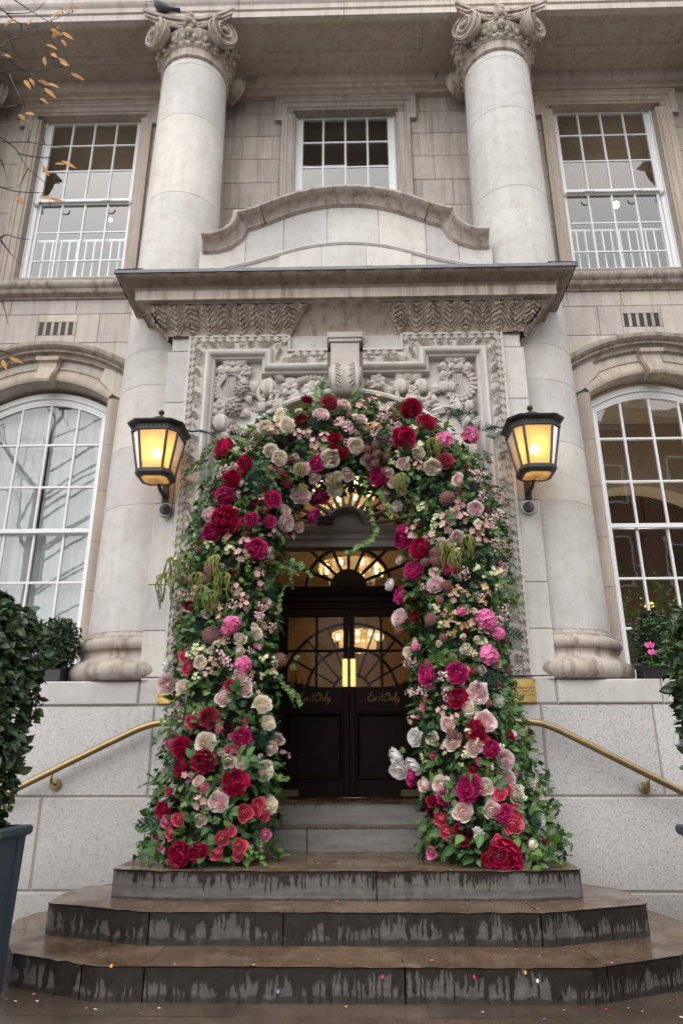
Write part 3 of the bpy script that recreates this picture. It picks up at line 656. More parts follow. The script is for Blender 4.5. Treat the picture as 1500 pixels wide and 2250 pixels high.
# --- lower arched-head sash windows
def arch_window(cx, s):
    w = empty('arched_sash_window', (cx, G+.04-.5, 1.98), B); zo = 1.98
    hw = .665; XS = [-.655, -.33, 0, .33, .655]; top = lambda x: 5.16-(x/.66)**2*.20
    Rr = [2.03, 2.47, 3.0, 3.57, 4.09, 4.61]
    m = MB(); A = [(x, top(x)-zo+.03) for x in np.linspace(-hw, hw, 21)]
    msweep(m, [(-hw, 0)]+A+[(hw, 0)], [(-.07, .12), (-.07, .01), (-.01, .0), (0., .0), (.0, .025), (.05, .03), (.055, .09)], lambda a, b, h: (a, h, b)); m.obj('window_frame', WHITE, w)
    A2 = [(x, top(x)-zo-.018) for x in np.linspace(-.63, .63, 17)]
    m = MB(); msweep(m, A2, [(0, .07), (0, .035), (.028, .035), (.028, .07)], lambda a, b, h: (a, h, b)); m.obj('sash_rail', WHITE, w)
    for i0, i1, yo in ((0, 3, .075), (3, 6, .04)):
        for x in XS[1:-1]:
            zt = (Rr[i1] if i1 < 6 else top(x)-.01)-zo; bar('glazing_bar', x-.014, x+.014, Rr[i0]-zo+.015, zt-.015, yo, yo+.035, w)
        for z in Rr[i0+1:i1 if i1 < 6 else 6]:
            bar('glazing_bar', XS[0], XS[-1], z-zo-.014, z-zo+.014, yo+.004, yo+.033, w)
    bar('meeting_rail', -.66, .66, 3.57-zo-.025, 3.57-zo+.028, .028, .075, w); bar('bottom_rail', -.66, .66, 0, .07, .07, .115, w)
    for e in (-1, 1):
        bar('sash_stile', min(e*.66, e*.61), max(e*.66, e*.61), 0, 3.57-zo-.03, .073, .11, w); bar('sash_stile', min(e*.66, e*.61), max(e*.66, e*.61), 3.57-zo-.11, 4.95-zo, .036, .07, w)
    for i, (xa, xb) in enumerate(zip(XS[:-1], XS[1:])):
        for q in range(6):
            yo = .09 if q < 3 else .055; p = MB()
            if q < 5: p.box(-(xb-xa)/2, (xb-xa)/2, 0, .004, 0, Rr[q+1]-Rr[q]); 
            else:
                xx = np.linspace(xa, xb, 6); p.prism([(xa-(xa+xb)/2, 0), (xb-(xa+xb)/2, 0)]+[(x-(xa+xb)/2, top(x)-.01-Rr[5]) for x in xx[::-1]], 0, .004)
            o = p.obj('pane', GLASS, w); o.location = ((xa+xb)/2, yo, Rr[q]-zo); o.rotation_euler = (random.uniform(-.005, .005), 0, random.uniform(-.006, .006))
for s in (-1, 1): arch_window(s*WXC, s)

# --- shell of the building behind the front, so that no daylight leaks into the rooms
sh_ = MB(); sh_.box(-7, 7, 8.9, 9.1, -.1, 10.9); sh_.box(-7, 7, 1.6, 9.1, 10.7, 10.9); sh_.box(-7.1, -6.45, 1.3, 9.1, -.1, 10.9); sh_.box(6.45, 7.1, 1.3, 9.1, -.1, 10.9); sh_.obj('building_shell', MORT, bp('rear_walls'))
# --- rooms behind the windows
rm = bp('interior')
def room(x0, x1, y1, z0, z1, wall, ceil, floor=CARPET):
    b = MB(); y0 = W+.31
    V = [(x0, y0, z0), (x1, y0, z0), (x1, y1, z0), (x0, y1, z0), (x0, y0, z1), (x1, y0, z1), (x1, y1, z1), (x0, y1, z1)]
    b.add(V, [(3, 2, 6, 7), (0, 3, 7, 4), (2, 1, 5, 6)]); b.add(V, [(4, 7, 6, 5)], 1); b.add(V, [(0, 1, 2, 3)], 2); b.obj('room', [wall, ceil, floor], rm)
for s in (-1, 1): room(min(s*1.9, s*6), max(s*1.9, s*6), 5.2, 6.6, 9.75, INTD, INT)
room(-1.7, 1.7, 5.2, 6.6, 9.75, INTD, INT)
room(-6, -1.95, 5.5, 1.7, 5.7, INT, INT); room(1.95, 6.4, 6.5, 1.7, 5.7, INTD, INT)
a = MB(); A = seg(1.2, 4.2, .55); P = [[(3.9+x, 3.2, z) for x, z in A], [(3.9+x, 3.2, 5.69) for x, z in A]]; a.grid(P); a.box(2.0, 2.7, 3.2, 3.4, 1.75, 5.69); a.box(5.1, 6.3, 3.2, 3.4, 1.75, 5.69)
P = [[(3.9+x, 3.2, z) for x, z in A], [(3.9+x, 3.55, z) for x, z in A]]; a.grid(P); a.obj('interior_arch', INT, rm)
# sheer curtains behind the left lower window
for k, (xa, xb) in enumerate(((-4.25, -3.50), (-3.46, -2.62))):
    cu = MB(); xx = np.linspace(xa, xb, 90); P = []
    for z in np.linspace(1.95, 5.35, 6): P.append([(x, W+.30+.013*math.sin(x*38+.6*math.sin(z*2+k))+.006*math.sin(x*91+z), z) for x in xx])
    Q = [[(x, y+.004, z) for x, y, z in r] for r in P]; cu.grid(P); o = cu.obj('curtain', SHEER, None, True); tag(o, ['sheer white curtain at the far left of the left arched window', 'sheer white curtain beside the left column in the arched window'][k], 'curtain', 'sheer curtains')
    o.location = (0, 0, 0)
for (u, v, sd_) in ((1352, 450, 'right'), (243, 483, 'left')):
    p = U(u, v, 2.6); sp = MB(); sp.ball(p, .05 if sd_ == 'right' else .025, 10, 8); o = sp.obj('ceiling_spot', CEILSPOT, None, True); tag(o, '%s ceiling spotlight seen through the upper %s window' % ('lit round' if sd_ == 'right' else 'tiny lit', sd_), 'lamp')
    l = bpy.data.lights.new('spot_light', 'POINT'); l.energy = 4.5; l.color = (1, .84, .68); l.shadow_soft_size = .1; lo = bpy.data.objects.new('spot_light', l); link(lo, o); lo.location = (float(p[0]), float(p[1]), float(p[2])-.12)
# ================================================================= door surround
sr = bp('door_surround')
for s in (-1, 1):      # pilaster strips, stone on stone
    zz = [1.832, 2.22, 2.62, 3.37, 3.9, 4.39, 4.95, 5.09]
    for k, (z0, z1) in enumerate(zip(zz[:-1], zz[1:])):
        x1 = 1.72 if z0 < 4.9 else 1.69
        MB().box(min(s*1.40, s*x1), max(s*1.40, s*x1), 0, .62, z0+.0025, z1-.0025, ch=.004).obj('pilaster_stone', ST, sr)
MB().box(-1.66, -1.21, .04, .6, 1.7, 5.09).obj('surround_core', MORT, sr); MB().box(1.21, 1.66, .04, .6, 1.7, 5.09).obj('surround_core', MORT, sr)
OUT = [(-1.52, 1.832), (-1.52, 5.10), (-.53, 5.10), (-.53, 4.935), (-.17, 4.935)]
FP = [(0, -.01), (0, .045), (.026, .05), (.03, .022), (.165, .022), (.17, .045), (.178, .075), (.192, .092), (.208, .098), (.225, .09), (.238, .07), (.244, .04), (.262, .038), (.27, .02), (.275, -.06)]
def mir(o): return [(-x, z) for x, z in reversed(o)]
for s in (-1, 1):
    m = MB(); msweep(m, OUT if s < 0 else mir(OUT), FP, FXZ(0)); m.obj('frame_moulding', ST, sr, True, 38)
# carved scrolling band lying in the frame
def height_tile(L, wd_, ns, nt):
    S, T = np.meshgrid(np.linspace(0, L, ns, endpoint=False), np.linspace(0, wd_, nt), indexing='ij'); H = np.zeros_like(S)
    def curve(pts, w, a):
        pts = np.asarray(pts)
        for off in (-L, 0, L):
            d = np.min(np.hypot(S[..., None]-(pts[:, 0]+off), T[..., None]-pts[:, 1]), axis=-1); np.maximum(H, a*np.exp(-(d/w)**2), out=H)
    w2 = wd_
    curve([(L*.30+(.040-.030*q)*math.cos(q*11), w2*.55+(.040-.030*q)*math.sin(q*11)) for q in np.linspace(0, 1, 80)], .0045, .016)
    for k in range(7):
        a = -1.0+k*.34; curve([(L*.46+r*math.cos(a*.75)*2.1+.0, w2*.55+r*math.sin(a)*.95+.010*math.sin(r*60)) for r in np.linspace(.0, .075, 16)], .0038, .013)
    for k in range(5):
        a = math.pi-.8+k*.4; curve([(L*.18+r*math.cos(a)*1.6, w2*.5+r*math.sin(a)*.9) for r in np.linspace(.01, .06, 12)], .0038, .012)
    for k in range(9):
        c = (L*(.80+.035*(k % 3-1)), w2*(.35+.22*(k//3))); curve([(c[0]+.008*math.cos(q), c[1]+.008*math.sin(q)) for q in np.linspace(0, 6, 10)], .0045, .014)
    for k in range(8): curve([(L*(.66+.03*k)+q*.012, w2*.98-q*w2*.5) for q in np.linspace(0, 1, 8)], .003, .007)
    return H
TL, TW = .47, .135; TILE = height_tile(TL, TW, 64, 20)
def tuft():
    t = MB(); 
    for a, ln in ((-.45, .055), (-.12, .085), (.22, .08), (.6, .055)):
        rows = []
        for q in np.linspace(0, 1, 5):
            wv = .011*math.sin(math.pi*min(1, .25+q*.72))+.001; x = q*ln*math.cos(a); y = q*ln*math.sin(a); h = .006+.026*math.sin(q*2.3); nx, ny = -math.sin(a), math.cos(a)
            rows.append([(x+nx*e*wv, y+ny*e*wv, h-abs(e)*.006) for e in (-1, 0, 1)])
        t.grid(rows)
    return t
TUFT = tuft()
for s in (-1, 1):
    m = MB(); po = offset(OUT, -.031); pi_ = offset(OUT, -.163); s0 = 0
    for i in range(len(OUT)-1):
        L_ = math.dist(OUT[i], OUT[i+1]); n_ = max(4, int(L_/(TL/64))); rows = []
        for k in range(n_+1):
            f_ = k/n_; a = np.array(po[i])*(1-f_)+np.array(po[i+1])*f_; b = np.array(pi_[i])*(1-f_)+np.array(pi_[i+1])*f_; r = []
            ti = int((s0+f_*L_)/TL*64) % 64
            for q in range(20):
                w_ = q/19; p = a*(1-w_)+b*w_; r.append((p[0]*(-s), -(.024+TILE[ti][q]*2.3+.010*math.sin(w_*math.pi)), p[1]))
            rows.append(r)
        m.grid(rows if s < 0 else rows[::-1]); s0 += L_
        d = (np.array(OUT[i+1])-np.array(OUT[i]))/L_; nrm = np.array([d[1], -d[0]])
        for k in range(int((L_-.02)/.078)):
            c = np.array(OUT[i])+d*(.03+k*.078)+nrm*.034; M = np.eye(4); sc_ = random.uniform(1.0, 1.3)
            dd = d*math.cos(.5*(-1)**k)+nrm*math.sin(.35)
            M[:3, 0] = (dd[0]*sc_, 0, dd[1]*sc_); M[:3, 1] = (nrm[0]*sc_, 0, nrm[1]*sc_); M[:3, 2] = (0, -sc_, 0); M[:3, 3] = (c[0], -.02, c[1])
            if s > 0: M = np.diag([-1, 1, 1, 1])@M
            m.join(TUFT, M)
    m.obj('carved_band', STC, sr, True, 60)
# spandrel panel with the doorway arch
AR, AZ = 1.22, 3.25
sp = MB(); xs_ = np.linspace(-1.25, 1.25, 61); az = lambda x: AZ+math.sqrt(max(0, AR*AR-x*x)) if abs(x) < AR else AZ
for a, b in zip(xs_[:-1], xs_[1:]):
    for (q0, q1) in ((0, .5), (.5, 1)):
        ta = 4.87 if abs((a+b)/2) > .79 else 4.95; z = lambda x, q: az(x)+(ta-az(x))*q
        sp.add([(a, .045, z(a, q0)), (b, .045, z(b, q0)), (b, .045, z(b, q1)), (a, .045, z(a, q1))], [(0, 1, 2, 3)])
for s in (-1, 1): sp.box(min(s*1.22, s*1.27), max(s*1.22, s*1.27), .045, .6, 1.7, AZ)
sp.obj('spandrel', ST, sr)
m = MB(); pa = [(-AR, 1.7)]+arc(0, AZ, AR, math.pi, 0, 49)+[(AR, 1.7)]
msweep(m, pa, [(-.05, -.05), (-.045, .02), (-.02, .03), (0, .02), (.0, -.46), (-.03, -.46)], FXZ(0)); m.obj('arch_reveal', ST, sr, True, 40)
for x0, x1 in ((-.53, -.17), (.17, .53)): MB().box(x0, x1, -.004, .05, 4.93, 5.10, ch=.003).obj('panel_stone', ST, sr)
# keystone with scroll
k = MB()
k.box(-.172, .172, -.10, .05, 5.02, 5.085, ch=.006); k.box(-.158, .158, -.085, .05, 4.985, 5.02, ch=.006); k.box(-.138, .138, -.065, .05, 4.72, 4.985, ch=.008)
pr = [(-.10, 4.72), (-.135, 4.70), (-.165, 4.65), (-.175, 4.58), (-.165, 4.50), (-.13, 4.43), (-.08, 4.40), (.05, 4.42)]
for x0, x1 in ((-.13, -.02), (.02, .13), (-.03, .03)):
    dd = .015 if x1-x0 < .08 else 0; n_ = len(pr); V = [(x0, y+dd, z) for y, z in pr]+[(x1, y+dd, z) for y, z in pr]
    k.add(V, [tuple(range(n_)), tuple(range(2*n_-1, n_-1, -1))]+[(i, n_+i, n_+i+1, i+1) for i in range(n_-1)])
for e in (-1, 1):
    for rr in (.075, .05, .026): k.tube([(e*.14, -.085+rr*math.cos(a), 4.60+rr*1.15*math.sin(a)) for a in np.linspace(0, 6.28, 17)], .011, 5)
    for q in range(8): k.tube([(e*(.035+.012*(q % 2)), -.15-.03*math.sin(q*.4), 4.68-.032*q), (e*(.085), -.165-.02*math.sin(q*.4), 4.70-.03*q)], [.006, .012], 5)
k.obj('keystone', STC, sr, True, 40)
# carved fruit, flowers and wreaths on the spandrels
def leafcarve(mb, c, ang, L_, w, curl=.05):
    rows = []
    for q in np.linspace(0, 1, 7):
        wv = w*math.sin(math.pi*min(1, .12+.88*q))*(1+.22*math.cos(q*22)); x = c[0]+q*L_*math.cos(ang); z = c[2]+q*L_*math.sin(ang); y = c[1]-.02-curl*math.sin(q*2.6)
        rows.append([(x-math.sin(ang)*e*wv, y+.018*abs(e), z+math.cos(ang)*e*wv) for e in (-1, -.5, 0, .5, 1)])
    mb.grid(rows)
def blossom(mb, c, r, n=5):
    for i in range(n): 
        a = 2*math.pi*i/n+.3; leafcarve(mb, (c[0], c[1]-.02, c[2]), a, r, r*.45, .035)
    mb.ball((c[0], c[1]-.06, c[2]), r*.25, 8, 6)
def cone(mb, c, r):
    mb.ball(c, r*.75, 8, 6)
    for i in range(40):
        z = 1-2*(i+.5)/40; a = i*2.4; q = math.sqrt(1-z*z); p = np.array([q*math.cos(a), q*math.sin(a), z*1.15])*r*.85
        if p[1] < .3*r: mb.ball(np.array(c)+p, r*.22, 6, 4, sc=(1, 1, .6))
def fruit(mb, c, r):
    r = r*.80; P = []
    for k in range(4): leafcarve(mb, (c[0], .045-.012, c[2]), random.uniform(0, 6.28), r*random.uniform(1.5, 2.0), r*.42, .03)
    for k in range(5): mb.ball((c[0]+random.uniform(-1.3, 1.3)*r, .01, c[2]+random.uniform(-1.5, 1.3)*r), r*.26, 6, 5)
    for i in range(9):
        p = math.pi*i/8; P.append([(c[0]+r*math.sin(p)*math.cos(q)*(1-.22*abs(math.sin(q*3.5))), c[1]+.8*r*math.sin(p)*math.sin(q)*(1-.22*abs(math.sin(q*3.5))), c[2]+1.15*r*math.cos(p)) for q in 2*math.pi*np.arange(28)/28])
    mb.grid(P, wrap_v=True)
Y0 = .045
def Q(u, v): p = U(u, v, 0.); return (float(p[0]), Y0, float(p[2]))
def qo(name, b): b.obj(name, STC, sr, True, 32)
b = MB(); blossom(b, Q(512, 803), .11); blossom(b, Q(541, 815), .07); leafcarve(b, Q(505, 806), 3.5, .16, .05); leafcarve(b, Q(520, 800), .3, .12, .04); qo('carved_flower', b)
b = MB(); c = Q(506, 848)
for i in range(26):
    a = 2*math.pi*i/26
    for rr in (.125, .155): b.ball((c[0]+rr*math.cos(a+rr*9), Y0-.03, c[2]+rr*1.15*math.sin(a+rr*9)), .026, 6, 5, sc=(1.1, .7, .8))
for i in range(5): b.tube([(c[0]-.04+.02*i, Y0-.03, c[2]+.11), (c[0]-.04+.02*i, Y0-.035, c[2]-.14)], .006, 5)
b.box(c[0]-.06, c[0]+.06, Y0-.04, Y0, c[2]-.16, c[2]-.14); b.tube([(c[0]-.05, Y0-.03, c[2]-.15), (c[0]-.11, Y0-.045, c[2]), (c[0]-.05, Y0-.03, c[2]+.12)], .015, 6); qo('carved_wreath', b)
b = MB(); cone(b, (Q(530, 857)[0], Y0-.05, Q(530, 857)[2]), .075); cone(b, (Q(513, 897)[0], Y0-.05, Q(513, 897)[2]), .085); fruit(b, (Q(486, 930)[0], Y0-.06, Q(486, 930)[2]), .10); blossom(b, Q(482, 897), .10); leafcarve(b, Q(540, 860), -1.2, .15, .04); leafcarve(b, Q(525, 900), -.6, .13, .05); fruit(b, (Q(536, 840)[0], Y0-.04, Q(536, 840)[2]), .05)
for i in range(4): leafcarve(b, Q(500+i*8, 955+i*9), 2.2+i*.4, .13, .04)
qo('carved_fruit_drop', b)
b = MB(); fruit(b, (Q(590, 852)[0], Y0-.06, Q(590, 852)[2]), .10)
for i in range(16): b.ball((Q(600, 877)[0]+random.uniform(-.045, .045), Y0-.05-random.uniform(0, .04), Q(600, 877)[2]+random.uniform(-.09, .06)), .022, 7, 5)
leafcarve(b, Q(575, 858), 2.5, .16, .06); leafcarve(b, Q(625, 850), .6, .15, .07); leafcarve(b, Q(632, 862), -.5, .14, .07); leafcarve(b, Q(610, 838), 1.2, .10, .05); blossom(b, Q(636, 853), .10); fruit(b, (Q(577, 893)[0], Y0-.04, Q(577, 893)[2]), .06); fruit(b, (Q(612, 893)[0], Y0-.05, Q(612, 893)[2]), .09)
b.tube([(Q(582+14*math.cos(a), 866+16*math.sin(a))[0], Y0-.05, Q(582, 866+16*math.sin(a))[2]) for a in np.linspace(1.5, 5, 12)], .022, 6)
for i in range(9): leafcarve(b, Q(545+i*5, 862+i*1.2), 3.3, .07, .018)
qo('carved_fruit_cluster', b)
b = MB()
for i in range(11): leafcarve(b, Q(655+i*6, 845-6*math.sin(i*.3)), 2.9-i*.25, .09, .03)
blossom(b, Q(690, 858), .12, 8); qo('carved_flower', b)
# right hand spandrel
b = MB(); blossom(b, Q(1000, 795), .11); leafcarve(b, Q(1010, 800), -.4, .14, .05); leafcarve(b, Q(990, 800), 3.4, .14, .05); qo('carved_flower', b)
b = MB(); c = Q(1008, 840)
for i in range(22):
    a = 2*math.pi*i/22
    for rr in (.125, .155): b.ball((c[0]+rr*math.cos(a+rr*9), Y0-.03, c[2]+rr*1.15*math.sin(a+rr*9)), .026, 6, 5, sc=(1.1, .7, .8))
for i in range(5): b.tube([(c[0]-.05+.02*i, Y0-.03, c[2]+.11), (c[0]-.05+.02*i, Y0-.035, c[2]-.12)], .006, 5)
qo('carved_wreath', b)
b = MB(); fruit(b, (Q(975, 850)[0], Y0-.05, Q(975, 850)[2]), .065); fruit(b, (Q(990, 850)[0], Y0-.05, Q(990, 850)[2]), .06); leafcarve(b, Q(980, 835), 1.9, .12, .05)
fruit(b, (Q(1000, 895)[0], Y0-.05, Q(1000, 895)[2]), .085); fruit(b, (Q(1030, 890)[0], Y0-.04, Q(1030, 890)[2]), .06); leafcarve(b, Q(1036, 905), -1.3, .17, .05); leafcarve(b, Q(1022, 905), -1.7, .16, .05); leafcarve(b, Q(985, 890), 3.6, .2, .05)
for i in range(5): leafcarve(b, Q(975-i*3, 890+i*8), 3.3+i*.15, .13, .03)
qo('carved_fruit_drop', b)
b = MB(); fruit(b, (Q(880, 850)[0], Y0-.06, Q(880, 850)[2]), .09); fruit(b, (Q(925, 850)[0], Y0-.06, Q(925, 850)[2]), .085); fruit(b, (Q(905, 880)[0], Y0-.06, Q(905, 880)[2]), .09); fruit(b, (Q(937, 885)[0], Y0-.04, Q(937, 885)[2]), .055)
for i in range(14): b.ball((Q(905, 862)[0]+random.uniform(-.04, .04), Y0-.08-random.uniform(0, .03), Q(905, 862)[2]+random.uniform(-.07, .05)), .02, 7, 5)
for a_, u_, v_ in ((1.2, 890, 838), (2.0, 885, 842), (.5, 900, 835), (2.8, 872, 862), (-.6, 935, 868), (-.2, 940, 850)): leafcarve(b, Q(u_, v_), a_, .14, .05)
for i in range(9): leafcarve(b, Q(950+i*3, 862-i*1), .2, .07, .018)
for e in (-1, 1): b.tube([(Q(908+e*22, 868)[0]+.06*math.cos(a), Y0-.06, Q(908, 868)[2]+.06*math.sin(a)) for a in np.linspace(2.5, 6.6, 12)], .02, 6)
qo('carved_fruit_cluster', b)
b = MB()
for i in range(11): leafcarve(b, Q(800+i*6, 845+i*1.5), .3+i*.2, .09, .03)
blossom(b, Q(830, 838), .09, 6); qo('carved_flower', b)

# ================================================================= hood over the doorway
hd = bp('door_hood'); HX = 1.70
cove = [(.028, 5.10), (.035, 5.125), (.055, 5.165), (.09, 5.20), (.13, 5.25), (.165, 5.285), (.20, 5.312), (.225, 5.325)]
plain = [(0, 5.085)]+[(p-.03, z+.012) for p, z in cove]
upper = [(.235, 5.345), (.285, 5.345), (.30, 5.332), (.302, 5.43), (.312, 5.437), (.0, 5.44)]
cyma = [(.0, 5.438), (.314, 5.438), (.322, 5.455), (.345, 5.468), (.385, 5.478), (.418, 5.49), (.44, 5.505), (.45, 5.518), (.45, 5.548), (.0, 5.56)]
XJ = [-HX, -.86, 0., .72, HX]
def hoodpiece(prof, name, mat, smooth=35):
    for i, (a, b) in enumerate(zip(XJ[:-1], XJ[1:])):
        pts = [(a+.0015, 0), (b-.0015, 0)]
        if i == 0: pts = [(-HX, .75), (-HX, 0), (b-.0015, 0)]
        if i == len(XJ)-2: pts = [(a+.0015, 0), (HX, 0), (HX, .75)]
        m = MB(); msweep(m, pts, prof, lambda x, y, h: (x, y, h)); m.obj(name, mat, hd, True, smooth)
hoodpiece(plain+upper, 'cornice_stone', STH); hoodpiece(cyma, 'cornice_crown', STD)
m = MB(); m.box(-1.7, 1.7, 0.002, .62, 5.08, 5.54); m.obj('hood_core', MORT, hd)
m = MB(); msweep(m, [(-HX, .62), (-HX, 0), (HX, 0), (HX, .62)], [(.10, 5.575), (.452, 5.558), (.462, 5.552), (.464, 5.52), (.457, 5.52), (.455, 5.55), (.10, 5.562)], lambda x, y, h: (x, y+.004*math.sin(x*23), h+.004*math.sin(x*9)+.003*math.sin(x*31))); 
lf = MB(); xs2 = np.linspace(-2.162, 2.162, 90); rows = []
for x in xs2: 
    w_ = .003*math.sin(x*21)+.003*math.sin(x*47); rows.append([(x, -.3, 5.57), (x, -.45, 5.566+w_*.5), (x, -.463+w_, 5.556), (x, -.464+w_, 5.522+w_)])
lf.grid(rows)
for e in (-1, 1):
    rows = []
    for y in np.linspace(-.464, .62, 24):
        w_ = .003*math.sin(y*37); rows.append([(e*1.9, y, 5.57), (e*2.15, y, 5.566), (e*(2.163+w_), y, 5.556), (e*(2.164+w_), y, 5.522)])
    lf.grid(rows if e < 0 else rows[::-1])
lf.obj('lead_flashing', LEAD, hd)
MB().box(-2.0, 2.0, -.36, .62, 5.545, 5.578).obj('hood_top', STW, hd)
# leaf-carved coving, two runs that leave the middle plain
def acanth(u, v):
    per = .158; k = math.floor(u/per); uu = (u/per-k)*2-1; a = abs(uu); big = (k % 2 == 0)
    w = 1.25*math.sin(math.pi*(.14+.70*v)) if big else 1.1*math.sin(math.pi*(.20+.70*(1-v)))
    edge = max(0., 1-a/max(w, .05)); hsh = math.sin(k*12.9898)*43758.5; hsh -= math.floor(hsh); lob = .5+.5*math.cos((v*(5.6+.8*hsh)-a*(1.7 if big else -1.5)+.12*math.sin(uu*7+k))*2*math.pi); lob *= .75+.25*math.cos(a*26+v*9)
    h = (.032+.010*hsh)*min(1, edge*2.8)*(.28+.72*lob)+.012*math.exp(-(a/.09)**2)*edge
    if not big:
        d = math.hypot(uu, (v-.35)*1.3); h += .018*math.exp(-((d-.34)/.07)**2)+.015*math.exp(-(d/.14)**2)
    return h+.007*(.5+.5*math.cos(uu*math.pi*7+v*3))*(.4+.6*v)
cp = np.array([cove[0]]+cove[1:]); tt = np.linspace(0, 1, 30); seglen = np.r_[0, np.cumsum(np.hypot(*np.diff(cp, axis=0).T))]; seglen /= seglen[-1]
CPp = np.interp(tt, seglen, cp[:, 0]); CPz = np.interp(tt, seglen, cp[:, 1]); dn = np.gradient(CPp), np.gradient(CPz); nl = np.hypot(*dn); NP, NZ = dn[1]/nl, -dn[0]/nl
for s in (-1, 1):
    rows = []
    for f_ in np.linspace(0, 1, 300):
        r = []
        for q in range(30):
            xe = .545-CPp[q]*.9; xc = HX+CPp[q]; x = xe+(xc-xe)*f_; h = acanth(x+.02, tt[q])*min(1, (f_+.01)*30)
            p = CPp[q]+.004+NP[q]*h; zz_ = CPz[q]+NZ[q]*h
            if f_ > .94: p = CPp[q]+.004+NP[q]*h
            r.append((s*x, -p, zz_))
        rows.append(r)
    m = MB(); m.grid(rows if s > 0 else rows[::-1]); m.add([rows[0][q] for q in range(30)]+[(s*(.62-.9*CPp[29]), -.0, 5.31)], [tuple(range(31))])
    rows = []
    for f_ in np.linspace(0, 1, 70):
        r = []
        for q in range(30):
            y = -CPp[q]+(.55+CPp[q])*f_; h = acanth(y+.03, tt[q]); p = CPp[q]+.004+NP[q]*h; r.append((s*(HX+p), y, CPz[q]+NZ[q]*h))
        rows.append(r)
    m.grid(rows if s > 0 else rows[::-1]); m.obj('carved_coving', STH, hd, True, 60)
    m = MB(); msweep(m, [(.30 if s > 0 else -HX-.0, 0), (HX if s > 0 else -.30, 0)] if True else None, [(.22, 5.326), (.24, 5.326), (.24, 5.343), (.22, 5.343)], lambda x, y, h: (x, y, h)); m.obj('coving_fillet', ST, hd)

# ================================================================= pediment between the columns
pd = bp('pediment')
lowL = [(-1.56, 6.47), (-1.47, 6.455), (-1.385, 6.46), (-1.30, 6.49), (-1.235, 6.55), (-1.20, 6.63), (-1.19, 6.735)]
upL = [(-1.10, 6.735), (-1.01, 6.765), (-.92, 6.80), (-.83, 6.845), (-.70, 6.905), (-.57, 6.955), (-.44, 6.995), (-.30, 7.025), (-.15, 7.045), (0, 7.05)]
left = lowL+upL; path = left+[(-x, z) for x, z in reversed(left[:-1])]; path[0] = (-1.50, 6.458); path[-1] = (1.50, 6.458)
pprof = [(0, -.35), (0, .13), (.012, .155), (.035, .17), (.052, .17), (.066, .155), (.074, .14), (.08, .13), (.084, .105), (.095, .085), (.12, .06), (.15, .045), (.165, .04), (.172, .02), (.18, .012), (.185, -.1)]
cutsP = [0, 9, 13, 18, 23, len(path)-1]
for a, b in zip(cutsP[:-1], cutsP[1:]):
    m = MB(); sub = path[a:b+1]
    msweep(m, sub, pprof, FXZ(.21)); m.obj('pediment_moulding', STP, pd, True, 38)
inner = offset(path, -.15)
zof = lambda x: float(np.interp(x, [p[0] for p in sorted(inner)], [p[1] for p in sorted(inner)]))
XP = [-1.55, -1.06, -.66, -.19, .36, .86, 1.2, 1.55]
MB().box(-1.5, 1.5, .262, .8, 5.5, 6.2).obj('pediment_core', MORT, pd)
for a, b in zip(XP[:-1], XP[1:]):
    xx = np.linspace(a+.003, b-.003, 10); m = MB(); m.prism([(xx[0], 5.57), (xx[-1], 5.57)]+[(x, zof(x)) for x in xx[::-1]], .21, .27); m.obj('tympanum_stone', ST, pd)
m = MB(); A = seg(.70, 6.27, .13, 25); msweep(m, [(-1.28, 6.10), (-1.0, 6.17)]+A+[(1.0, 6.17), (1.28, 6.10)], [(0, -.02), (0, .022), (.01, .028), (.018, .028), (.024, .02), (.035, .016), (.035, -.02)], FXZ(.21)); m.obj('relieving_arch', ST, pd, True, 40)
XA = [-.70, -.25, .22, .70]
for a, b in zip(XA[:-1], XA[1:]):
    xx = np.linspace(a+.002, b-.002, 8); zA = lambda x: float(np.interp(x, [p[0] for p in A], [p[1] for p in A]))-.045
    m = MB(); m.prism([(xx[0], 5.57), (xx[-1], 5.57)]+[(x, zA(x)) for x in xx[::-1]], .196, .22); m.obj('tympanum_stone', ST, pd)
MB().box(-1.72, -.62, -.28, .2, 5.575, 5.625, ch=.01).obj('weathering_slab', STW, pd); MB().box(.55, 1.60, -.28, .2, 5.575, 5.625, ch=.01).obj('weathering_slab', STW, pd)

# ================================================================= doorway: fanlight, vestibule, doors
fl = empty('fanlight', (0, .5-.5, 3.10), B); FZ = 3.30-3.10
m = MB(); msweep(m, arc(0, FZ, 1.20, math.pi, 0, 41), [(0, 0), (.0, -.03), (.03, -.05), (.08, -.05), (.09, -.02), (.10, .03), (0, .04)], lambda a, b, h: (a, h, b)); m.obj('frame', GREYP, fl, True, 35)
m = MB(); m.prism(arc(0, FZ, .155, math.pi, 0, 17)[::-1], .0, .03); m.obj('hub', GREYP, fl)
m = MB(); msweep(m, arc(0, FZ, .205, math.pi, 0, 21), [(0, .02), (0, -.04), (.02, -.055), (.04, -.04), (.05, .02)], lambda a, b, h: (a, h, b)); m.obj('hub_ring', GREYP, fl, True, 40)
for i in range(12):
    a = math.pi*(i+.5)/12; r = MB(); d = np.array([math.cos(a), math.sin(a)]); nn = np.array([-d[1], d[0]]); rows = []
    for r_, w_ in ((.195, .026), (.25, .015), (.5, .013), (1.14, .015)):
        c = d*r_+np.array([0, FZ]); rows.append([(c[0]+nn[0]*w_*e, yy_, c[1]+nn[1]*w_*e) for e, yy_ in ((-1, .02), (-1, -.025), (-.4, -.045), (.4, -.045), (1, -.025), (1, .02))])
    r.grid(rows); r.obj('ray_bar', GREYP, fl)
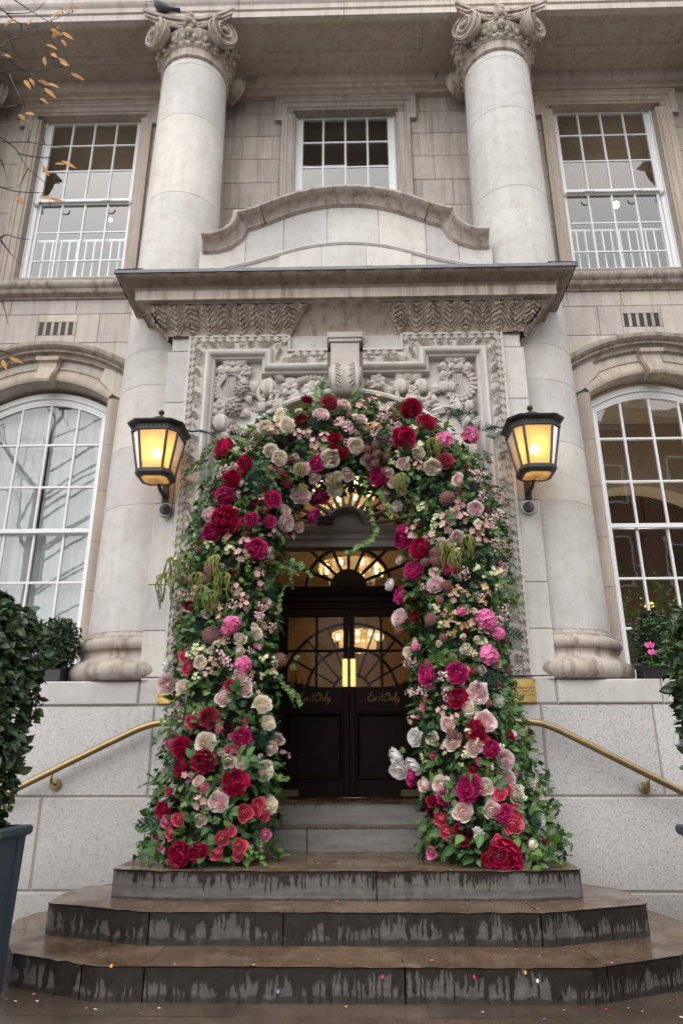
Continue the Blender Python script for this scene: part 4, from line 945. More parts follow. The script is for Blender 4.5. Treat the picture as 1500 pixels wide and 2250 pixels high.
for i in range(13):
    a0, a1 = math.pi*max(0, i-.5)/12, math.pi*min(12, i+.5)/12; p = MB(); p.prism(([(q[0], q[1]) for q in arc(0, FZ, .20, a0, a1, 3)]+arc(0, FZ, 1.15, a1, a0, 5))[::-1], .005, .009); p.obj('pane', DGLASS, fl)
m = MB(); msweep(m, [(-1.22, 0), (1.22, 0)], [(-.1, -.015), (.045, -.015), (.05, .01), (.03, .02), (.03, .06), (.045, .068), (.045, .11), (.06, .125), (.075, .15), (.08, .185), (-.1, .19)], lambda x, y, h: (x, y, h)); m.obj('transom', GREYP, fl, True, 30)
MB().box(-.28, -.13, -.13, -.08, .19, .27, ch=.01).obj('junction_box', PLAST, fl)
for s in (-1, 1): MB().box(min(s*1.10, s*1.22), max(s*1.10, s*1.22), -.02, .08, -2.26, -.02, ch=.01).obj('post', GREYP, fl)
vs = bp('vestibule')
b = MB(); YV0, YV1 = .56, 1.6
for s in (-1, 1): b.box(min(s*1.22, s*1.3), max(s*1.22, s*1.3), YV0, YV1+.3, .7, 3.3)
A = arc(0, 3.3, 1.22, math.pi, 0, 25); b.grid([[(x, YV0, z) for x, z in A], [(x, YV1, z) for x, z in A]]); b.obj('vestibule_wall', CREAM, vs)
DY = YV1
dr = empty('entrance_doorcase', (0, DY-.5, Z5), B); D = lambda z: z-Z5
def wb(name, x0, x1, z0, z1, y0=0, y1=.06, ch=.006, p=None): return MB().box(x0, x1, y0, y1, D(z0), D(z1), ch=ch).obj(name, WOOD, p or dr)
for s in (-1, 1): wb('door_post', min(s*.76, s*1.22), max(s*.76, s*1.22), Z5, 2.97, -.03, .08)
m = MB(); msweep(m, [(-1.22, 0), (1.22, 0)], [(-.1, D(2.74)), (.03, D(2.74)), (.035, D(2.80)), (.05, D(2.81)), (.05, D(2.86)), (.075, D(2.88)), (.09, D(2.92)), (.10, D(2.96)), (-.1, D(2.975))], lambda x, y, h: (x, y, h)); m.obj('door_head', WOOD, dr, True, 30)
for name, r0, r1 in (('fan_ring', .44, .475), ('fan_ring', .90, .96)):
    m = MB(); msweep(m, arc(0, D(2.975), r1, math.pi, 0, 33), [(0, .04), (0, -.01), (.01, -.02), (r1-r0-.01, -.02), (r1-r0, -.01), (r1-r0, .04)], lambda a, b, h: (a, h, b)); m.obj(name, WOOD, dr, True, 40)
m = MB(); m.prism(arc(0, D(2.975), .20, math.pi, 0, 17)[::-1], -.015, .04); m.obj('fan_hub', WOOD, dr)
for i in range(7):
    a = math.pi*(i+1)/8; m = MB(); d = np.array([math.cos(a), math.sin(a)]); m.tube([(d[0]*.19, .01, D(2.975)+d[1]*.19), (d[0]*.93, .01, D(2.975)+d[1]*.93)], .019, 6); m.obj('fan_bar', WOOD, dr)
b = MB(); A = arc(0, D(2.975), .96, math.pi, 0, 25); b.grid([[(x, .0, z) for x, z in A], [(x*1.6, .0, max(z, 0)+(0 if abs(x) > .9 else 0)+1.2*abs(math.sin(math.acos(max(-1, min(1, x/.96)))))) for x, z in A]]); b.obj('wall_over_door', CREAM, dr)
for i in range(8):
    p = MB(); p.prism(([(q[0], q[1]) for q in arc(0, D(2.975), .19, math.pi*i/8, math.pi*(i+1)/8, 3)]+arc(0, D(2.975), .92, math.pi*(i+1)/8, math.pi*i/8, 5))[::-1], .012, .016); p.obj('pane', DGLASS, dr)
KICK = simple('tarnished_plate', (.10, .07, .04), .5, .6)
def script(parent, cx, cz, h):
    "the words Exit Only in a flowing hand, as raised gold strokes"
    S = [[(.62, .95), (.45, 1.02), (.30, .92), (.32, .72), (.48, .62), (.30, .58), (.12, .40), (.10, .18), (.28, .02), (.52, .08), (.68, .25)],
         [(.72, .56), (.93, .27), (1.14, .0)], [(1.16, .58), (.93, .28), (.68, -.02)],
         [(1.37, .52), (1.36, .30), (1.37, .08), (1.44, .04)], [(1.40, .80), (1.44, .90)],
         [(1.72, .95), (1.68, .45), (1.68, .10), (1.76, .03), (1.84, .12)], [(1.56, .55), (1.86, .58)],
         [(2.45, .98), (2.18, .92), (2.0, .55), (2.02, .18), (2.22, .02), (2.48, .22), (2.58, .60), (2.50, .92), (2.30, .95), (2.24, .75), (2.42, .66), (2.66, .78)],
         [(2.66, .42), (2.74, .48), (2.72, .05), (2.82, .38), (2.94, .48), (2.94, .14), (3.02, .04), (3.12, .16)],
         [(3.12, .16), (3.30, .70), (3.36, .98), (3.26, 1.0), (3.20, .60), (3.20, .14), (3.28, .03), (3.40, .16)],
         [(3.40, .44), (3.48, .48), (3.48, .15), (3.56, .04), (3.72, .46), (3.62, .0), (3.48, -.42), (3.34, -.40), (3.42, -.16), (3.80, .10)]]
    m = MB()
    for st in S:
        P = [(cx+(x-1.95)*h+.12*z*h, -.034, cz+z*h) for x, z in (spline(st, 6) if len(st) > 2 else np.array(st))]
        n_ = len(P); m.tube(P, [h*(.030+.022*abs(math.sin(i*.45))) for i in range(n_)], 5, flat=.4)
    return m.obj('lettering', GOLD, parent)
for s in (-1, 1):
    lf_ = empty('door_leaf', (s*.375, DY-.5, Z5), B); x0, x1 = -.3738, .3738
    def w2(name, a, b_, z0, z1, y0=-.02, y1=.03, ch=.005): return MB().box(a, b_, y0, y1, D(z0), D(z1), ch=ch).obj(name, WOOD, lf_)
    io = .065; gx0, gx1 = (-.27, .315) if s < 0 else (-.315, .27); zt, zb, zm = 2.65, 1.91, 2.285
    w2('stile', x0, gx0, Z5+.012, 2.735); w2('stile', gx1, x1, Z5+.012, 2.735); w2('top_rail', gx0, gx1, zt, 2.735); w2('lock_rail', gx0, gx1, 1.66, zb); w2('bottom_rail', gx0, gx1, Z5+.012, 1.01)
    gm = (gx0+gx1)/2-.01*s
    w2('glazing_bar', gm-.013, gm+.013, zb, zt, -.012, .02); w2('glazing_bar', gx0, gx1, zm-.013, zm+.013, -.010, .018)
    for a, b_ in ((gx0, gm), (gm, gx1)):
        for c_, d_ in ((zb, zm), (zm, zt)): MB().box(a, b_, .0, .004, D(c_), D(d_)).obj('pane', DGLASS, lf_)
    w2('panel', gx0+.0, gx1, 1.01, 1.66, .0, .02)
    m = MB(); msweep(m, [(gx0, D(1.66)), (gx1, D(1.66)), (gx1, D(1.01)), (gx0, D(1.01))], [(0, -.02), (.008, -.03), (.02, -.03), (.03, -.015), (.045, .0)], lambda a, b, h: (a, h, b), closed=True); m.obj('panel_moulding', WOOD, lf_)
    pxa, pxb = (.305, .362) if s < 0 else (-.362, -.305)
    o = MB().box(pxa, pxb, -.026, -.02, D(1.912), D(2.20), ch=.002).obj('push_plate', BRASSP, lf_)
    for zz_ in (1.925, 2.187):
        for xx_ in (pxa+.01, pxb-.01): m = MB(); m.ball((xx_, -.027, D(zz_)), .004, 6, 4); m.obj('screw', BRASS, lf_)
    script(lf_, -.02*s, D(1.765), .088)
    xa, xb = (-.36, -.13) if s < 0 else (.13, .36); MB().box(xa, xb, -.03, -.022, D(Z5+.02), D(Z5+.08)).obj('kick_plate', KICK, lf_)
# hall beyond the doors
hl = bp('hall'); b = MB(); y0, y1 = DY+.1, 8.
V = [(-1.9, y0, .8), (1.9, y0, .8), (1.9, y1, .8), (-1.9, y1, .8), (-1.9, y0, 4.6), (1.9, y0, 4.6), (1.9, y1, 4.6), (-1.9, y1, 4.6)]
b.add(V, [(3, 2, 6, 7), (0, 3, 7, 4), (2, 1, 5, 6), (4, 7, 6, 5)]); b.add(V, [(0, 1, 2, 3)], 1); b.obj('hall_wall', [CREAM, CARPET], hl)
m = MB(); msweep(m, arc(0, 2.2, 1.5, math.pi, 0, 31), [(0, 0), (.0, -.10), (.12, -.10), (.14, 0)], FXZ(5.2)); m.obj('hall_arch', CREAM, hl, True, 40)
sc_ = bp('inner_screen'); YS = 4.6
for rr in (.28, .66, 1.02):
    m = MB(); m.tube([(x, YS, z) for x, z in arc(0, 2.12, rr, math.pi, 0, 31)], .022, 6); m.obj('screen_ring', WOOD, sc_, True)
for i in range(9):
    a = math.pi*(i+.5)/9; m = MB(); m.tube([(.28*math.cos(a), YS, 2.12+.28*math.sin(a)), (1.02*math.cos(a), YS, 2.12+1.02*math.sin(a))], .016, 6); m.obj('screen_bar', WOOD, sc_)
MB().box(-1.9, 1.9, YS-.05, YS+.05, 1.92, 2.12).obj('screen_rail', WOOD, sc_); MB().box(-1.9, -1.02, YS-.04, YS+.04, .8, 1.92).obj('screen_panel', WOOD, sc_); MB().box(1.02, 1.9, YS-.04, YS+.04, .8, 1.92).obj('screen_panel', WOOD, sc_); MB().box(-1.02, 1.02, YS-.03, YS+.03, .8, 1.92).obj('screen_panel', WOOD, sc_)
def chandelier(loc, r, h, label, n=10, e=16):
    c = empty('chandelier', loc); tag(c, label, 'chandelier', 'glass chandeliers in the hall')
    for k, (rr, zz_) in enumerate(((r, 0), (r*.72, -h*.45))):
        m = MB(); nseg = 40; rows = []
        for i in range(nseg):
            a = 2*math.pi*i/nseg; w_ = 1+.05*(i % 2); rows.append([(rr*w_*math.cos(a), rr*w_*math.sin(a), zz_+h*.30+.012*(i % 2)), (rr*w_*1.02*math.cos(a), rr*w_*1.02*math.sin(a), zz_), (rr*w_*.95*math.cos(a), rr*w_*.95*math.sin(a), zz_-h*.32-.02*(i % 2))])
        m.grid(rows, wrap_u=True); m.obj('crystal_skirt', CRYST, c)
        m = MB(); m.tube([(rr*.98*math.cos(a), rr*.98*math.sin(a), zz_+h*.31) for a in np.linspace(0, 2*math.pi, 33)], .012, 6); m.obj('ring', BRASSP, c, True)
    for i in range(n):
        a = 2*math.pi*(i+.5)/n; m = MB(); m.ball((r*.85*math.cos(a), r*.85*math.sin(a), .02), .030, 8, 6, sc=(1, 1, 1.3)); m.obj('bulb', CBULB, c, True)
    m = MB(); m.tube([(0, 0, h*.3), (0, 0, h*.3+.5)], .01, 6); m.obj('stem', BRASSP, c)
    l = bpy.data.lights.new('chandelier_light', 'POINT'); l.energy = e; l.color = (1, .72, .42); l.shadow_soft_size = .25; lo = bpy.data.objects.new('chandelier_light', l); link(lo, c); lo.location = (0, 0, -h*.9)
chandelier((-.05, 1.02, 3.86), .33, .26, 'nearest glass chandelier, lit, behind the sunburst fanlight', 9, 5)
chandelier((.02, 3.3, 3.62), .42, .24, 'lit glass chandelier seen through the dark inner fanlight', 8, 4)
chandelier((.09, 6.3, 3.22), .42, .28, 'farthest lit glass chandelier, seen through the door panes', 10, 8)
# desk lamp with green shade and two palms in the hall
dl = empty('desk_lamp', (.20, 4.2, 2.05)); tag(dl, 'small desk lamp with green shade seen through the right door', 'lamp')
GRN = simple('green_shade', (.02, .20, .07), .3); m = MB(); m.lathe([(.085, 0), (.105, .0), (.08, .13), (.06, .13)], n=20, cap=False); m.obj('shade', GRN, dl, True); m = MB(); m.lathe([(.05, -.16), (.05, -.14), (.008, -.13), (.008, .05)], n=12); m.obj('stand', BRASSP, dl)
PALM = leaf('palm', (.010, .018, .008), (.02, .04, .015))
for k, (px, py) in enumerate(((-.62, 2.6), (.66, 2.6))):
    pm = empty('potted_palm', (px, py, Z5)); tag(pm, 'dark potted palm inside, behind the %s door leaf' % ('left', 'right')[k], 'plant', 'palms in the hall')
    m = MB(); m.lathe([(.13, 0), (.17, .35), (.18, .36), (.16, .36), (.15, .3)], n=20); m.obj('pot', WOOD, pm, True); m = MB()
    m.tube([(0, 0, .3), (0, 0, 1.1)], .03, 6)
    for i in range(30):
        a = i*2.4; el = random.uniform(.2, 1.3); L_ = random.uniform(.3, .45); d = np.array([math.cos(a)*math.cos(el), math.sin(a)*math.cos(el), math.sin(el)]); sd = np.array([-math.sin(a), math.cos(a), 0])
        rows = []
        for q in np.linspace(0, 1, 5): p = np.array([0, 0, 1.1])+d*L_*q-np.array([0, 0, .15])*q*q; wv = .016*(1-q)+.001; rows.append([p-sd*wv, p+sd*wv])
        m.grid(rows)
    m.obj('fronds', PALM, pm)
# ================================================================= wall lanterns
def oct_ring(a, b, c, z):     # chamfered rectangle: half width a, half depth b, chamfer c
    return [(-a+c, -b, z), (a-c, -b, z), (a, -b+c, z), (a, b-c, z), (a-c, b, z), (-a+c, b, z), (-a, b-c, z), (-a, -b+c, z)]
def lantern(x, label):
    z0 = 3.44; L_ = empty('wall_lantern', (x, -.36, z0)); tag(L_, label, 'lantern', 'lit wall lanterns beside the doorway')
    top = oct_ring(.225, .225, .085, .42); bot = oct_ring(.155, .155, .055, .02)
    for i in range(8):       # panes
        j_ = (i+1) % 8; p = np.array([top[i], top[j_], bot[j_], bot[i]]); cen = p.mean(0); n_ = np.array([cen[0], cen[1], 0]); n_ /= np.linalg.norm(n_); q = p-n_*.004
        b = MB(); b.add(np.vstack([p, q]), [(0, 1, 2, 3), (7, 6, 5, 4), (0, 4, 5, 1), (1, 5, 6, 2), (2, 6, 7, 3), (3, 7, 4, 0)]); b.obj('pane', AMBER, L_)
        b = MB(); b.tube([top[i], bot[i]], .013, 6); b.obj('glazing_bar', IRON, L_)
    def ring(name, spec):
        b = MB(); rows = [oct_ring(*s) for s in spec]; b.grid(rows, wrap_v=True); b.add(rows[-1], [tuple(range(8))]); b.add(rows[0], [tuple(range(7, -1, -1))]); return b.obj(name, IRON, L_)
    b = MB(); rows = [oct_ring(*s) for s in ((.150, .150, .055, .02), (.168, .168, .06, .035), (.172, .172, .062, .02), (.172, .172, .062, -.005), (.155, .155, .055, -.03), (.125, .125, .045, -.035), (.125, .125, .045, -.02))]; b.grid(rows, wrap_v=True); b.obj('bottom_rim', IRON, L_)
    b = MB(); r0 = oct_ring(.135, .135, .048, -.03); b.add(r0, [tuple(range(7, -1, -1))]); r1 = oct_ring(.135, .135, .048, -.026); b.add(r1, [tuple(range(8))]); b.obj('bottom_pane', AMBER, L_)
    ring('cornice', ((.215, .215, .082, .405), (.238, .238, .09, .412), (.24, .24, .09, .435), (.232, .232, .088, .44), (.232, .232, .088, .465), (.25, .25, .095, .475), (.27, .27, .10, .49), (.275, .275, .10, .505), (.20, .20, .08, .525)))
    for i in range(8):        # dentils along the cornice
        a, c = np.array(oct_ring(.236, .236, .089, .45)[i]), np.array(oct_ring(.236, .236, .089, .45)[(i+1) % 8]); k = 7 if i % 2 == 0 else 5
        b = MB()
        for q in range(k): p = a+(c-a)*(q+.5)/k; b.ball(p, .011, 4, 3, sc=(.8, .8, 1.2))
        b.obj('dentil_row', IRON, L_)['kind'] = 'stuff'
    b = MB(); b.lathe([(.205, .515), (.19, .535), (.15, .575), (.10, .605), (.085, .61), (.08, .622), (.06, .635), (.03, .648), (.014, .655), (.012, .672), (.022, .68), (.03, .70), (.022, .722), (0, .73)], n=24, cap=False); b.obj('roof', IRON, L_, True, 40)
    b = MB(); b.tube([(0, 0, .0), (0, 0, .16)], .02, 8); b.obj('lamp_holder', IRON, L_)
    b = MB(); b.ball((0, -.03, .235), .042, 14, 10, sc=(1, 1, 1.2)); b.obj('bulb', BULB, L_, True)
    b = MB(); b.tube([(0, .10, -.02), (0, .2, -.06), (0, .34, -.07), (0, .405, -.04)], [.018, .02, .022, .025], 8); b.box(-.03, .03, .37, .406, -.13, .13); b.obj('wall_bracket', IRON, L_); b = MB(); b.tube([(0, .2, .49), (0, .4, .45)], .016, 6); b.obj('stay', IRON, L_)
    L_.scale = (.88, .88, .88); L_.location.z = 3.478
    l = bpy.data.lights.new('lantern_light', 'POINT'); l.energy = 2.2; l.color = (1, .70, .36); l.shadow_soft_size = .05; lo = bpy.data.objects.new('lantern_light', l); link(lo, L_); lo.location = (0, -.03, .235)
lantern(-1.625, 'lit black iron lantern with amber glass on the left pilaster')
lantern(1.622, 'lit black iron lantern with amber glass on the right pilaster')
for s, nm in ((-1, 'left'), (1, 'right')):
    f_ = empty('security_light', (s*1.612, -.004, 3.30 if s < 0 else 3.29)); tag(f_, 'round dark eyeball fitting below the %s lantern' % nm, 'fitting', 'eyeball fittings below the lanterns')
    b = MB(); b.lathe([(.0, 0), (.088, 0), (.09, .02), (.082, .035), (.066, .04), (.064, .02), (0, .02)], n=28, cap=False); b.v = [(x, -z, y) for x, y, z in b.v]; b.obj('ring', PLASTL, f_, True, 40)
    b = MB(); b.ball((0, -.045, 0), .062, 18, 12); b.obj('housing', PLAST, f_, True)
    b = MB(); b.tube([(-.0*s, -.07, -.008), (-s*.045, -.135, -.03)], [.044, .04], 14); b.obj('lens_hood', PLAST, f_, True, 40); f_.scale = (.78, .78, .78)
def cable(name, pts, r, label, m=RUBBER):
    b = MB(); b.tube(spline(pts, 6), r, 6); tag(b.obj(name, m, None, True), label, 'cable')
cable('black_cable', [U(405, 945, -.10), U(425, 948, -.11), U(440, 946, -.10), U(455, 950, -.11), U(470, 957, -.12), U(485, 972, -.2), U(490, 985, -.25)], .009, 'black cable running from left lantern into the flowers')
cable('black_cable', [U(1110, 938, -.10), U(1098, 940, -.11), U(1085, 937, -.11), U(1070, 942, -.2)], .008, 'black cable running from right lantern into the flowers')
cable('black_cable', [U(392, 1010, -.05), (-1.535, -.055, 3.6), (-1.545, -.055, 3.3), (-1.56, -.03, 3.22), (-1.6, -.02, 3.2)], .005, 'thin wire looping down beside the left eyeball fitting')

# ================================================================= brass handrails
def rail(name, pts, label, ball=None, brackets=()):
    h = empty(name, pts[0]); tag(h, label, 'handrail', 'brass handrails on the granite wall'); o = np.array(pts[0]); P = spline([np.array(p)-o for p in pts], 8)
    b = MB(); b.tube(P, .027, 14); b.obj('rail', BRASS, h, True, 60)
    if ball is not None:
        b = MB(); q = np.array(ball)-o; b.ball(q, .052, 18, 12); b.obj('ball_end', BRASSP, h, True); b = MB(); b.tube([q+(.04, 0, 0), q+(.06, 0, 0), q+(.075, 0, 0)], [.03, .036, .03], 14); b.obj('collar', BRASS, h, True)
    for p in brackets:
        q = np.array(p)-o; b = MB(); b.tube([q, q+(0, .02, -.07), q+(0, .07, -.085), q+(0, .12-.012, -.085)], .012, 8); b.obj('bracket', BRASS, h, True)
        b = MB(); b.lathe([(0, 0), (.045, 0), (.045, .012), (.02, .02), (0, .02)], n=20, cap=False); b.v = [(x+q[0], -z+q[1]+.11, y+q[2]-.085) for x, y, z in b.v]; b.obj('wall_rose', BRASS, h, True, 40)
rail('handrail', [(-1.02, -.12, 1.465), (-1.3, -.12, 1.465), (-1.48, -.12, 1.462), (-1.60, -.12, 1.435), (-1.72, -.12, 1.385), (-2.0, -.12, 1.25), (-2.40, -.12, 1.055), (-2.9, -.12, .81)], 'left brass handrail running down the granite behind the hedge', None, [(-1.40, -.12, 1.45), (-2.3, -.12, 1.09)])
rail('handrail', [(1.25, -.12, 1.462), (1.38, -.12, 1.462), (1.50, -.12, 1.455), (1.60, -.12, 1.425), (1.72, -.12, 1.37), (2.05, -.12, 1.20), (2.45, -.12, .995), (2.9, -.12, .76)], 'right brass handrail with ball end running down the granite', (1.215, -.12, 1.462), [(1.435, -.12, 1.445), (2.3, -.12, 1.06)])

# ================================================================= brass plaques
def textmesh(body, size):
    cu = bpy.data.curves.new('t', 'FONT'); cu.body = body; cu.size = size; cu.align_x = 'CENTER'; cu.offset = size*.012; cu.space_character = 1.05
    o = bpy.data.objects.new('t', cu); COL.objects.link(o); dg = bpy.context.evaluated_depsgraph_get(); me = bpy.data.meshes.new_from_object(o.evaluated_get(dg)); bpy.data.objects.remove(o); return me
for s, x, nm in ((-1, -1.452, 'left'), (1, 1.437, 'right')):
    pq = empty('brass_plaque', (x, -.012, 1.617)); tag(pq, 'brass name plaque on the %s jamb, %s' % (nm, 'partly hidden by flowers' if s < 0 else 'fully visible beside the handrail'), 'plaque', 'brass name plaques')
    MB().box(-.098, .098, -.010, 0, 0, .19, ch=.004).obj('plate', BRASSP, pq)
    for sx in (-1, 1):
        for z in (.014, .176): b = MB(); b.ball((sx*.084, -.012, z), .008, 8, 6); b.obj('screw', BRASS, pq, True)
    for i, t in enumerate(('KENSINGTON', 'AND CHELSEA', 'REGISTER OFFICE')):
        me = textmesh(t, .0245); me.materials.clear(); me.materials.append(INK); o = mobj('lettering', me, pq, (0, -.0112, .108-i*.028)); o.rotation_euler = (R(90), 0, 0); o.scale = (.86 if i == 2 else 1, 1, 1)

# ================================================================= leaves
def leaf_mesh_pts(L_, w, curl=.15, fold=.25, lobes=None, n=5):
    rows = []; A = []
    for q in np.linspace(0, 1, n):
        wv = w*(math.sin(math.pi*(q**.8))*.98+.02); y = L_*q; z = -curl*L_*q*q
        rows.append([(-wv, y, z+fold*wv), (0, y, z), (wv, y, z+fold*wv)]); A.append([1, 0, 1])
    return np.array(rows), np.array(A)
def ivy_pts(sz):
    "five-lobed ivy leaf as a fan, folded on the midrib"
    out = [(0, -.05), (.30, -.22), (.62, -.05), (.45, .22), (.55, .55), (.25, .50), (0, 1.0), (-.25, .50), (-.55, .55), (-.45, .22), (-.62, -.05), (-.30, -.22)]
    V = [(0, .12*sz, 0)]+[(x*sz, y*sz, (abs(x)*.30-.18*y*y)*sz) for x, y in out]; n_ = len(out)
    return V, [(0, i+1, (i+1) % n_+1) for i in range(n_)], [0]+[.25 if abs(x) < .05 else 1 for x, y in out]
class Leaves:
    "collects many leaves into one mesh quickly"
    def __init__(s): s.V = []; s.F = []; s.A = []; s.M = []; s.n = 0
    def add(s, V, F, a, M, mi=0, rnd=None):
        V = np.asarray(V)@np.asarray(M)[:3, :3].T+np.asarray(M)[:3, 3]; r = random.random() if rnd is None else rnd
        s.V.append(V); s.F.extend([tuple(i+s.n for i in f) for f in F]); s.M.extend([mi]*len(F)); s.A.append(np.column_stack([a, np.full(len(V), r), np.full(len(V), .5)])); s.n += len(V)
    def mesh(s, name, mats, smooth=False):
        me = bpy.data.meshes.new(name); me.from_pydata(np.vstack(s.V).tolist(), [], s.F)
        for m in mats: me.materials.append(m)
        me.polygons.foreach_set('material_index', s.M); at = me.attributes.new('pt', 'FLOAT_VECTOR', 'POINT'); at.data.foreach_set('vector', np.vstack(s.A).astype(np.float32).ravel())
        if smooth: me.polygons.foreach_set('use_smooth', [True]*len(me.polygons))
        me.update(); return me
def LP(L_, w, curl=.15, fold=.25, n=5):
    r, a = leaf_mesh_pts(L_, w, curl, fold, n=n); k = r.shape[0]; F = []
    for i in range(k-1): F += [(i*3, i*3+1, i*3+4, i*3+3), (i*3+1, i*3+2, i*3+5, i*3+4)]
    return r.reshape(-1, 3), F, a.reshape(-1)
def SERR(L_, w, curl=.2, fold=.2, n=11):
    "broad leaf with a toothed edge"
    V = []; a = []
    for i, q in enumerate(np.linspace(0, 1, n)):
        wv = w*(math.sin(math.pi*q**.75))*(1.0 if i % 2 else .86)+.001; y = L_*q; z = -curl*L_*q*q; rip = .05*w*(1 if i % 2 else -1)
        V += [(-wv, y-.03*L_*(i % 2 == 0), z+fold*wv+rip), (0, y, z), (wv, y-.03*L_*(i % 2 == 0), z+fold*wv+rip)]; a += [1, 0, 1]
    F = []
    for i in range(n-1): F += [(i*3, i*3+1, i*3+4, i*3+3), (i*3+1, i*3+2, i*3+5, i*3+4)]
    return V, F, a
LAUREL = leaf('laurel', (.022, .045, .020), (.050, .085, .032), .32, .12); LAUREL2 = leaf('laurel_young', (.06, .11, .03), (.11, .15, .04), .4, .2); BOX = leaf('boxwood', (.022, .045, .022), (.045, .075, .035), .4, .12)
IVYD = leaf('ivy_dark', (.022, .060, .016), (.050, .125, .028), .4, .15); IVYL = leaf('ivy_light', (.080, .165, .032), (.17, .29, .065), .42, .25); ROSEL = leaf('rose_leaf', (.042, .110, .028), (.10, .20, .055), .42, .2)
FIR = leaf('fir', (.014, .055, .038), (.035, .095, .065), .6, .1, .3); FIRB = leaf('fir_dark', (.012, .040, .016), (.03, .075, .024), .6, .1, .3); FIRL = leaf('fir_bright', (.10, .22, .03), (.17, .32, .06), .55, .2); AMA = leaf('amaranthus', (.15, .17, .035), (.27, .28, .065), .7, .15); STEMG = leaf('stem', (.05, .09, .025), (.09, .14, .035), .6, .1)

def rot_leaf(p, d, up=None, sc=1., roll=0):
    "leaf grows along d (local +Y), faces roughly up"
    d = np.array(d, float); d /= np.linalg.norm(d)+1e-9; up = np.array(up if up is not None else (0, 0, 1), float); x = np.cross(d, up); nx = np.linalg.norm(x)
    x = np.cross(d, (1, .3, .2)) if nx < 1e-3 else x; x /= np.linalg.norm(x); z = np.cross(x, d); c, s_ = math.cos(roll), math.sin(roll); X = x*c+z*s_; Zv = z*c-x*s_
    M = np.eye(4); M[:3, 0] = X*sc; M[:3, 1] = d*sc; M[:3, 2] = Zv*sc; M[:3, 3] = p; return M

# ================================================================= planters with clipped laurel
def planter(cx, cy, label):
    p = empty('planter', (cx, cy, 0)); tag(p, label, 'planter', 'square slate-blue planters beside the steps'); hb_, ht = .285, .315
    b = MB(); sq = lambda h: [(-h, -h), (h, -h), (h, h), (-h, h)]
    rows = [[(x, y, z) for x, y in sq(h)] for h, z in ((hb_, 0), (hb_+.008, .02), (hb_+.004, .05), (ht-.012, .775))]; b.grid(rows, wrap_v=True); b.add(rows[0], [(3, 2, 1, 0)]); b.obj('body', PLANTER, p)
    b = MB(); rows = [[(x, y, z) for x, y in sq(h)] for h, z in ((ht-.016, .765), (ht+.004, .775), (ht+.012, .79), (ht+.012, .815), (ht+.002, .825), (ht-.03, .825), (ht-.035, .74))]; b.grid(rows, wrap_v=True); b.obj('rim', PLANTER, p)
    for q in range(4):
        h = hb_+.012
        for sx in (-1, 1): m = MB(); m.box(sx*.20-.006, sx*.20+.006, -(h+.016), -h+.02, .06, .76); o = m.obj('panel_moulding', PLANTER, p); o.rotation_euler = (0, 0, q*math.pi/2)
    MB().box(-ht+.03, ht-.03, -ht+.03, ht-.03, .70, .76).obj('soil', SOIL, p)
PLX, PLY = 2.095, -1.91
planter(-PLX, PLY, 'tapered slate-blue planter at the left end of the steps'); planter(PLX+.095, PLY, 'tapered slate-blue planter at the right end of the steps')
def hedge(cx, cy, prof, label, n, seed, group, lsz=(.045, .075), mats=(LAUREL, LAUREL2), sq=.0, leafw=.34, name='laurel_bush', trunk=True, jut=.05):
    rs = random.Random(seed); st_ = random.getstate(); random.seed(seed)
    h = empty(name, (cx, cy, prof[0][1])); tag(h, label, 'shrub', group); L_ = Leaves(); z0 = prof[0][1]
    zs = [p[1] for p in prof]; rsz = [p[0] for p in prof]
    base = [LP(1., leafw, .22, .25), LP(1., leafw*1.15, .35, .18), LP(1., leafw*.85, .1, .35)]
    for i in range(n):
        z = random.uniform(zs[0], zs[-1]); r = float(np.interp(z, zs, rsz)); 
        if random.random() > (r/max(rsz))**1: continue
        a = random.uniform(0, 2*math.pi); q = (1-random.random()**2.2*.5)
        sqr = 1/max(abs(math.cos(a)), abs(math.sin(a))); rr = r*q*(1+sq*(min(sqr, 1.3)-1))+random.uniform(-jut, jut)*.6
        lump = 1+.05*math.sin(a*5+z*7)+.04*math.sin(a*9-z*11); p = (rr*lump*math.cos(a), rr*lump*math.sin(a), z-z0+random.uniform(-.02, .02))
        d = np.array([math.cos(a)*.8, math.sin(a)*.8, random.uniform(-.5, .7)])+np.array([random.gauss(0, .5), random.gauss(0, .5), random.gauss(0, .35)])
        V, F, A = random.choice(base); L_.add(V, F, A, rot_leaf(p, d, np.array([math.cos(a), math.sin(a), .5])+np.random.default_rng(i).normal(0, .35, 3), random.uniform(*lsz), random.gauss(0, .5)), 1 if random.random() < .13 else 0)
    # flat-topped or domed crown
    for i in range(n//6):
        a = random.uniform(0, 2*math.pi); r = rsz[-1]*math.sqrt(random.random()); V, F, A = random.choice(base); d = np.array([random.gauss(0, .7), random.gauss(0, .7), .6]); L_.add(V, F, A, rot_leaf((r*math.cos(a), r*math.sin(a), zs[-1]-z0+random.uniform(-.04, .04)), d, (0, 0, 1), random.uniform(*lsz)), 1 if random.random() < .1 else 0)
    o = mobj('foliage', L_.mesh('foliage', mats), h); o['kind'] = 'stuff'
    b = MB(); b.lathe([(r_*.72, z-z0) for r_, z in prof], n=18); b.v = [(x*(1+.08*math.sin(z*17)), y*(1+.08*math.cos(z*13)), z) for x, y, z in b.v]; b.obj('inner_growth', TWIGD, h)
    if trunk: b = MB(); b.tube([(0, 0, -.12), (.01, 0, .15), (0, .01, .5)], [.03, .028, .02], 7); b.obj('trunk', BARK, h)
    random.setstate(st_); return h
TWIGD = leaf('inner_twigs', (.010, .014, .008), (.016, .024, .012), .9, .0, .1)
hp = [(.19, .82), (.25, .9), (.29, 1.15), (.315, 1.5), (.325, 1.75), (.30, 1.90), (.24, 1.98), (.14, 2.03)]
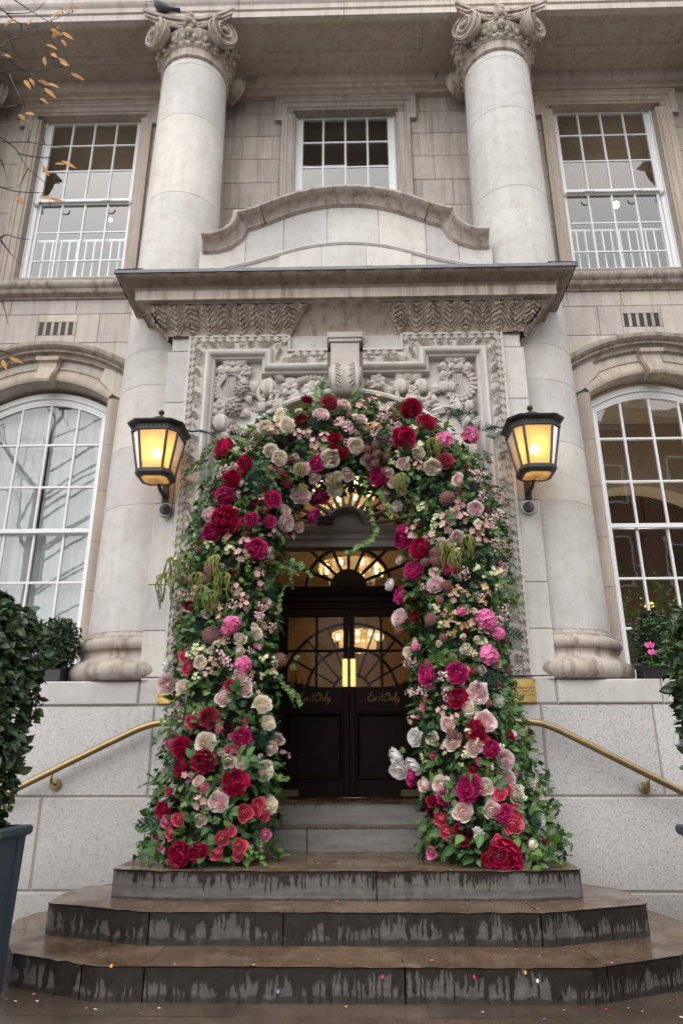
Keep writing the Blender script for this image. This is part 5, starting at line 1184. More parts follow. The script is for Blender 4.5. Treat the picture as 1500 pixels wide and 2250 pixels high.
hedge(-PLX, PLY, hp, 'clipped laurel bush overflowing the left planter', 5200, 3, 'clipped laurel bushes in planters', sq=.25, jut=.05)
hedge(PLX+.10, PLY, [(r*.97, z-.02) for r, z in hp], 'clipped laurel bush overflowing the right planter', 5200, 4, 'clipped laurel bushes in planters', sq=.25, jut=.05)
# ivy trailing over the left planter
iv = empty('ivy_trail', (-PLX+.33, PLY, .8)); tag(iv, 'thin ivy trail hanging over the left planter', 'plant')
L_ = Leaves(); V, F, A = ivy_pts(1.)
for (u, v, sz) in ((5, 1835, .045), (8, 1855, .04), (14, 1885, .045), (16, 1900, .04), (20, 1965, .035), (22, 1975, .04), (4, 1920, .03), (10, 1845, .035)):
    p = UZ(u, v, 0) if False else U(u, v, PLY-.1); p[0] = -PLX+.33; L_.add(V, F, A, rot_leaf(p-np.array([-PLX+.33, PLY, .8]), (.1, random.uniform(-.5, .5), -1), (1, 0, .2), sz), 0)
mobj('ivy_leaves', L_.mesh('ivy_leaves', [IVYL]), iv)['kind'] = 'stuff'
b = MB(); b.tube([(0, -.1, .03), (.02, -.12, -.1), (.01, -.1, -.25), (.015, -.05, -.4), (.01, -.08, -.55)], .003, 5); b.obj('stem', STEMG, iv)
# small box plants standing on the ledge
POTM = simple('black_plastic_pot', (.012, .012, .013), .45)
for s, x, lab, z1 in ((-1, -2.51, 'small boxwood ball in black pot on the left ledge', 2.30), (1, 2.56, 'small boxwood ball in black pot on the right ledge', 2.32)):
    pt = empty('plant_pot', (x, .11, 1.806)); tag(pt, 'square black trough under the boxwood on the %s ledge' % ('left' if s < 0 else 'right'), 'pot', 'black troughs on the ledge')
    b = MB(); b.box(-.11 if s < 0 else -.12, .12 if s < 0 else .30, -.075, .09, 0, .11, ch=.008); b.obj('trough', POTM, pt)
    hedge(x+(.02 if s < 0 else .05), .12, [(.10, 1.91), (.14, 1.97), (.165, 2.1), (.175, 2.2), (.165, z1-.04), (.10, z1)], lab, 1700, 11+s, 'boxwood plants on the ledge', (.020, .034), (BOX, LAUREL2), .3, .42, 'boxwood_plant', False, .03)
cy = empty('cyclamen', (2.50, -.04, 1.88)); tag(cy, 'small cyclamen with pink and white flower below the right boxwood', 'flower')
PINKC = petal('cyclamen', (.85, .03, .35), (.80, .25, .5)); 
for i, (dx, dz, sc) in enumerate(((-.02, .17, .05), (-.005, .115, .045))):
    b = MB()
    for k in range(5): V, F, A = LP(sc, sc*.35, .3, .3); Mx = rot_leaf((dx, -.02, dz), (math.cos(k*1.25), -.3, .7+math.sin(k*1.25)*.5), (0, -1, 0)); b.add(np.array(V)@Mx[:3, :3].T+Mx[:3, 3], F, 0, [(q, .5, .5) for q in A])
    b.obj('bloom', PINKC, cy)
L_ = Leaves(); V, F, A = ivy_pts(1.)
for i in range(9): L_.add(V, F, A, rot_leaf((random.uniform(-.08, .08), random.uniform(-.05, .02), random.uniform(.0, .09)), (random.uniform(-1, 1), -.6, random.uniform(-.3, .4)), (0, -.6, 1), random.uniform(.035, .055)), 0)
mobj('leaves', L_.mesh('leaves', [ROSEL]), cy)['kind'] = 'stuff'; b = MB(); b.tube([(-.01, -.01, 0), (-.02, -.02, .16)], .003, 5); b.obj('stem', STEMG, cy)
# foliage and lights seen inside the right window
pi2 = empty('indoor_plant', (3.35, 1.78, 2.05)); tag(pi2, 'leafy flowering plant inside the right arched window', 'plant'); L_ = Leaves(); V, F, A = ivy_pts(1.)
for i in range(700): L_.add(V, F, A, rot_leaf((random.gauss(0, .40), random.gauss(-.06, .06), random.uniform(.1, 1.2)*random.uniform(.5, 1)), (random.gauss(0, 1), random.gauss(-.3, .6), random.gauss(.1, .6)), None, random.uniform(.03, .07)), random.choice((0, 0, 1)))
mobj('foliage', L_.mesh('foliage', [IVYL, ROSEL]), pi2)['kind'] = 'stuff'; b = MB(); b.lathe([(.2, .0), (.25, .15), (.22, .16)], n=16); b.obj('pot', POTM, pi2)
wlamp = empty('table_lamp', (3.62, 2.6, 2.95)); tag(wlamp, 'glowing brass table lamp inside the right arched window', 'lamp'); b = MB(); b.lathe([(.035, .0), (.06, .0), (.04, .06), (.03, .06)], n=18, cap=False); b.obj('shade', LAMPG, wlamp, True); l = bpy.data.lights.new('lamp_light', 'POINT'); l.energy = 26; l.color = (1, .80, .58); l.shadow_soft_size = .12; lo = bpy.data.objects.new('lamp_light', l); link(lo, wlamp); lo.location = (.1, .3, .35); b = MB(); b.lathe([(.05, -.25), (.01, -.22), (.01, 0)], n=10); b.obj('stand', BRASSP, wlamp)
# ================================================================= flower meshes (unit radius, facing +Z)
def sphpetal(mb, Rr, p0, p1, az, hw, flare=.1, ruf=.05, zs=1., zo=0., n=5, m=5, dep=None, point=.18, rs=random):
    P = []; A = []; ph = rs.uniform(0, 6); rv = rs.random()
    for q in np.linspace(0, 1, n):
        row = []
        for t in np.linspace(-1, 1, m):
            qe = q*(1-point*t*t); phi = p0+(p1-p0)*qe; rr = Rr*(1+flare*qe**3+ruf*math.sin(t*4+ph)*qe**2+ruf*.6*math.sin(t*9+ph*2)*qe**3)
            a = az+t*hw*math.sin(math.pi*(.22+.52*q))*1.05
            row.append((rr*math.sin(phi)*math.cos(a), rr*math.sin(phi)*math.sin(a), zo-rr*zs*math.cos(phi))); A.append((q, rv, Rr if dep is None else dep))
        P.append(row)
    mb.grid(P, at=A)
def rose(seed):
    rs = random.Random(seed); b = MB()
    for i in range(21):
        f_ = i/20; Rr = .16+.72*f_**.85; p1 = R(150-62*f_+rs.uniform(-6, 6)); sphpetal(b, Rr, R(12), p1, i*2.4+rs.uniform(-.2, .2), 1.25-.35*f_, .02+.34*f_**2, .02+.05*f_, 1.0, -.12*f_, dep=f_, rs=rs, point=.22)
    return b
def garden(seed):
    rs = random.Random(seed); b = MB()
    for i in range(13): f_ = i/12; sphpetal(b, .80+.18*f_, R(10), R(104-20*f_), i*2.4, .85, .06+.12*f_, .04, .85, 0, dep=1., rs=rs)
    for i in range(7): sphpetal(b, .92, R(14), R(rs.uniform(66, 82)), i*2.4+.4, .62, .30, .10, .8, -.04, dep=1., rs=rs)
    for i in range(34):
        f_ = i/33; Rr = .10+.62*f_; sphpetal(b, Rr, R(25), R(122-18*f_), (i % 5)*1.256+.5*f_+rs.uniform(-.3, .3), .60, .10, .15, 1.02, .10+.06*(1-f_), dep=f_*.8, rs=rs, n=4)
    return b
def peony(seed, nar=1., dens=46):
    rs = random.Random(seed); b = MB()
    for i in range(9): sphpetal(b, .98, R(10), R(rs.uniform(72, 100)), i*2.4+rs.uniform(-.3, .3), .75, .14, .09, .8, -.06, dep=1., rs=rs)
    for i in range(dens): f_ = i/(dens-1); Rr = .22+.72*f_; sphpetal(b, Rr, R(15), R(138-45*f_+rs.uniform(-12, 14)), i*2.4+rs.uniform(-.5, .5), .62*nar, .10, .14, .88, .05, dep=f_, rs=rs, n=5, m=5, point=.3)
    return b
def dahlia(seed):
    rs = random.Random(seed); b = MB()
    for i in range(64): f_ = i/63; sphpetal(b, .35+.65*f_, R(20), R(120-45*f_+rs.uniform(-10, 10)), i*2.4, .26, .12, .06, .7, 0, dep=f_, rs=rs, n=4, m=3, point=.55)
    return b
def ranunc(seed):
    rs = random.Random(seed); b = MB()
    for i in range(40): f_ = i/39; sphpetal(b, .14+.84*f_, R(15), R(140-48*f_), i*2.4+rs.uniform(-.2, .2), .75, .05, .05, .75, -.05*f_, dep=f_, rs=rs, n=4)
    return b
def flatpetal(mb, c, n_, d, L_, w, cup, at, mi=0):
    n_ = np.array(n_, float); n_ /= np.linalg.norm(n_); d = np.array(d, float); d -= n_*(d@n_); d /= np.linalg.norm(d)+1e-9; s_ = np.cross(n_, d); P = []; A = []
    for q in np.linspace(0, 1, 4):
        wv = w*math.sin(math.pi*(.12+.70*q)); P.append([np.array(c)+d*L_*q+s_*e*wv+n_*(cup*q*q*L_+abs(e)*.15*wv) for e in (-1, 0, 1)]); A += [(q, at[1], at[2])]*3
    mb.grid(P, mi, at=A)
def fib(n, zmin=-.3):
    out = []
    for i in range(n): z = 1-(1-zmin)*(i+.5)/n; r = math.sqrt(max(0, 1-z*z)); a = i*2.399963; out.append((r*math.cos(a), r*math.sin(a), z))
    return out
def hydrangea(seed):
    rs = random.Random(seed); b = MB(); b.ball((0, 0, -.05), .72, 10, 8)
    for p in fib(46, -.35):
        p = np.array(p)*(.86+rs.uniform(-.08, .08)); n_ = p+np.array([rs.gauss(0, .25) for _ in range(3)]); u = np.cross(n_, (.3, .7, .2)); v = np.cross(n_, u); u = u/np.linalg.norm(u); v = v/np.linalg.norm(v); a0 = rs.uniform(0, 6); rv = rs.random()
        for k in range(4): a = a0+k*math.pi/2; flatpetal(b, p, n_, u*math.cos(a)+v*math.sin(a), .27, .155, .25, (0, rv, rs.random()))
    return b
def sedum(seed):
    rs = random.Random(seed); b = MB(); b.ball((0, 0, 0), .80, 10, 8)
    for p in fib(150, -.4): b.ball(np.array(p)*(.86+rs.uniform(-.07, .08)), .105*rs.uniform(.8, 1.2), 5, 3); 
    for i in range(len(b.v)): b.t[i] = (.5, rs.random(), rs.random())
    return b
def starcluster(seed, n, fr, npet, spread, L_, w, centre=True):
    rs = random.Random(seed); b = MB()
    for i in range(n):
        p = np.array([rs.gauss(0, 1), rs.gauss(0, 1), rs.gauss(.25, .6)]); p = p/np.linalg.norm(p)*rs.uniform(.35, 1.)*spread; n_ = p/np.linalg.norm(p)*.5+np.array([0, 0, .8])+np.array([rs.gauss(0, .25) for _ in range(3)]); n_ /= np.linalg.norm(n_)
        u = np.cross(n_, (.3, .7, .2)); u /= np.linalg.norm(u); v = np.cross(n_, u); a0 = rs.uniform(0, 6); rv = rs.random(); sc_ = rs.uniform(.75, 1.15)
        for k in range(npet): a = a0+k*2*math.pi/npet; flatpetal(b, p, n_, u*math.cos(a)+v*math.sin(a), L_*sc_, w*sc_, .35, (0, rv, rs.random()), 0)
        if centre: b.ball(p+n_*.02, fr*sc_, 5, 3, mi=1)
        b.tube([p, p*.3+np.array([0, 0, -.5])], [.018, .014], 3, mi=2, cap=False)
    return b
def hellebore(seed, npet=5, n=3, spread=.55, L_=.55, w=.22):
    rs = random.Random(seed); b = MB()
    for i in range(n):
        a1 = 2*math.pi*i/n+rs.uniform(-.4, .4); p = np.array([math.cos(a1)*spread, math.sin(a1)*spread, rs.uniform(-.2, .15)])*(n > 1); n_ = np.array([math.cos(a1)*.5, math.sin(a1)*.5, .8]); u = np.cross(n_, (.3, .7, .2)); u /= np.linalg.norm(u); v = np.cross(n_, u); v /= np.linalg.norm(v); a0 = rs.uniform(0, 6); rv = rs.random()
        for k in range(npet): a = a0+k*2*math.pi/npet; flatpetal(b, p, n_, u*math.cos(a)+v*math.sin(a), L_*rs.uniform(.9, 1.1), w, rs.uniform(.05, .45), (0, rv, rs.uniform(0, 1)), 0)
        for k in range(11): a = rs.uniform(0, 6); b.ball(p+n_*.10+(u*math.cos(a)+v*math.sin(a))*rs.uniform(.02, .12), .035, 4, 3, mi=1)
    return b
def berries(seed):
    rs = random.Random(seed); b = MB()
    for i in range(42):
        p = np.array([rs.gauss(0, .45), rs.gauss(0, .45), rs.uniform(-.3, .55)]); b.ball(p, rs.uniform(.07, .12), 6, 4); b.tube([p, p*.4-np.array([0, 0, .4])], .02, 3, mi=1, cap=False)
    for i in range(len(b.v)): b.t.setdefault(i, (.5, rs.random(), rs.random()))
    return b
def amaranth(seed):
    rs = random.Random(seed); b = MB()          # hangs along -Y from the origin, unit length
    for s_ in range(11):
        x = rs.uniform(-.30, .30); L_ = rs.uniform(.55, 1.05); pts = [(x*.4, .02, 0)]+[(x+.04*math.sin(k*.9+s_), -L_*k/7, .12*math.sin(k*.5)+rs.uniform(-.01, .02)) for k in range(1, 8)]; pts = spline(pts, 4); n_ = len(pts)
        b.tube(pts, [.019*(1-.6*k/n_)*(1+.35*(k % 2)) for k in range(n_)], 5)
        for k in range(0, n_, 1):
            for e in range(3): b.ball(np.array(pts[k])+np.array([rs.uniform(-.02, .02), rs.uniform(-.02, .02), rs.uniform(-.02, .02)]), .012, 4, 3)
    for i in range(len(b.v)): b.t.setdefault(i, (.5, rs.random(), .5))
    return b
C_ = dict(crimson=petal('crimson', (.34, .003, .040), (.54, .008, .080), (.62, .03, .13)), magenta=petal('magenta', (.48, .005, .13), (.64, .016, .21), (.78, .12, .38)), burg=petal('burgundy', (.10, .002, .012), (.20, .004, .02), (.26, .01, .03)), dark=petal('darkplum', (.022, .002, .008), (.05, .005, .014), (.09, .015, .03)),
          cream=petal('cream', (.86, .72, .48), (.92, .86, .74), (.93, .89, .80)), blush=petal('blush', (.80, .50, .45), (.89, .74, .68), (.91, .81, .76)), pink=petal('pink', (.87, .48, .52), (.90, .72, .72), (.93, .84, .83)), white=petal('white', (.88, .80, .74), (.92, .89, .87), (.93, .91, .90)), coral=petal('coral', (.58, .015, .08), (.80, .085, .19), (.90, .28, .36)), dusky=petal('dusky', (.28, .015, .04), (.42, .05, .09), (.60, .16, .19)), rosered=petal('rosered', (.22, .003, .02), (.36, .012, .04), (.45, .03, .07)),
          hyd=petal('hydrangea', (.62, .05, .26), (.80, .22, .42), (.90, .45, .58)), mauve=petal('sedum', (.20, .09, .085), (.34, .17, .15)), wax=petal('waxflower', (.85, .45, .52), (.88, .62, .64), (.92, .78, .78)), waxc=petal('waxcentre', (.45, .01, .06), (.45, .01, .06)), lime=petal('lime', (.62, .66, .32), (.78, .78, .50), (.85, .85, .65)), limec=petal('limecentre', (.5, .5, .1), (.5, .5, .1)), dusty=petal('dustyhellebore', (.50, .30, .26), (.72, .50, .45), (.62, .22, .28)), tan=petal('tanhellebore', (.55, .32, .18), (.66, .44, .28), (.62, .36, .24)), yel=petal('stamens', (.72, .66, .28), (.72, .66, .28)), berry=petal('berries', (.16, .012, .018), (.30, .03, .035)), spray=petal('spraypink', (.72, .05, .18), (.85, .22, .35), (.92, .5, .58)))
GEN = dict(rose=rose, garden=garden, peony=peony, dahlia=dahlia, ranunculus=ranunc, hydrangea=hydrangea, sedum=sedum, waxflower=lambda s: starcluster(s, 30, .028, 5, .95, .14, .062), star_cluster=lambda s: starcluster(s, 11, .05, 6, .75, .30, .10), hellebore=lambda s: hellebore(s), orchid=lambda s: hellebore(s, 4, 2, .45, .68, .27), berry_cluster=berries, amaranthus=amaranth, spray_rose=lambda s: spray(s))
def spray(s):
    rs = random.Random(s); b = MB(); r0 = rose(s)
    for i in range(5): a = i*1.3; b.join(r0, np.array(M4((.55*math.cos(a)*(i > 0), .55*math.sin(a)*(i > 0), .1*(i % 2)), (math.cos(a)*.4*(i > 0), math.sin(a)*.4*(i > 0), 1), a, .42)))
    return b
XTRA = dict(waxflower=[C_['waxc'], STEMG], star_cluster=[C_['limec'], STEMG], hellebore=[C_['yel']], orchid=[C_['yel']], berry_cluster=[STEMG])
_fm = {}
def fmesh(kind, col, var):
    k = (kind, col, var)
    if k not in _fm: 
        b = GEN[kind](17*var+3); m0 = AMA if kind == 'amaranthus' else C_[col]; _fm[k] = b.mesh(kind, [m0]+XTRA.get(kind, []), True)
    return _fm[k]

# ================================================================= the flower arch
ARC_ = empty('flower_arch', (0, -.35, Z3)); tag(ARC_, 'arch of roses, peonies and trailing ivy standing around the doorway', 'flower arch')
AO = np.array([0, -.35, Z3])
gp = np.array([(-.99, .40, .54), (-.965, .75, .49), (-.955, 1.1, .455), (-.955, 1.5, .44), (-.955, 2.1, .43), (-.945, 2.6, .43), (-.91, 3.0, .43), (-.83, 3.32, .42), (-.66, 3.58, .42), (-.42, 3.74, .43), (-.15, 3.81, .44), (.12, 3.83, .44), (.42, 3.77, .44), (.68, 3.60, .44), (.86, 3.33, .44), (.92, 2.95, .45), (.91, 2.5, .43), (.885, 2.1, .415), (.90, 1.7, .42), (.94, 1.35, .44), (1.0, 1.0, .46), (1.04, .72, .51), (1.05, .40, .56)])
GP = spline(gp, 8)
def gy(z): return float(np.interp(z, [.5, 1.5, 3.2, 3.9], [-.40, -.33, -.24, -.20]))
def gar(x, z):
    d = np.hypot(GP[:, 0]-x, GP[:, 1]-z); i = int(np.argmin(d)); return i, d[i], GP[i, 2]
def surf(u, v, k=.80):
    "point of the garland's front seen at a measured place, with its outward normal"
    Y = -.3
    for _ in range(3):
        p = U(u, v, Y); i, d, r = gar(p[0], p[2]); q = min(d/r, 1.15); off = math.sqrt(max(0., 1-min(q, 1)**2)); Y = gy(p[2])-off*r*k
    p = U(u, v, Y); i, d, r = gar(p[0], p[2]); out = np.array([p[0]-GP[i, 0], 0, p[2]-GP[i, 1]])/(r+1e-6); n_ = out*.9+np.array([0, -1, 0])*(off+.18); return p, n_/np.linalg.norm(n_), off
def depth_of(p): return float((p-CPOS)@FWD)
FL = """peony crimson|496,992,44 539,1023,36 513,1056,33 504,1145,50 900,908,41 933,935,42 888,968,45 404,1639,42 401,1684,36 451,1672,48 515,1716,56 365,1780,34 397,1876,42 437,1873,38 1005,1535,40 1040,1604,36 1107,1880,60 1072,1889,28 925,1208,42 1046,1622,30
peony magenta|697,1018,30 705,1087,30 683,1129,31 496,1095,40 595,1099,37 551,1144,34 590,1147,25 468,1173,38 560,1209,40 835,1044,38 893,1187,34 888,1165,24 915,1254,38 990,1250,34 886,1309,36 940,1483,44 1003,1480,40 528,1621,42 1073,1645,38 909,1708,28 1031,1728,50 1107,1788,40 979,1753,28
dahlia burg|681,884,50 663,929,40 512,1256,28 421,1333,28 456,1303,22 914,1356,36
garden pink|708,915,29 661,1029,31 656,1084,33 623,1150,33 957,1285,29 1003,1181,29 479,1761,38 1063,1585,38 1107,1668,36 1109,1712,30 1040,1121,33 1045,1524,38 884,1355,30 378,1503,36 465,1132,30
garden cream|632,939,31 597,993,28 615,1008,32 723,1008,31 736,1069,30 742,1044,20 783,981,28 951,1030,29 561,1394,24 444,1457,28 408,1508,26 570,1548,32 584,1587,28 453,1631,32 529,1675,27 580,1689,34 584,1765,33 900,1433,20 919,999,24
garden white|372,1465,28 877,1663,30 884,1693,34 915,1685,30 862,1285,22 917,1619,26 877,1111,20
garden dusky|723,892,30 974,1015,29 464,1575,36 503,1506,24
rose cream|619,919,30 587,943,27 845,900,20 526,1406,22 527,1433,26 556,1377,14 1024,1429,23 965,1415,14 1045,1408,14 1028,1555,25 955,1621,27 1067,1728,32 1129,1744,35 1167,1855,25
rose blush|756,893,23 689,1048,22 724,1048,24 763,1040,25 622,1121,24 649,1157,21 792,924,28 886,1019,24 853,1037,26 866,1058,23 849,1085,25 1002,1057,29 884,1230,22 524,1489,31 536,1514,29 494,1535,33 592,1643,28 605,1625,26 985,1589,31 996,1633,30 1041,1643,31 937,1724,34 972,1724,34 1021,1781,37 1080,1780,36 503,1675,32 440,1716,24
rose coral|409,1443,22 416,1466,26 423,1585,26 535,1785,30 555,1783,26 564,1765,26 575,1788,24 395,1800,27 377,1831,24 504,1824,28 488,1844,26 525,1857,28 477,1876,28 520,1879,20 1095,1744,28 1108,1736,22 1128,1775,24 1124,1813,33 1136,1796,22 971,1800,27 984,1831,24 1092,1845,27 1087,1504,16
rose pinks|380,1636,22 368,1808,20 579,1835,22 357,1860,14 953,1873,24
rose rosered|736,965,22 737,991,24 753,997,22 1008,1820,22 955,1759,22 1022,1850,18
ranunculus dark|603,969,17 620,980,20 637,968,18 561,1238,20 536,1250,18 447,1605,22 501,1595,24 427,1621,20 413,1660,22 344,1761,24 388,1761,26 387,1783,22 529,1765,18 555,1565,20 977,1773,28 952,1785,28 935,1771,24 1003,1793,18 1029,1831,26 1052,1855,26 608,1792,14
hydrangea hyd|972,971,45 1026,964,46 510,1373,38 498,1387,32 533,1461,40 1062,1363,50 1089,1393,34 1069,1440,48 1012,1345,24 916,1422,20
sedum mauve|807,988,20 827,980,24 830,999,24 807,1005,24 824,1019,26 846,966,22 849,1006,18 982,1097,34 960,1216,32 960,1234,34 936,1237,24 465,1256,34 468,1396,38 610,1450,34 419,1277,22 456,1277,24 981,1291,26 967,1320,26 948,1362,30 883,1386,24 974,1402,20 943,1458,20 993,1615,24 1069,1545,20 438,1210,18 993,1535,18
waxflower wax|511,944,22 547,988,20 557,973,20 515,1029,22 495,1033,20 485,1047,16 460,1072,18 525,1087,16 745,930,30 767,942,28 769,975,22 820,886,26 844,912,28 837,921,22 865,890,14 824,957,26 786,957,20 771,943,24 757,935,26 863,938,28 873,940,22 860,974,18 768,974,20 1042,1044,42 1075,1017,18 1054,1092,26 1096,1089,24 1101,1055,22 1090,1136,28 1068,1142,28 1076,1156,24 1080,1190,22 1089,1211,28 1101,1195,18 575,1335,24 568,1352,26 594,1380,26 482,1450,36 498,1457,30 549,1430,20 568,1424,14 1015,1263,32 1049,1311,24 1103,1343,32 1092,1368,26 908,1452,26 894,1458,18 978,1483,30 981,1520,28 931,1520,24 906,1522,22 983,1535,20
star_cluster lime|463,1196,24 505,1207,30 389,1196,22 393,1228,20 908,946,26 923,985,30 873,999,18 897,1013,20 860,1016,18 930,1114,30 960,1136,20 919,1148,18 951,1160,16 1000,1204,30 470,1403,30 477,1415,24 440,1429,34 422,1438,22 575,1447,26 598,1452,20 435,1485,20 598,1482,24 573,1485,18 958,1340,24 971,1372,22 1044,1250,24 1060,1266,20 1085,1261,30 1092,1288,24 1105,1277,18 1017,1399,20 1058,1411,22 1039,1436,18 1144,1266,16 1029,1607,20 1049,1633,26 1024,1657,22 1064,1601,20 979,1655,14 936,1665,22 1101,1641,20 1013,1679,12 444,1303,16
hellebore dusty|572,944,20 607,943,22 655,955,22 674,955,20 712,960,22 640,1176,18 535,1188,24 595,1172,20 529,1220,26 700,988,24 689,975,22 793,891,26 919,1022,22 930,1027,20 1007,1111,26 1000,1128,28 981,1136,26 1017,1139,24 982,1156,30 1056,1159,26 1042,1167,24 1056,1184,24 905,1167,24 946,1184,26 517,1296,22 536,1312,20 535,1331,24 403,1306,18 424,1310,20 605,1342,20 589,1328,18 430,1296,18 958,1259,20 996,1313,26 931,1291,18 415,1708,26 440,1761,34 621,1655,28 1000,1577,22 971,1559,20 907,1579,18 600,1468,20
orchid tan|821,856,22 832,873,20 816,940,30 803,938,20 830,938,20 459,1319,22 463,1333,20 485,1342,24 482,1361,26 493,1403,22 485,1412,18 1001,1295,26 1021,1304,24 1064,1291,22 1069,1304,24 1059,1322,20 977,1345,22 996,1352,22 987,1368,28 1030,1343,24 1026,1372,26 1008,1375,24 992,1390,24
berry_cluster berry|620,1044,40 633,1065,34 577,1121,30 553,1151,30 577,1148,28 620,1175,22 540,1176,20 593,1231,22 906,1311,28 939,1304,24 1010,1085,24 1062,1120,22 640,1010,22 575,1070,24 1025,1030,24
spray_rose spray|483,1603,24 512,1650,24 500,1645,18 452,1732,30 931,1555,22 937,1537,16 920,1576,12 560,1420,14 1018,1402,12
amaranthus x|395,1228,80 418,1222,70 440,1262,70 478,1225,85 492,1262,80 450,1292,75 470,1300,70 380,1262,90 947,970,62 884,1040,66 978,1195,72 1020,1180,66 1000,1215,70 655,1020,44 727,1040,40 660,1060,40"""
rsF = random.Random(5); nfl = 0
for line in FL.split('\n'):
    head, pts = line.split('|'); kind, col = head.split(); col = 'hyd' if col == 'pinks' else col
    for k, t in enumerate(pts.split()):
        u, v, d = map(float, t.split(',')); p, n_, off = surf(u, v); rad = d*.5*depth_of(p)/CF*(1.2 if kind in ('garden', 'rose') else 1.12 if kind in ('peony', 'waxflower', 'hellebore', 'star_cluster') else .98)
        tocam = CPOS-p; tocam /= np.linalg.norm(tocam)
        if kind == 'amaranthus':
            L_ = d*depth_of(p)/CF*.85; o = mobj('amaranthus', fmesh(kind, 'x', k % 3), ARC_); p = p+n_*.05
            M = Matrix(((1, 0, 0), (0, 0, -1), (0, 1, 0))).to_4x4(); M = Matrix.Rotation(rsF.uniform(-.5, .5), 4, 'Z')@M@Matrix.Scale(L_, 4); M.translation = Vector([float(q) for q in p-AO]); o.matrix_basis = M; continue
        big = kind in ('peony', 'garden', 'rose', 'dahlia'); w_ = .55 if big else .35
        z_ = n_+tocam*w_+np.array([rsF.gauss(0, .36), rsF.gauss(0, .12), rsF.gauss(0, .34)]); lift = rad*(.35 if big else .15)+.015
        o = mobj(kind, fmesh(kind, col, k % 4), ARC_); rsc = rad*rsF.uniform(.88, 1.12)
        M = M4(p+n_*lift-AO, z_, rsF.uniform(0, 6.28), rsc); o.matrix_basis = M@Matrix.Diagonal((rsF.uniform(.86, 1.10), rsF.uniform(.90, 1.10), rsF.uniform(.75, 1.15), 1)); nfl += 1
# smaller filler blooms and buds tucked between the large ones
rfl = random.Random(77); seg0 = np.r_[0, np.cumsum(np.hypot(np.diff(GP[:, 0]), np.diff(GP[:, 1])))]
FILL = [('rose', 'blush', .030, .045), ('rose', 'cream', .028, .042), ('hellebore', 'dusty', .035, .055), ('waxflower', 'wax', .035, .06), ('star_cluster', 'lime', .035, .055), ('rose', 'pinks', .022, .034), ('rose', 'coral', .024, .036), ('garden', 'white', .034, .048), ('rose', 'rosered', .022, .034), ('sedum', 'mauve', .03, .045), ('berry_cluster', 'berry', .03, .05), ('orchid', 'tan', .035, .05), ('garden', 'pink', .035, .05)]
for i in range(190):
    s_ = rfl.uniform(.25, seg0[-1]-.25); j_ = min(max(int(np.searchsorted(seg0, s_)), 1), len(GP)-2); a, b_ = GP[j_-1], GP[j_+1]; t = np.array([b_[0]-a[0], 0, b_[1]-a[1]]); t /= np.linalg.norm(t); n1 = np.array([t[2], 0, -t[0]])
    an = rfl.uniform(-1.35, 1.35); nn = n1*math.sin(an)+np.array([0, -1, 0])*math.cos(an); p = np.array([GP[j_, 0], gy(GP[j_, 1]), GP[j_, 1]])+nn*GP[j_, 2]*(.80+.08*abs(math.sin(an)))
    if p[2] < Z3+.12: continue
    kind, col, r0, r1 = rfl.choice(FILL); col = 'hyd' if col == 'pinks' else col
    if p[2] > 2.3 and col == 'coral': col = 'blush'
    o = mobj(kind, fmesh(kind, col, i % 3), ARC_); o.matrix_basis = M4(p-AO, nn+np.array([rfl.gauss(0, .35), -.25, rfl.gauss(.05, .35)]), rfl.uniform(0, 6.28), rfl.uniform(r0, r1))
# moss core and leaf mass
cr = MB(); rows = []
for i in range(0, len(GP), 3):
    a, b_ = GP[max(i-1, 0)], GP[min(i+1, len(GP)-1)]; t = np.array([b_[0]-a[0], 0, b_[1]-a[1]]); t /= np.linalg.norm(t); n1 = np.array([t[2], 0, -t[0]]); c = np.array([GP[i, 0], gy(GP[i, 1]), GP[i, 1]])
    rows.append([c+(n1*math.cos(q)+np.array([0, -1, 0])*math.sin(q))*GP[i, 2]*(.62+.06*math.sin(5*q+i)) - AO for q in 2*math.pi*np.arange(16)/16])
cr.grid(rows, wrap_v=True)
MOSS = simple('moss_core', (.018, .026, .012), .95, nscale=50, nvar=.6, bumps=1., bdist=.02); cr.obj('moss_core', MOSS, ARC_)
rl_ = random.Random(21); L_ = Leaves(); ivyV = ivy_pts(1.); rsV = SERR(1., .33); plV = LP(1., .26, .2, .2); NL = 9500
seg_l = np.r_[0, np.cumsum(np.hypot(np.diff(GP[:, 0]), np.diff(GP[:, 1])))]
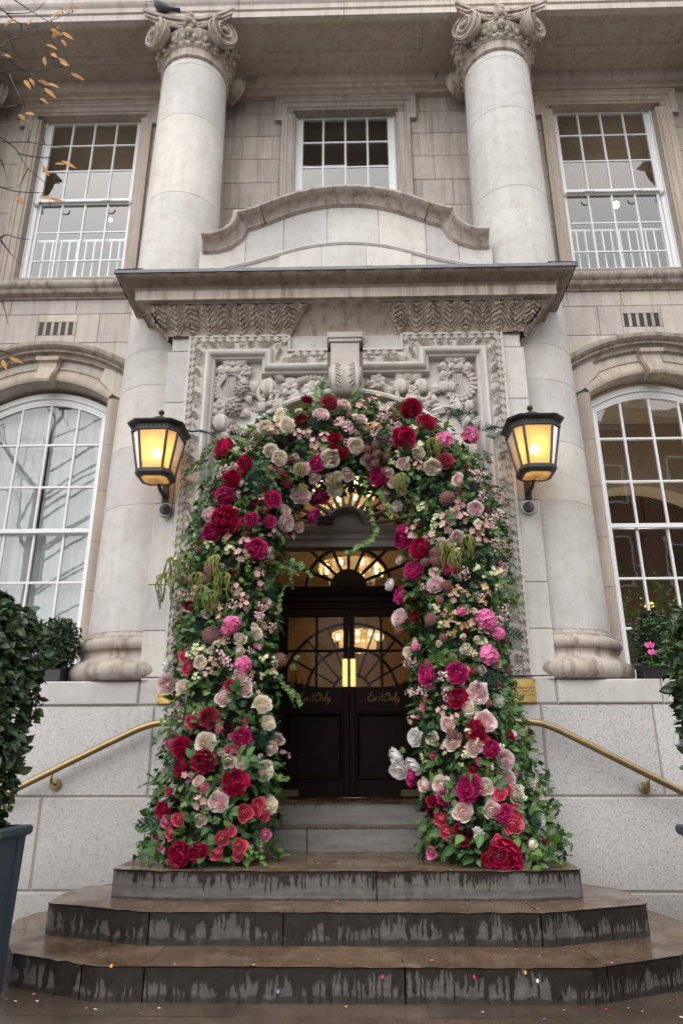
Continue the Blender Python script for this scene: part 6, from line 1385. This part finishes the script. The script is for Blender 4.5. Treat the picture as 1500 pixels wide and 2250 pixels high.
for i in range(NL):
    s_ = rl_.uniform(0, seg_l[-1]); j_ = min(int(np.searchsorted(seg_l, s_)), len(GP)-2); j_ = max(j_, 1); a, b_ = GP[j_-1], GP[j_+1]; t = np.array([b_[0]-a[0], 0, b_[1]-a[1]]); t /= np.linalg.norm(t); n1 = np.array([t[2], 0, -t[0]])
    an = rl_.uniform(-2.1, 2.1) if rl_.random() < .9 else rl_.uniform(0, 6.28); nn = n1*math.sin(an)+np.array([0, -1, 0])*math.cos(an); rr = GP[j_, 2]*(.64+.34*rl_.random()**.8)*(.82+.18*abs(math.sin(an)))
    p = np.array([GP[j_, 0], gy(GP[j_, 1]), GP[j_, 1]])+nn*rr
    if p[2] < Z3+.02 or (p[1] > -.02 and abs(p[0]) > 1.15): continue
    rs3 = np.array([rl_.gauss(0, .6), rl_.gauss(0, .5), rl_.gauss(-.15, .6)]); d = nn*.6+rs3; ty = rl_.random()
    zone = math.sin(p[0]*5.1+1.3*p[2])+math.sin(p[2]*3.7+p[0]*2)
    low = p[2] < 1.25
    if ty < (.25 if low else .60): V, F, A = ivyV; sz = rl_.uniform(.026, .050); mi = 0 if rl_.random() < .62-.12*zone else 1
    elif ty < .88: V, F, A = rsV; sz = rl_.uniform(.05, .10 if low else .078); mi = 2 if rl_.random() < .8 else 1
    else: V, F, A = plV; sz = rl_.uniform(.05, .08); mi = 3 if rl_.random() < .5 else 2
    L_.add(V, F, A, rot_leaf(p-AO, d, nn+np.array([0, 0, .5]), sz, rl_.gauss(0, .4)), mi)
o = mobj('foliage', L_.mesh('foliage', [IVYD, IVYL, ROSEL, FIRB]), ARC_); o['kind'] = 'stuff'
# sprigs: each a part of its own (local +Y is the growing direction, +Z the face)
def ivy_sprig(seed, n=9):
    rs = random.Random(seed); L_ = Leaves(); b = MB(); cur = [(0.08*math.sin(q*4+seed), q, .06*math.sin(q*3+seed)-.12*q*q) for q in np.linspace(0, 1, 9)]; b.tube(cur, [.012*(1-.6*i/8) for i in range(9)], 4)
    L_.add(np.array(b.v), b.f, np.zeros(len(b.v)), np.eye(4), 1); V, F, A = ivy_pts(1.)
    for i in range(n): q = .12+.88*i/(n-1); p = np.array([.08*math.sin(q*4+seed), q, .06*math.sin(q*3+seed)-.12*q*q]); e = 1 if i % 2 else -1; L_.add(V, F, A, rot_leaf(p, (e*rs.uniform(.5, 1.1), rs.uniform(.2, .9), rs.uniform(-.2, .35)), (rs.gauss(0, .3), rs.gauss(0, .3), 1), rs.uniform(.12, .21)*(1.1-.5*q)), 0)
    return L_
def rose_sprig(seed):
    rs = random.Random(seed); L_ = Leaves(); b = MB(); b.tube([(0, 0, 0), (.02, .3, .03), (0, .65, 0)], [.014, .010, .006], 4); L_.add(np.array(b.v), b.f, np.zeros(len(b.v)), np.eye(4), 1); V, F, A = SERR(1., .34, .25, .2)
    for p, d, s_ in (((0, .6, 0), (0, 1, .1), .42), ((0, .52, 0), (.9, .5, .1), .36), ((0, .52, 0), (-.9, .5, .1), .36), ((0, .25, .02), (1, .3, .2), .32), ((0, .25, .02), (-1, .35, .2), .32)): L_.add(V, F, A, rot_leaf(p, np.array(d)+np.array([rs.gauss(0, .15), 0, rs.gauss(0, .15)]), (rs.gauss(0, .2), 0, 1), s_*rs.uniform(.85, 1.1)), 0)
    return L_
def fir_sprig(seed, spread=.55):
    rs = random.Random(seed); L_ = Leaves(); V = [(-.5, 0, 0), (.5, 0, 0), (.35, .6, .1), (0, 1, 0), (-.35, .6, .1)]; F = [(0, 1, 2, 3, 4)]; A = [.5]*5; V = np.array(V)*np.array([.26, 1, 1])
    def twig(p0, d, ln, n):
        d = np.array(d, float); d /= np.linalg.norm(d); sd = np.cross(d, (0, 0, 1))
        for i in range(n):
            q = (i+1)/n; p = np.array(p0)+d*ln*q-np.array([0, 0, .10])*q*q*ln*2
            for e in (-1, 1, 0): L_.add(V, F, A, rot_leaf(p, d*.9+sd*e*.75+np.array([0, 0, rs.uniform(-.05, .35)]), (rs.gauss(0, .4), rs.gauss(0, .4), 1), .085*(1.1-.4*q)), 0)
    twig((0, 0, 0), (0, 1, 0), 1., 15)
    for i in range(9): q = .08+.09*i; e = 1 if i % 2 else -1; twig((0, q, -.2*q*q), (e*spread*1.3, .8, rs.uniform(0, .25)), .52*(1.05-q), 9)
    return L_
SPR = {}
for k in range(3):
    SPR['ivy', k] = ivy_sprig(k+2).mesh('ivy_sprig', [IVYL if k != 1 else IVYD, STEMG]); SPR['ivyd', k] = ivy_sprig(k+12, 11).mesh('ivy_sprig', [IVYD, STEMG]); SPR['leafy', k] = rose_sprig(k+4).mesh('leaf_sprig', [ROSEL, STEMG]); SPR['pale', k] = rose_sprig(k+9).mesh('leaf_sprig', [IVYL, STEMG])
    SPR['fir', k] = fir_sprig(k+1).mesh('fir_sprig', [FIR]); SPR['firb', k] = fir_sprig(k+5, .4).mesh('fir_sprig', [FIRB]); SPR['firl', k] = fir_sprig(k+8, .5).mesh('fir_sprig', [FIRL])
NMS = dict(ivy='ivy_sprig', ivyd='ivy_sprig', leafy='leaf_sprig', pale='leaf_sprig', fir='fir_sprig', firb='fir_sprig', firl='fir_sprig')
def sprig(ty, u0, v0, u1, v1, k=0, push=.04, tip=.0):
    push = .075 if ty.startswith('fir') else .05
    p0, n0, _ = surf(u0, v0); Y1 = p0[1]-tip; p1 = U(u1, v1, Y1+ (0 if tip else .02)); p0 = p0+n0*push; d = p1-p0; ln = np.linalg.norm(d); tc = CPOS-p0; tc /= np.linalg.norm(tc)
    o = mobj(NMS[ty], SPR[ty, k % 3], ARC_); o.matrix_basis = Matrix(rot_leaf(p0-AO, d, tc+n0*.4+np.array([0, 0, .3]), ln).tolist())
SG = """ivyd|470,1010,402,1048 480,1040,412,1032 470,1060,405,1068 500,970,440,1000 500,985,428,1015 470,1090,420,1120 455,1120,430,1165
ivy|560,960,520,930 590,940,545,935 560,975,505,962 600,935,585,905 640,920,625,885 540,1000,500,990 690,900,705,835 715,890,712,822 740,885,722,850 770,880,790,850 780,890,800,855 1095,1290,1150,1300 1090,1300,1148,1330 1085,1280,1140,1270 1100,1330,1140,1360 600,1240,655,1262 610,1236,660,1248 620,1230,648,1290 600,1350,625,1300 610,1300,640,1275 580,1300,600,1270 620,1510,660,1532 615,1520,650,1550 600,1700,632,1712 910,1870,885,1895 930,1850,895,1870 1190,1860,1230,1890 1180,1880,1235,1898 340,1870,300,1885 360,1850,315,1878 600,1880,638,1878 400,1530,360,1560 890,1655,880,1640 380,1290,352,1320 980,900,1000,880
pale|430,1513,415,1500 360,1593,385,1580 560,1879,585,1885 1130,1640,1160,1665 1130,1620,1150,1600 1060,1690,1090,1700 900,1655,885,1640 395,1500,420,1520 530,1880,560,1890 1080,1870,1130,1890 1140,1870,1180,1890 1190,1850,1222,1868 330,1860,300,1890 350,1880,320,1895 950,1830,935,1860 930,1880,915,1890
leafy|594,1522,620,1530 600,1500,622,1480 620,1470,655,1462 630,1450,660,1440 397,1860,380,1880 420,1850,440,1870 440,1845,430,1875 368,1737,335,1745 380,1720,345,1700 360,1617,335,1640 370,1610,345,1605 590,1730,615,1745 595,1720,618,1700 480,1640,470,1610 500,1560,520,1545 540,1560,560,1590 900,1260,885,1255 905,1270,880,1275 1060,1690,1085,1712 1130,1790,1150,1760 1040,1560,1060,1550 1090,1530,1115,1510 1095,1560,1120,1570 1160,1830,1190,1850 1100,1880,1130,1895 989,1881,965,1890 1010,1870,1030,1895 960,1860,945,1880 460,1500,450,1530 480,1490,470,1470 540,1440,560,1460 1040,1480,1050,1470 970,1640,950,1630 1000,1680,1030,1690 1060,1770,1050,1800 410,1740,440,1760 480,1810,470,1790 550,1850,585,1850
fir|575,1030,545,1070 590,1050,570,1090 690,925,705,950 740,905,770,920 660,975,685,1000 555,1070,575,1105 970,1060,960,1100 985,1075,1005,1110 900,1120,880,1140 920,1130,940,1155 565,1610,585,1650 575,1600,560,1640 483,1625,500,1645 483,1655,495,1680 565,1725,600,1720 570,1735,590,1760 1050,1480,1095,1530 1060,1470,1110,1545 1040,1490,1080,1560 950,1590,920,1605 960,1600,935,1640 1000,1705,1015,1730 935,1750,915,1790 1150,1800,1195,1815 1160,1805,1190,1795 430,1370,450,1385 1090,1370,1118,1385 410,1335,385,1345 1010,1300,1030,1320
firb|1000,950,1010,890 1020,940,1050,900 1040,960,1095,935 1050,970,1090,960 1045,1000,1080,1020 990,930,985,890 1060,1010,1085,1000 600,1260,560,1300 580,1270,600,1320 620,1240,640,1215 560,1290,540,1340 960,1410,940,1440 905,1400,890,1420 1100,1430,1130,1420 1095,1450,1125,1460 985,1400,1000,1430 620,1200,650,1200 930,1420,915,1450 1020,1230,1040,1260 1080,1230,1110,1215
firl|975,1430,960,1470 985,1440,1000,1465 960,1440,940,1455 980,1330,1000,1350 770,905,755,900 630,1130,620,1150 545,1260,555,1275 990,1330,975,1345"""
for line in SG.split('\n'):
    ty, pts = line.split('|')
    for k, t in enumerate(pts.split()): sprig(ty, *map(float, t.split(',')), k=k)
# leaf sprays scattered over the body
for i in range(150):
    s_ = rl_.uniform(0, seg_l[-1]); j_ = int(np.searchsorted(seg_l, s_)); j_ = min(max(j_, 1), len(GP)-2); a, b_ = GP[j_-1], GP[j_+1]; t = np.array([b_[0]-a[0], 0, b_[1]-a[1]]); t /= np.linalg.norm(t); n1 = np.array([t[2], 0, -t[0]]); an = rl_.uniform(-1.7, 1.7); nn = n1*math.sin(an)+np.array([0, -1, 0])*math.cos(an)
    p = np.array([GP[j_, 0], gy(GP[j_, 1]), GP[j_, 1]])+nn*GP[j_, 2]*.80
    if p[2] < Z3+.08: continue
    ty = rl_.choice(['ivy', 'ivyd', 'ivyd', 'leafy', 'leafy', 'fir', 'firb']); ln = rl_.uniform(.14, .24); d = nn*.55+np.array([rl_.gauss(0, .5), rl_.gauss(0, .3), rl_.gauss(-.2, .5)]); o = mobj(NMS[ty], SPR[ty, i % 3], ARC_); o.matrix_basis = Matrix(rot_leaf(p-AO, d, nn, ln).tolist())
# long ivy trails hanging into the doorway
def trail(pts, lv, sz):
    P = spline(pts, 8); L_ = Leaves(); b = MB(); b.tube(P-AO, .004, 4); L_.add(np.array(b.v), b.f, np.zeros(len(b.v)), np.eye(4), 1); V, F, A = ivy_pts(1.)
    for i in range(lv): p = P[int(i/(lv-1)*(len(P)-1))]-AO; L_.add(V, F, A, rot_leaf(p, (rl_.uniform(-1, 1), rl_.uniform(-.5, .1), rl_.uniform(-1, .2)), (rl_.gauss(0, .4), -1, .3), sz*rl_.uniform(.6, 1.15)), 0)
    mobj('ivy_trail', L_.mesh('ivy_trail', [IVYL, STEMG]), ARC_)
trail([U(800, 1060, -.5), U(812, 1120, -.52), U(825, 1160, -.52), U(815, 1185, -.52), U(790, 1200, -.52), U(765, 1215, -.52)], 26, .042)
trail([U(830, 1080, -.45), U(850, 1110, -.46), U(856, 1135, -.46)], 10, .05)
trail([U(640, 1230, -.5), U(665, 1245, -.52), U(685, 1265, -.52)], 9, .045)
trail([U(620, 1500, -.5), U(645, 1525, -.52), U(662, 1545, -.5)], 8, .045)
trail([U(600, 1695, -.55), U(620, 1712, -.57), U(634, 1708, -.57)], 9, .03)
trail([U(480, 960, -.3), U(490, 985, -.35), U(470, 1000, -.35), U(455, 990, -.3)], 8, .04)

# ================================================================= petals blown onto the steps
pcol = dict(r=simple('fallen_petal_red', (.50, .02, .05), .6), p=simple('fallen_petal_pink', (.75, .25, .32), .6), o=simple('fallen_petal_orange', (.75, .32, .04), .6), w=simple('fallen_petal_white', (.75, .68, .62), .6), b=simple('confetti_lilac', (.25, .25, .45), .6))
nmP = dict(r='red', p='pink', o='orange', w='white', b='lilac')
def plain_petal(): 
    b = MB(); P = []
    for q in np.linspace(0, 1, 5): wv = .5*math.sin(math.pi*(.1+.85*q)); P.append([(-wv, q-.5, .12*wv+.15*(q-.5)**2+.02), (0, q-.5, .15*(q-.5)**2+.0), (wv, q-.5, .12*wv+.15*(q-.5)**2+.02)])
    b.grid(P); return b
pm_ = {k: plain_petal().mesh('petal', m) for k, m in pcol.items()}
LST = """3|628,1902,b 655,1907,r 908,1911,w 990,1911,w 1150,1911,w 700,1896,w 620,1893,r 745,1897,w 560,1899,b 840,1903,p
2|330,1995,o 295,1991,b 405,1980,b 640,1981,b 740,1981,o 802,1981,w 860,1993,b 1018,1994,w 1082,1981,r 1180,1996,p 1329,1990,b 218,1966,p 450,1993,w 530,1987,r
1|120,2067,p 105,2085,r 77,2036,o 75,2047,b 248,2095,p 308,2090,b 384,2119,w 557,2120,o 906,2098,b 948,2110,p 1076,2087,r 1132,2086,p 1153,2087,r 1184,2101,w 1240,2089,r 1343,2115,w 700,2108,p 1480,2060,b 45,2044,r
0|50,2188,b 75,2184,o 35,2200,w 82,2200,w 210,2218,w 258,2213,b 350,2215,w 310,2226,b 560,2214,r 760,2212,o 1060,2224,p 1132,2240,b 1195,2239,b 1238,2220,p 1280,2215,r 1330,2218,r 1380,2215,b 1485,2190,r 1470,2198,b 1495,2235,w 1410,2222,p 15,2196,p 190,2215,o"""
ORD = ['leftmost', 'second from left', 'third from left', 'fourth from left', 'fifth from left', 'sixth from left', 'seventh from left', 'eighth from left', 'ninth from left']
for line in LST.split('\n'):
    lv, pts = line.split('|'); Zp = {'3': Z3, '2': Z2, '1': Z1, '0': 0.}[lv]; items = sorted((float(t.split(',')[0]), float(t.split(',')[1]), t.split(',')[2]) for t in pts.split())
    for u, v, c in items:
        p = UZ(u, v, Zp+.004); o = mobj('fallen_petal', pm_[c], None, (float(p[0]), float(p[1]), Zp+.004)); sc_ = random.uniform(.009, .018)*(.7 if c == 'b' else 1); o.scale = (sc_, sc_*1.2, sc_); o.rotation_euler = (random.uniform(-.15, .15), random.uniform(-.15, .15), random.uniform(0, 6))
        same = [q[0] for q in items if q[2] == c]; w_ = '' if len(same) == 1 else ', '+(ORD[same.index(u)] if same.index(u) < len(same)-1 else 'rightmost')
        tag(o, 'tiny %s petal lying on the wet %s%s' % (nmP[c], {'3': 'top landing', '2': 'second tread', '1': 'lowest tread', '0': 'pavement before the steps'}[lv], w_), 'petal', 'petals fallen on the steps and pavement')
# a few stuck to the risers
for k, (u, v, Y, c, lab) in enumerate(((245, 2122, -1.757, 'o', 'curled cream and orange petal caught on the lowest nosing'), (840, 2146, -1.757, 'r', 'folded red and yellow petal stuck on the lowest riser'), (611, 2178, -1.757, 'b', 'heart-shaped lilac confetti stuck to the lowest riser'), (1153, 2136, -1.757, 'o', 'yellow petal stuck high on the lowest riser'), (1041, 2146, -1.757, 'r', 'small purple-red petal stuck to the lowest riser'), (1180, 2155, -1.757, 'w', 'white petal stuck on the lowest riser, right side'))):
    p = U(u, v, Y); o = mobj('fallen_petal', pm_[c], None, tuple(map(float, p))); o.scale = (.014, .02, .014); o.rotation_euler = (R(80), random.uniform(-.5, .5), 0); tag(o, lab, 'petal')

# ================================================================= bare tree with seed wings, left of the entrance
TR = empty('lime_tree', (-5.4, -2.6, -.1)); tag(TR, 'bare tree with orange seed wings reaching in at upper left', 'tree'); TO = np.array([-5.4, -2.6, -.1])
SEED = leaf('seed_wing', (.42, .17, .045), (.60, .28, .09), .6, .35)
def tube_part(name, P, r0, r1, mat=BARK, n=6): b = MB(); P = np.array(P); b.tube(P-TO, np.linspace(r0, r1, len(P)), n); return b.obj(name, mat, TR, True)
tube_part('trunk', spline([(-5.4, -2.6, -.1), (-5.38, -2.6, 1.5), (-5.3, -2.55, 3.5), (-5.35, -2.6, 5.2), (-5.28, -2.5, 6.6)], 6), .24, .05, n=12)
TY = -2.0
tw = """0,16 15,29 33,46 55,53 77,57 95,51 120,42 161,26
0,106 18,88 44,84 66,78 84,69 102,51
0,159 47,151 91,155 124,149 157,144
0,113 22,131 47,153 66,160 90,180 120,200
22,164 36,197 51,222 58,240
0,301 18,313 36,328 51,353 62,370 88,392 117,416
18,313 58,312 91,317 150,323
40,337 73,344 113,346 120,344
0,410 29,419 66,423 97,423
0,524 15,516 40,523 66,527
0,525 22,554 51,585
33,0 66,22 98,42 120,60 146,78 177,117
0,237 20,234 40,230 52,224
62,370 50,395 40,412
0,345 10,370 16,395
0,660 8,668 18,712
62,312 64,300 66,286
98,315 97,310 96,306
0,770 20,775 40,778
15,29 40,30 75,25 100,5
47,53 48,70 46,80
90,155 70,170 80,190"""
BP_ = []
for line in tw.split('\n'):
    P = [U(*map(float, t.split(',')), TY+.12*math.sin(i*1.7+len(line))) for i, t in enumerate(line.split())]; first = line.split()[0].split(',')
    if float(first[0]) == 0: q = P[0]; root = np.array([-5.28, -2.5, max(2.8, q[2]-.9)]); pre = [root+(q-root)*t+np.array([0, 0, .25*math.sin(math.pi*t)]) for t in np.linspace(0, 1, 8, endpoint=False)]; r0 = .022
    else: r0 = .006
    S_ = spline(P, 4)
    if r0 > .01: S_ = np.vstack([np.array(pre), S_])
    BP_.append(S_); b = MB(); n_ = len(S_); k0 = 8 if r0 > .01 else 0; rad = [np.interp(i, [0, k0 if k0 else 1, n_-1], [r0, .0062 if r0 > .01 else .0045, .0016]) for i in range(n_)]; b.tube(S_-TO, rad, 5)
    for i in range(k0+1, n_, 3): b.ball(S_[i]-TO, .0050, 5, 4)
    b.obj('branch', BARK, TR, True)
sd = """136,18,.25 158,15,.5 112,38,.4 62,55,1.5 111,62,-.5 136,70,-.6 117,87,1.2 135,86,-1 102,97,-.6 97,124,-1.3 113,117,-.9 133,135,-.8 155,160,-.4 54,175,-1 82,175,-.5 105,182,-.4 97,193,-.7 88,215,-.7 55,248,-.5 40,251,-.6 121,359,-.4 135,353,-.4 88,434,-.2 108,436,-.1 66,172,-1 126,125,-.6 10,58,1 3,120,-.5 20,785,-.4 5,790,-1 94,365,-1 38,430,-1"""
V, F, A = LP(1., .14, .1, .15)
for t in sd.split():
    u, v, a = map(float, t.split(',')); p = U(u, v, TY-.02); b = MB(); Mx = rot_leaf(p-TO, (math.cos(a), random.uniform(-.4, .2), math.sin(a)), (random.uniform(-.4, .4), -1, .2), random.uniform(.10, .145)); b.add(np.array(V)@Mx[:3, :3].T+Mx[:3, 3], F, 0, [(.5, random.random(), .5)]*len(V)); b.obj('seed_wing', SEED, TR)
    AP_ = np.vstack(BP_); nb = AP_[int(np.argmin(np.linalg.norm(AP_-p, axis=1)))]-TO; b = MB(); q = p-TO; b.tube([nb, nb*.5+q*.5+np.array([0, 0, .008]), q], .0018, 4); b.obj('stalk', BARK, TR)
    b = MB(); e = q+np.array([.015, 0, -.05]); b.tube([q, e], .0015, 4); b.ball(e, .007, 6, 4); b.obj('seed', BARK, TR)
# upper limbs and fine crown outside the frame (they show in the window glass)
rt_ = random.Random(3)
def limb(p, d, ln, r, dep, b):
    pts = [p]; q = np.array(p, float); d = np.array(d, float)
    for i in range(4): d = d+np.array([rt_.gauss(0, .18), rt_.gauss(0, .18), rt_.gauss(.05, .12)]); d /= np.linalg.norm(d); q = q+d*ln/4; pts.append(q.copy())
    b.tube(np.array(pts)-TO, np.linspace(r, r*.45, 5), 5 if dep > 1 else 4, cap=False)
    if dep > 0:
        for k in range(3 if dep > 1 else 4): i = rt_.randint(1, 4); limb(pts[i], d*.7+np.array([rt_.gauss(0, .7), rt_.gauss(0, .7), rt_.gauss(.15, .45)]), ln*.62, r*.42, dep-1, b)
for k, (dx, dy, z) in enumerate(((-.8, -.9, 4.5), (-.9, .1, 5.5), (-.3, -1, 6.4))):
    b = MB(); limb((-5.28, -2.5, z), (dx, dy, .75), 2.4, .040, 3, b); b.obj('limb', BARK, TR, True)
# brick terrace across the street on the right: it is what the right-hand glass mirrors
BRK = simple('dark_brick', (.16, .085, .055), .9, nscale=30, nvar=.3, bumps=.3); SLATE = simple('slate', (.07, .07, .08), .7)
for k, (hx, hh) in enumerate(((8.2, 14.5), (15.4, 15.5), (22.6, 14.8))):
    ho = empty('terrace_house', (hx, -19., -.12)); tag(ho, ['brick terrace house nearest the entrance, only mirrored in the right window', 'middle brick terrace house, only mirrored in the right window', 'farthest brick terrace house, only mirrored in the right window'][k], 'house', 'brick terrace across the street')
    MB().box(-3.55, 3.55, -6, 0, 0, hh).obj('wall', BRK, ho); b = MB(); b.add([(-3.6, 0.1, hh), (3.6, 0.1, hh), (3.6, -6, hh), (-3.6, -6, hh), (-3.6, -3, hh+2), (3.6, -3, hh+2)], [(0, 1, 5, 4), (2, 3, 4, 5), (0, 4, 3), (1, 2, 5)]); b.obj('roof', SLATE, ho)
    for r in range(4):
        for c in range(3): wv = MB().box(-.55, .55, -.02, .06, 0, 1.9).obj('window', WHITE, ho); wv.location = (-2.2+2.2*c, .02, 1.4+3.3*r); p = MB().box(-.47, .47, .061, .07, .08, 1.82).obj('pane', INK, wv)
# pigeon on the left capital
pg = empty('pigeon', (-2.24, .12, 9.83)); tag(pg, 'dark pigeon perched on the left column capital', 'bird'); PIG = simple('pigeon_feathers', (.05, .052, .06), .7, nscale=40, nvar=.5)
b = MB(); rows = []
for q, r_, z, x in ((0, .004, .05, .15), (.1, .03, .055, .11), (.25, .055, .07, .05), (.5, .07, .09, -.01), (.7, .062, .115, -.06), (.85, .04, .155, -.085), (.92, .034, .18, -.095), (.97, .028, .20, -.10), (1, .006, .215, -.10)):
    rows.append([(x, r_*math.cos(a), z+r_*math.sin(a)) for a in 2*math.pi*np.arange(10)/10])
b.grid(rows, wrap_v=True); b.tube([(-.12, 0, .195), (-.155, 0, .185)], [.01, .003], 5); b.tube([(.12, 0, .05), (.24, 0, .02)], [.03, .035], 6, flat=.3)
for e in (-1, 1): b.tube([(0, e*.02, .05), (-.005, e*.02, -.015)], .006, 5)
b.obj('body', PIG, pg, True)
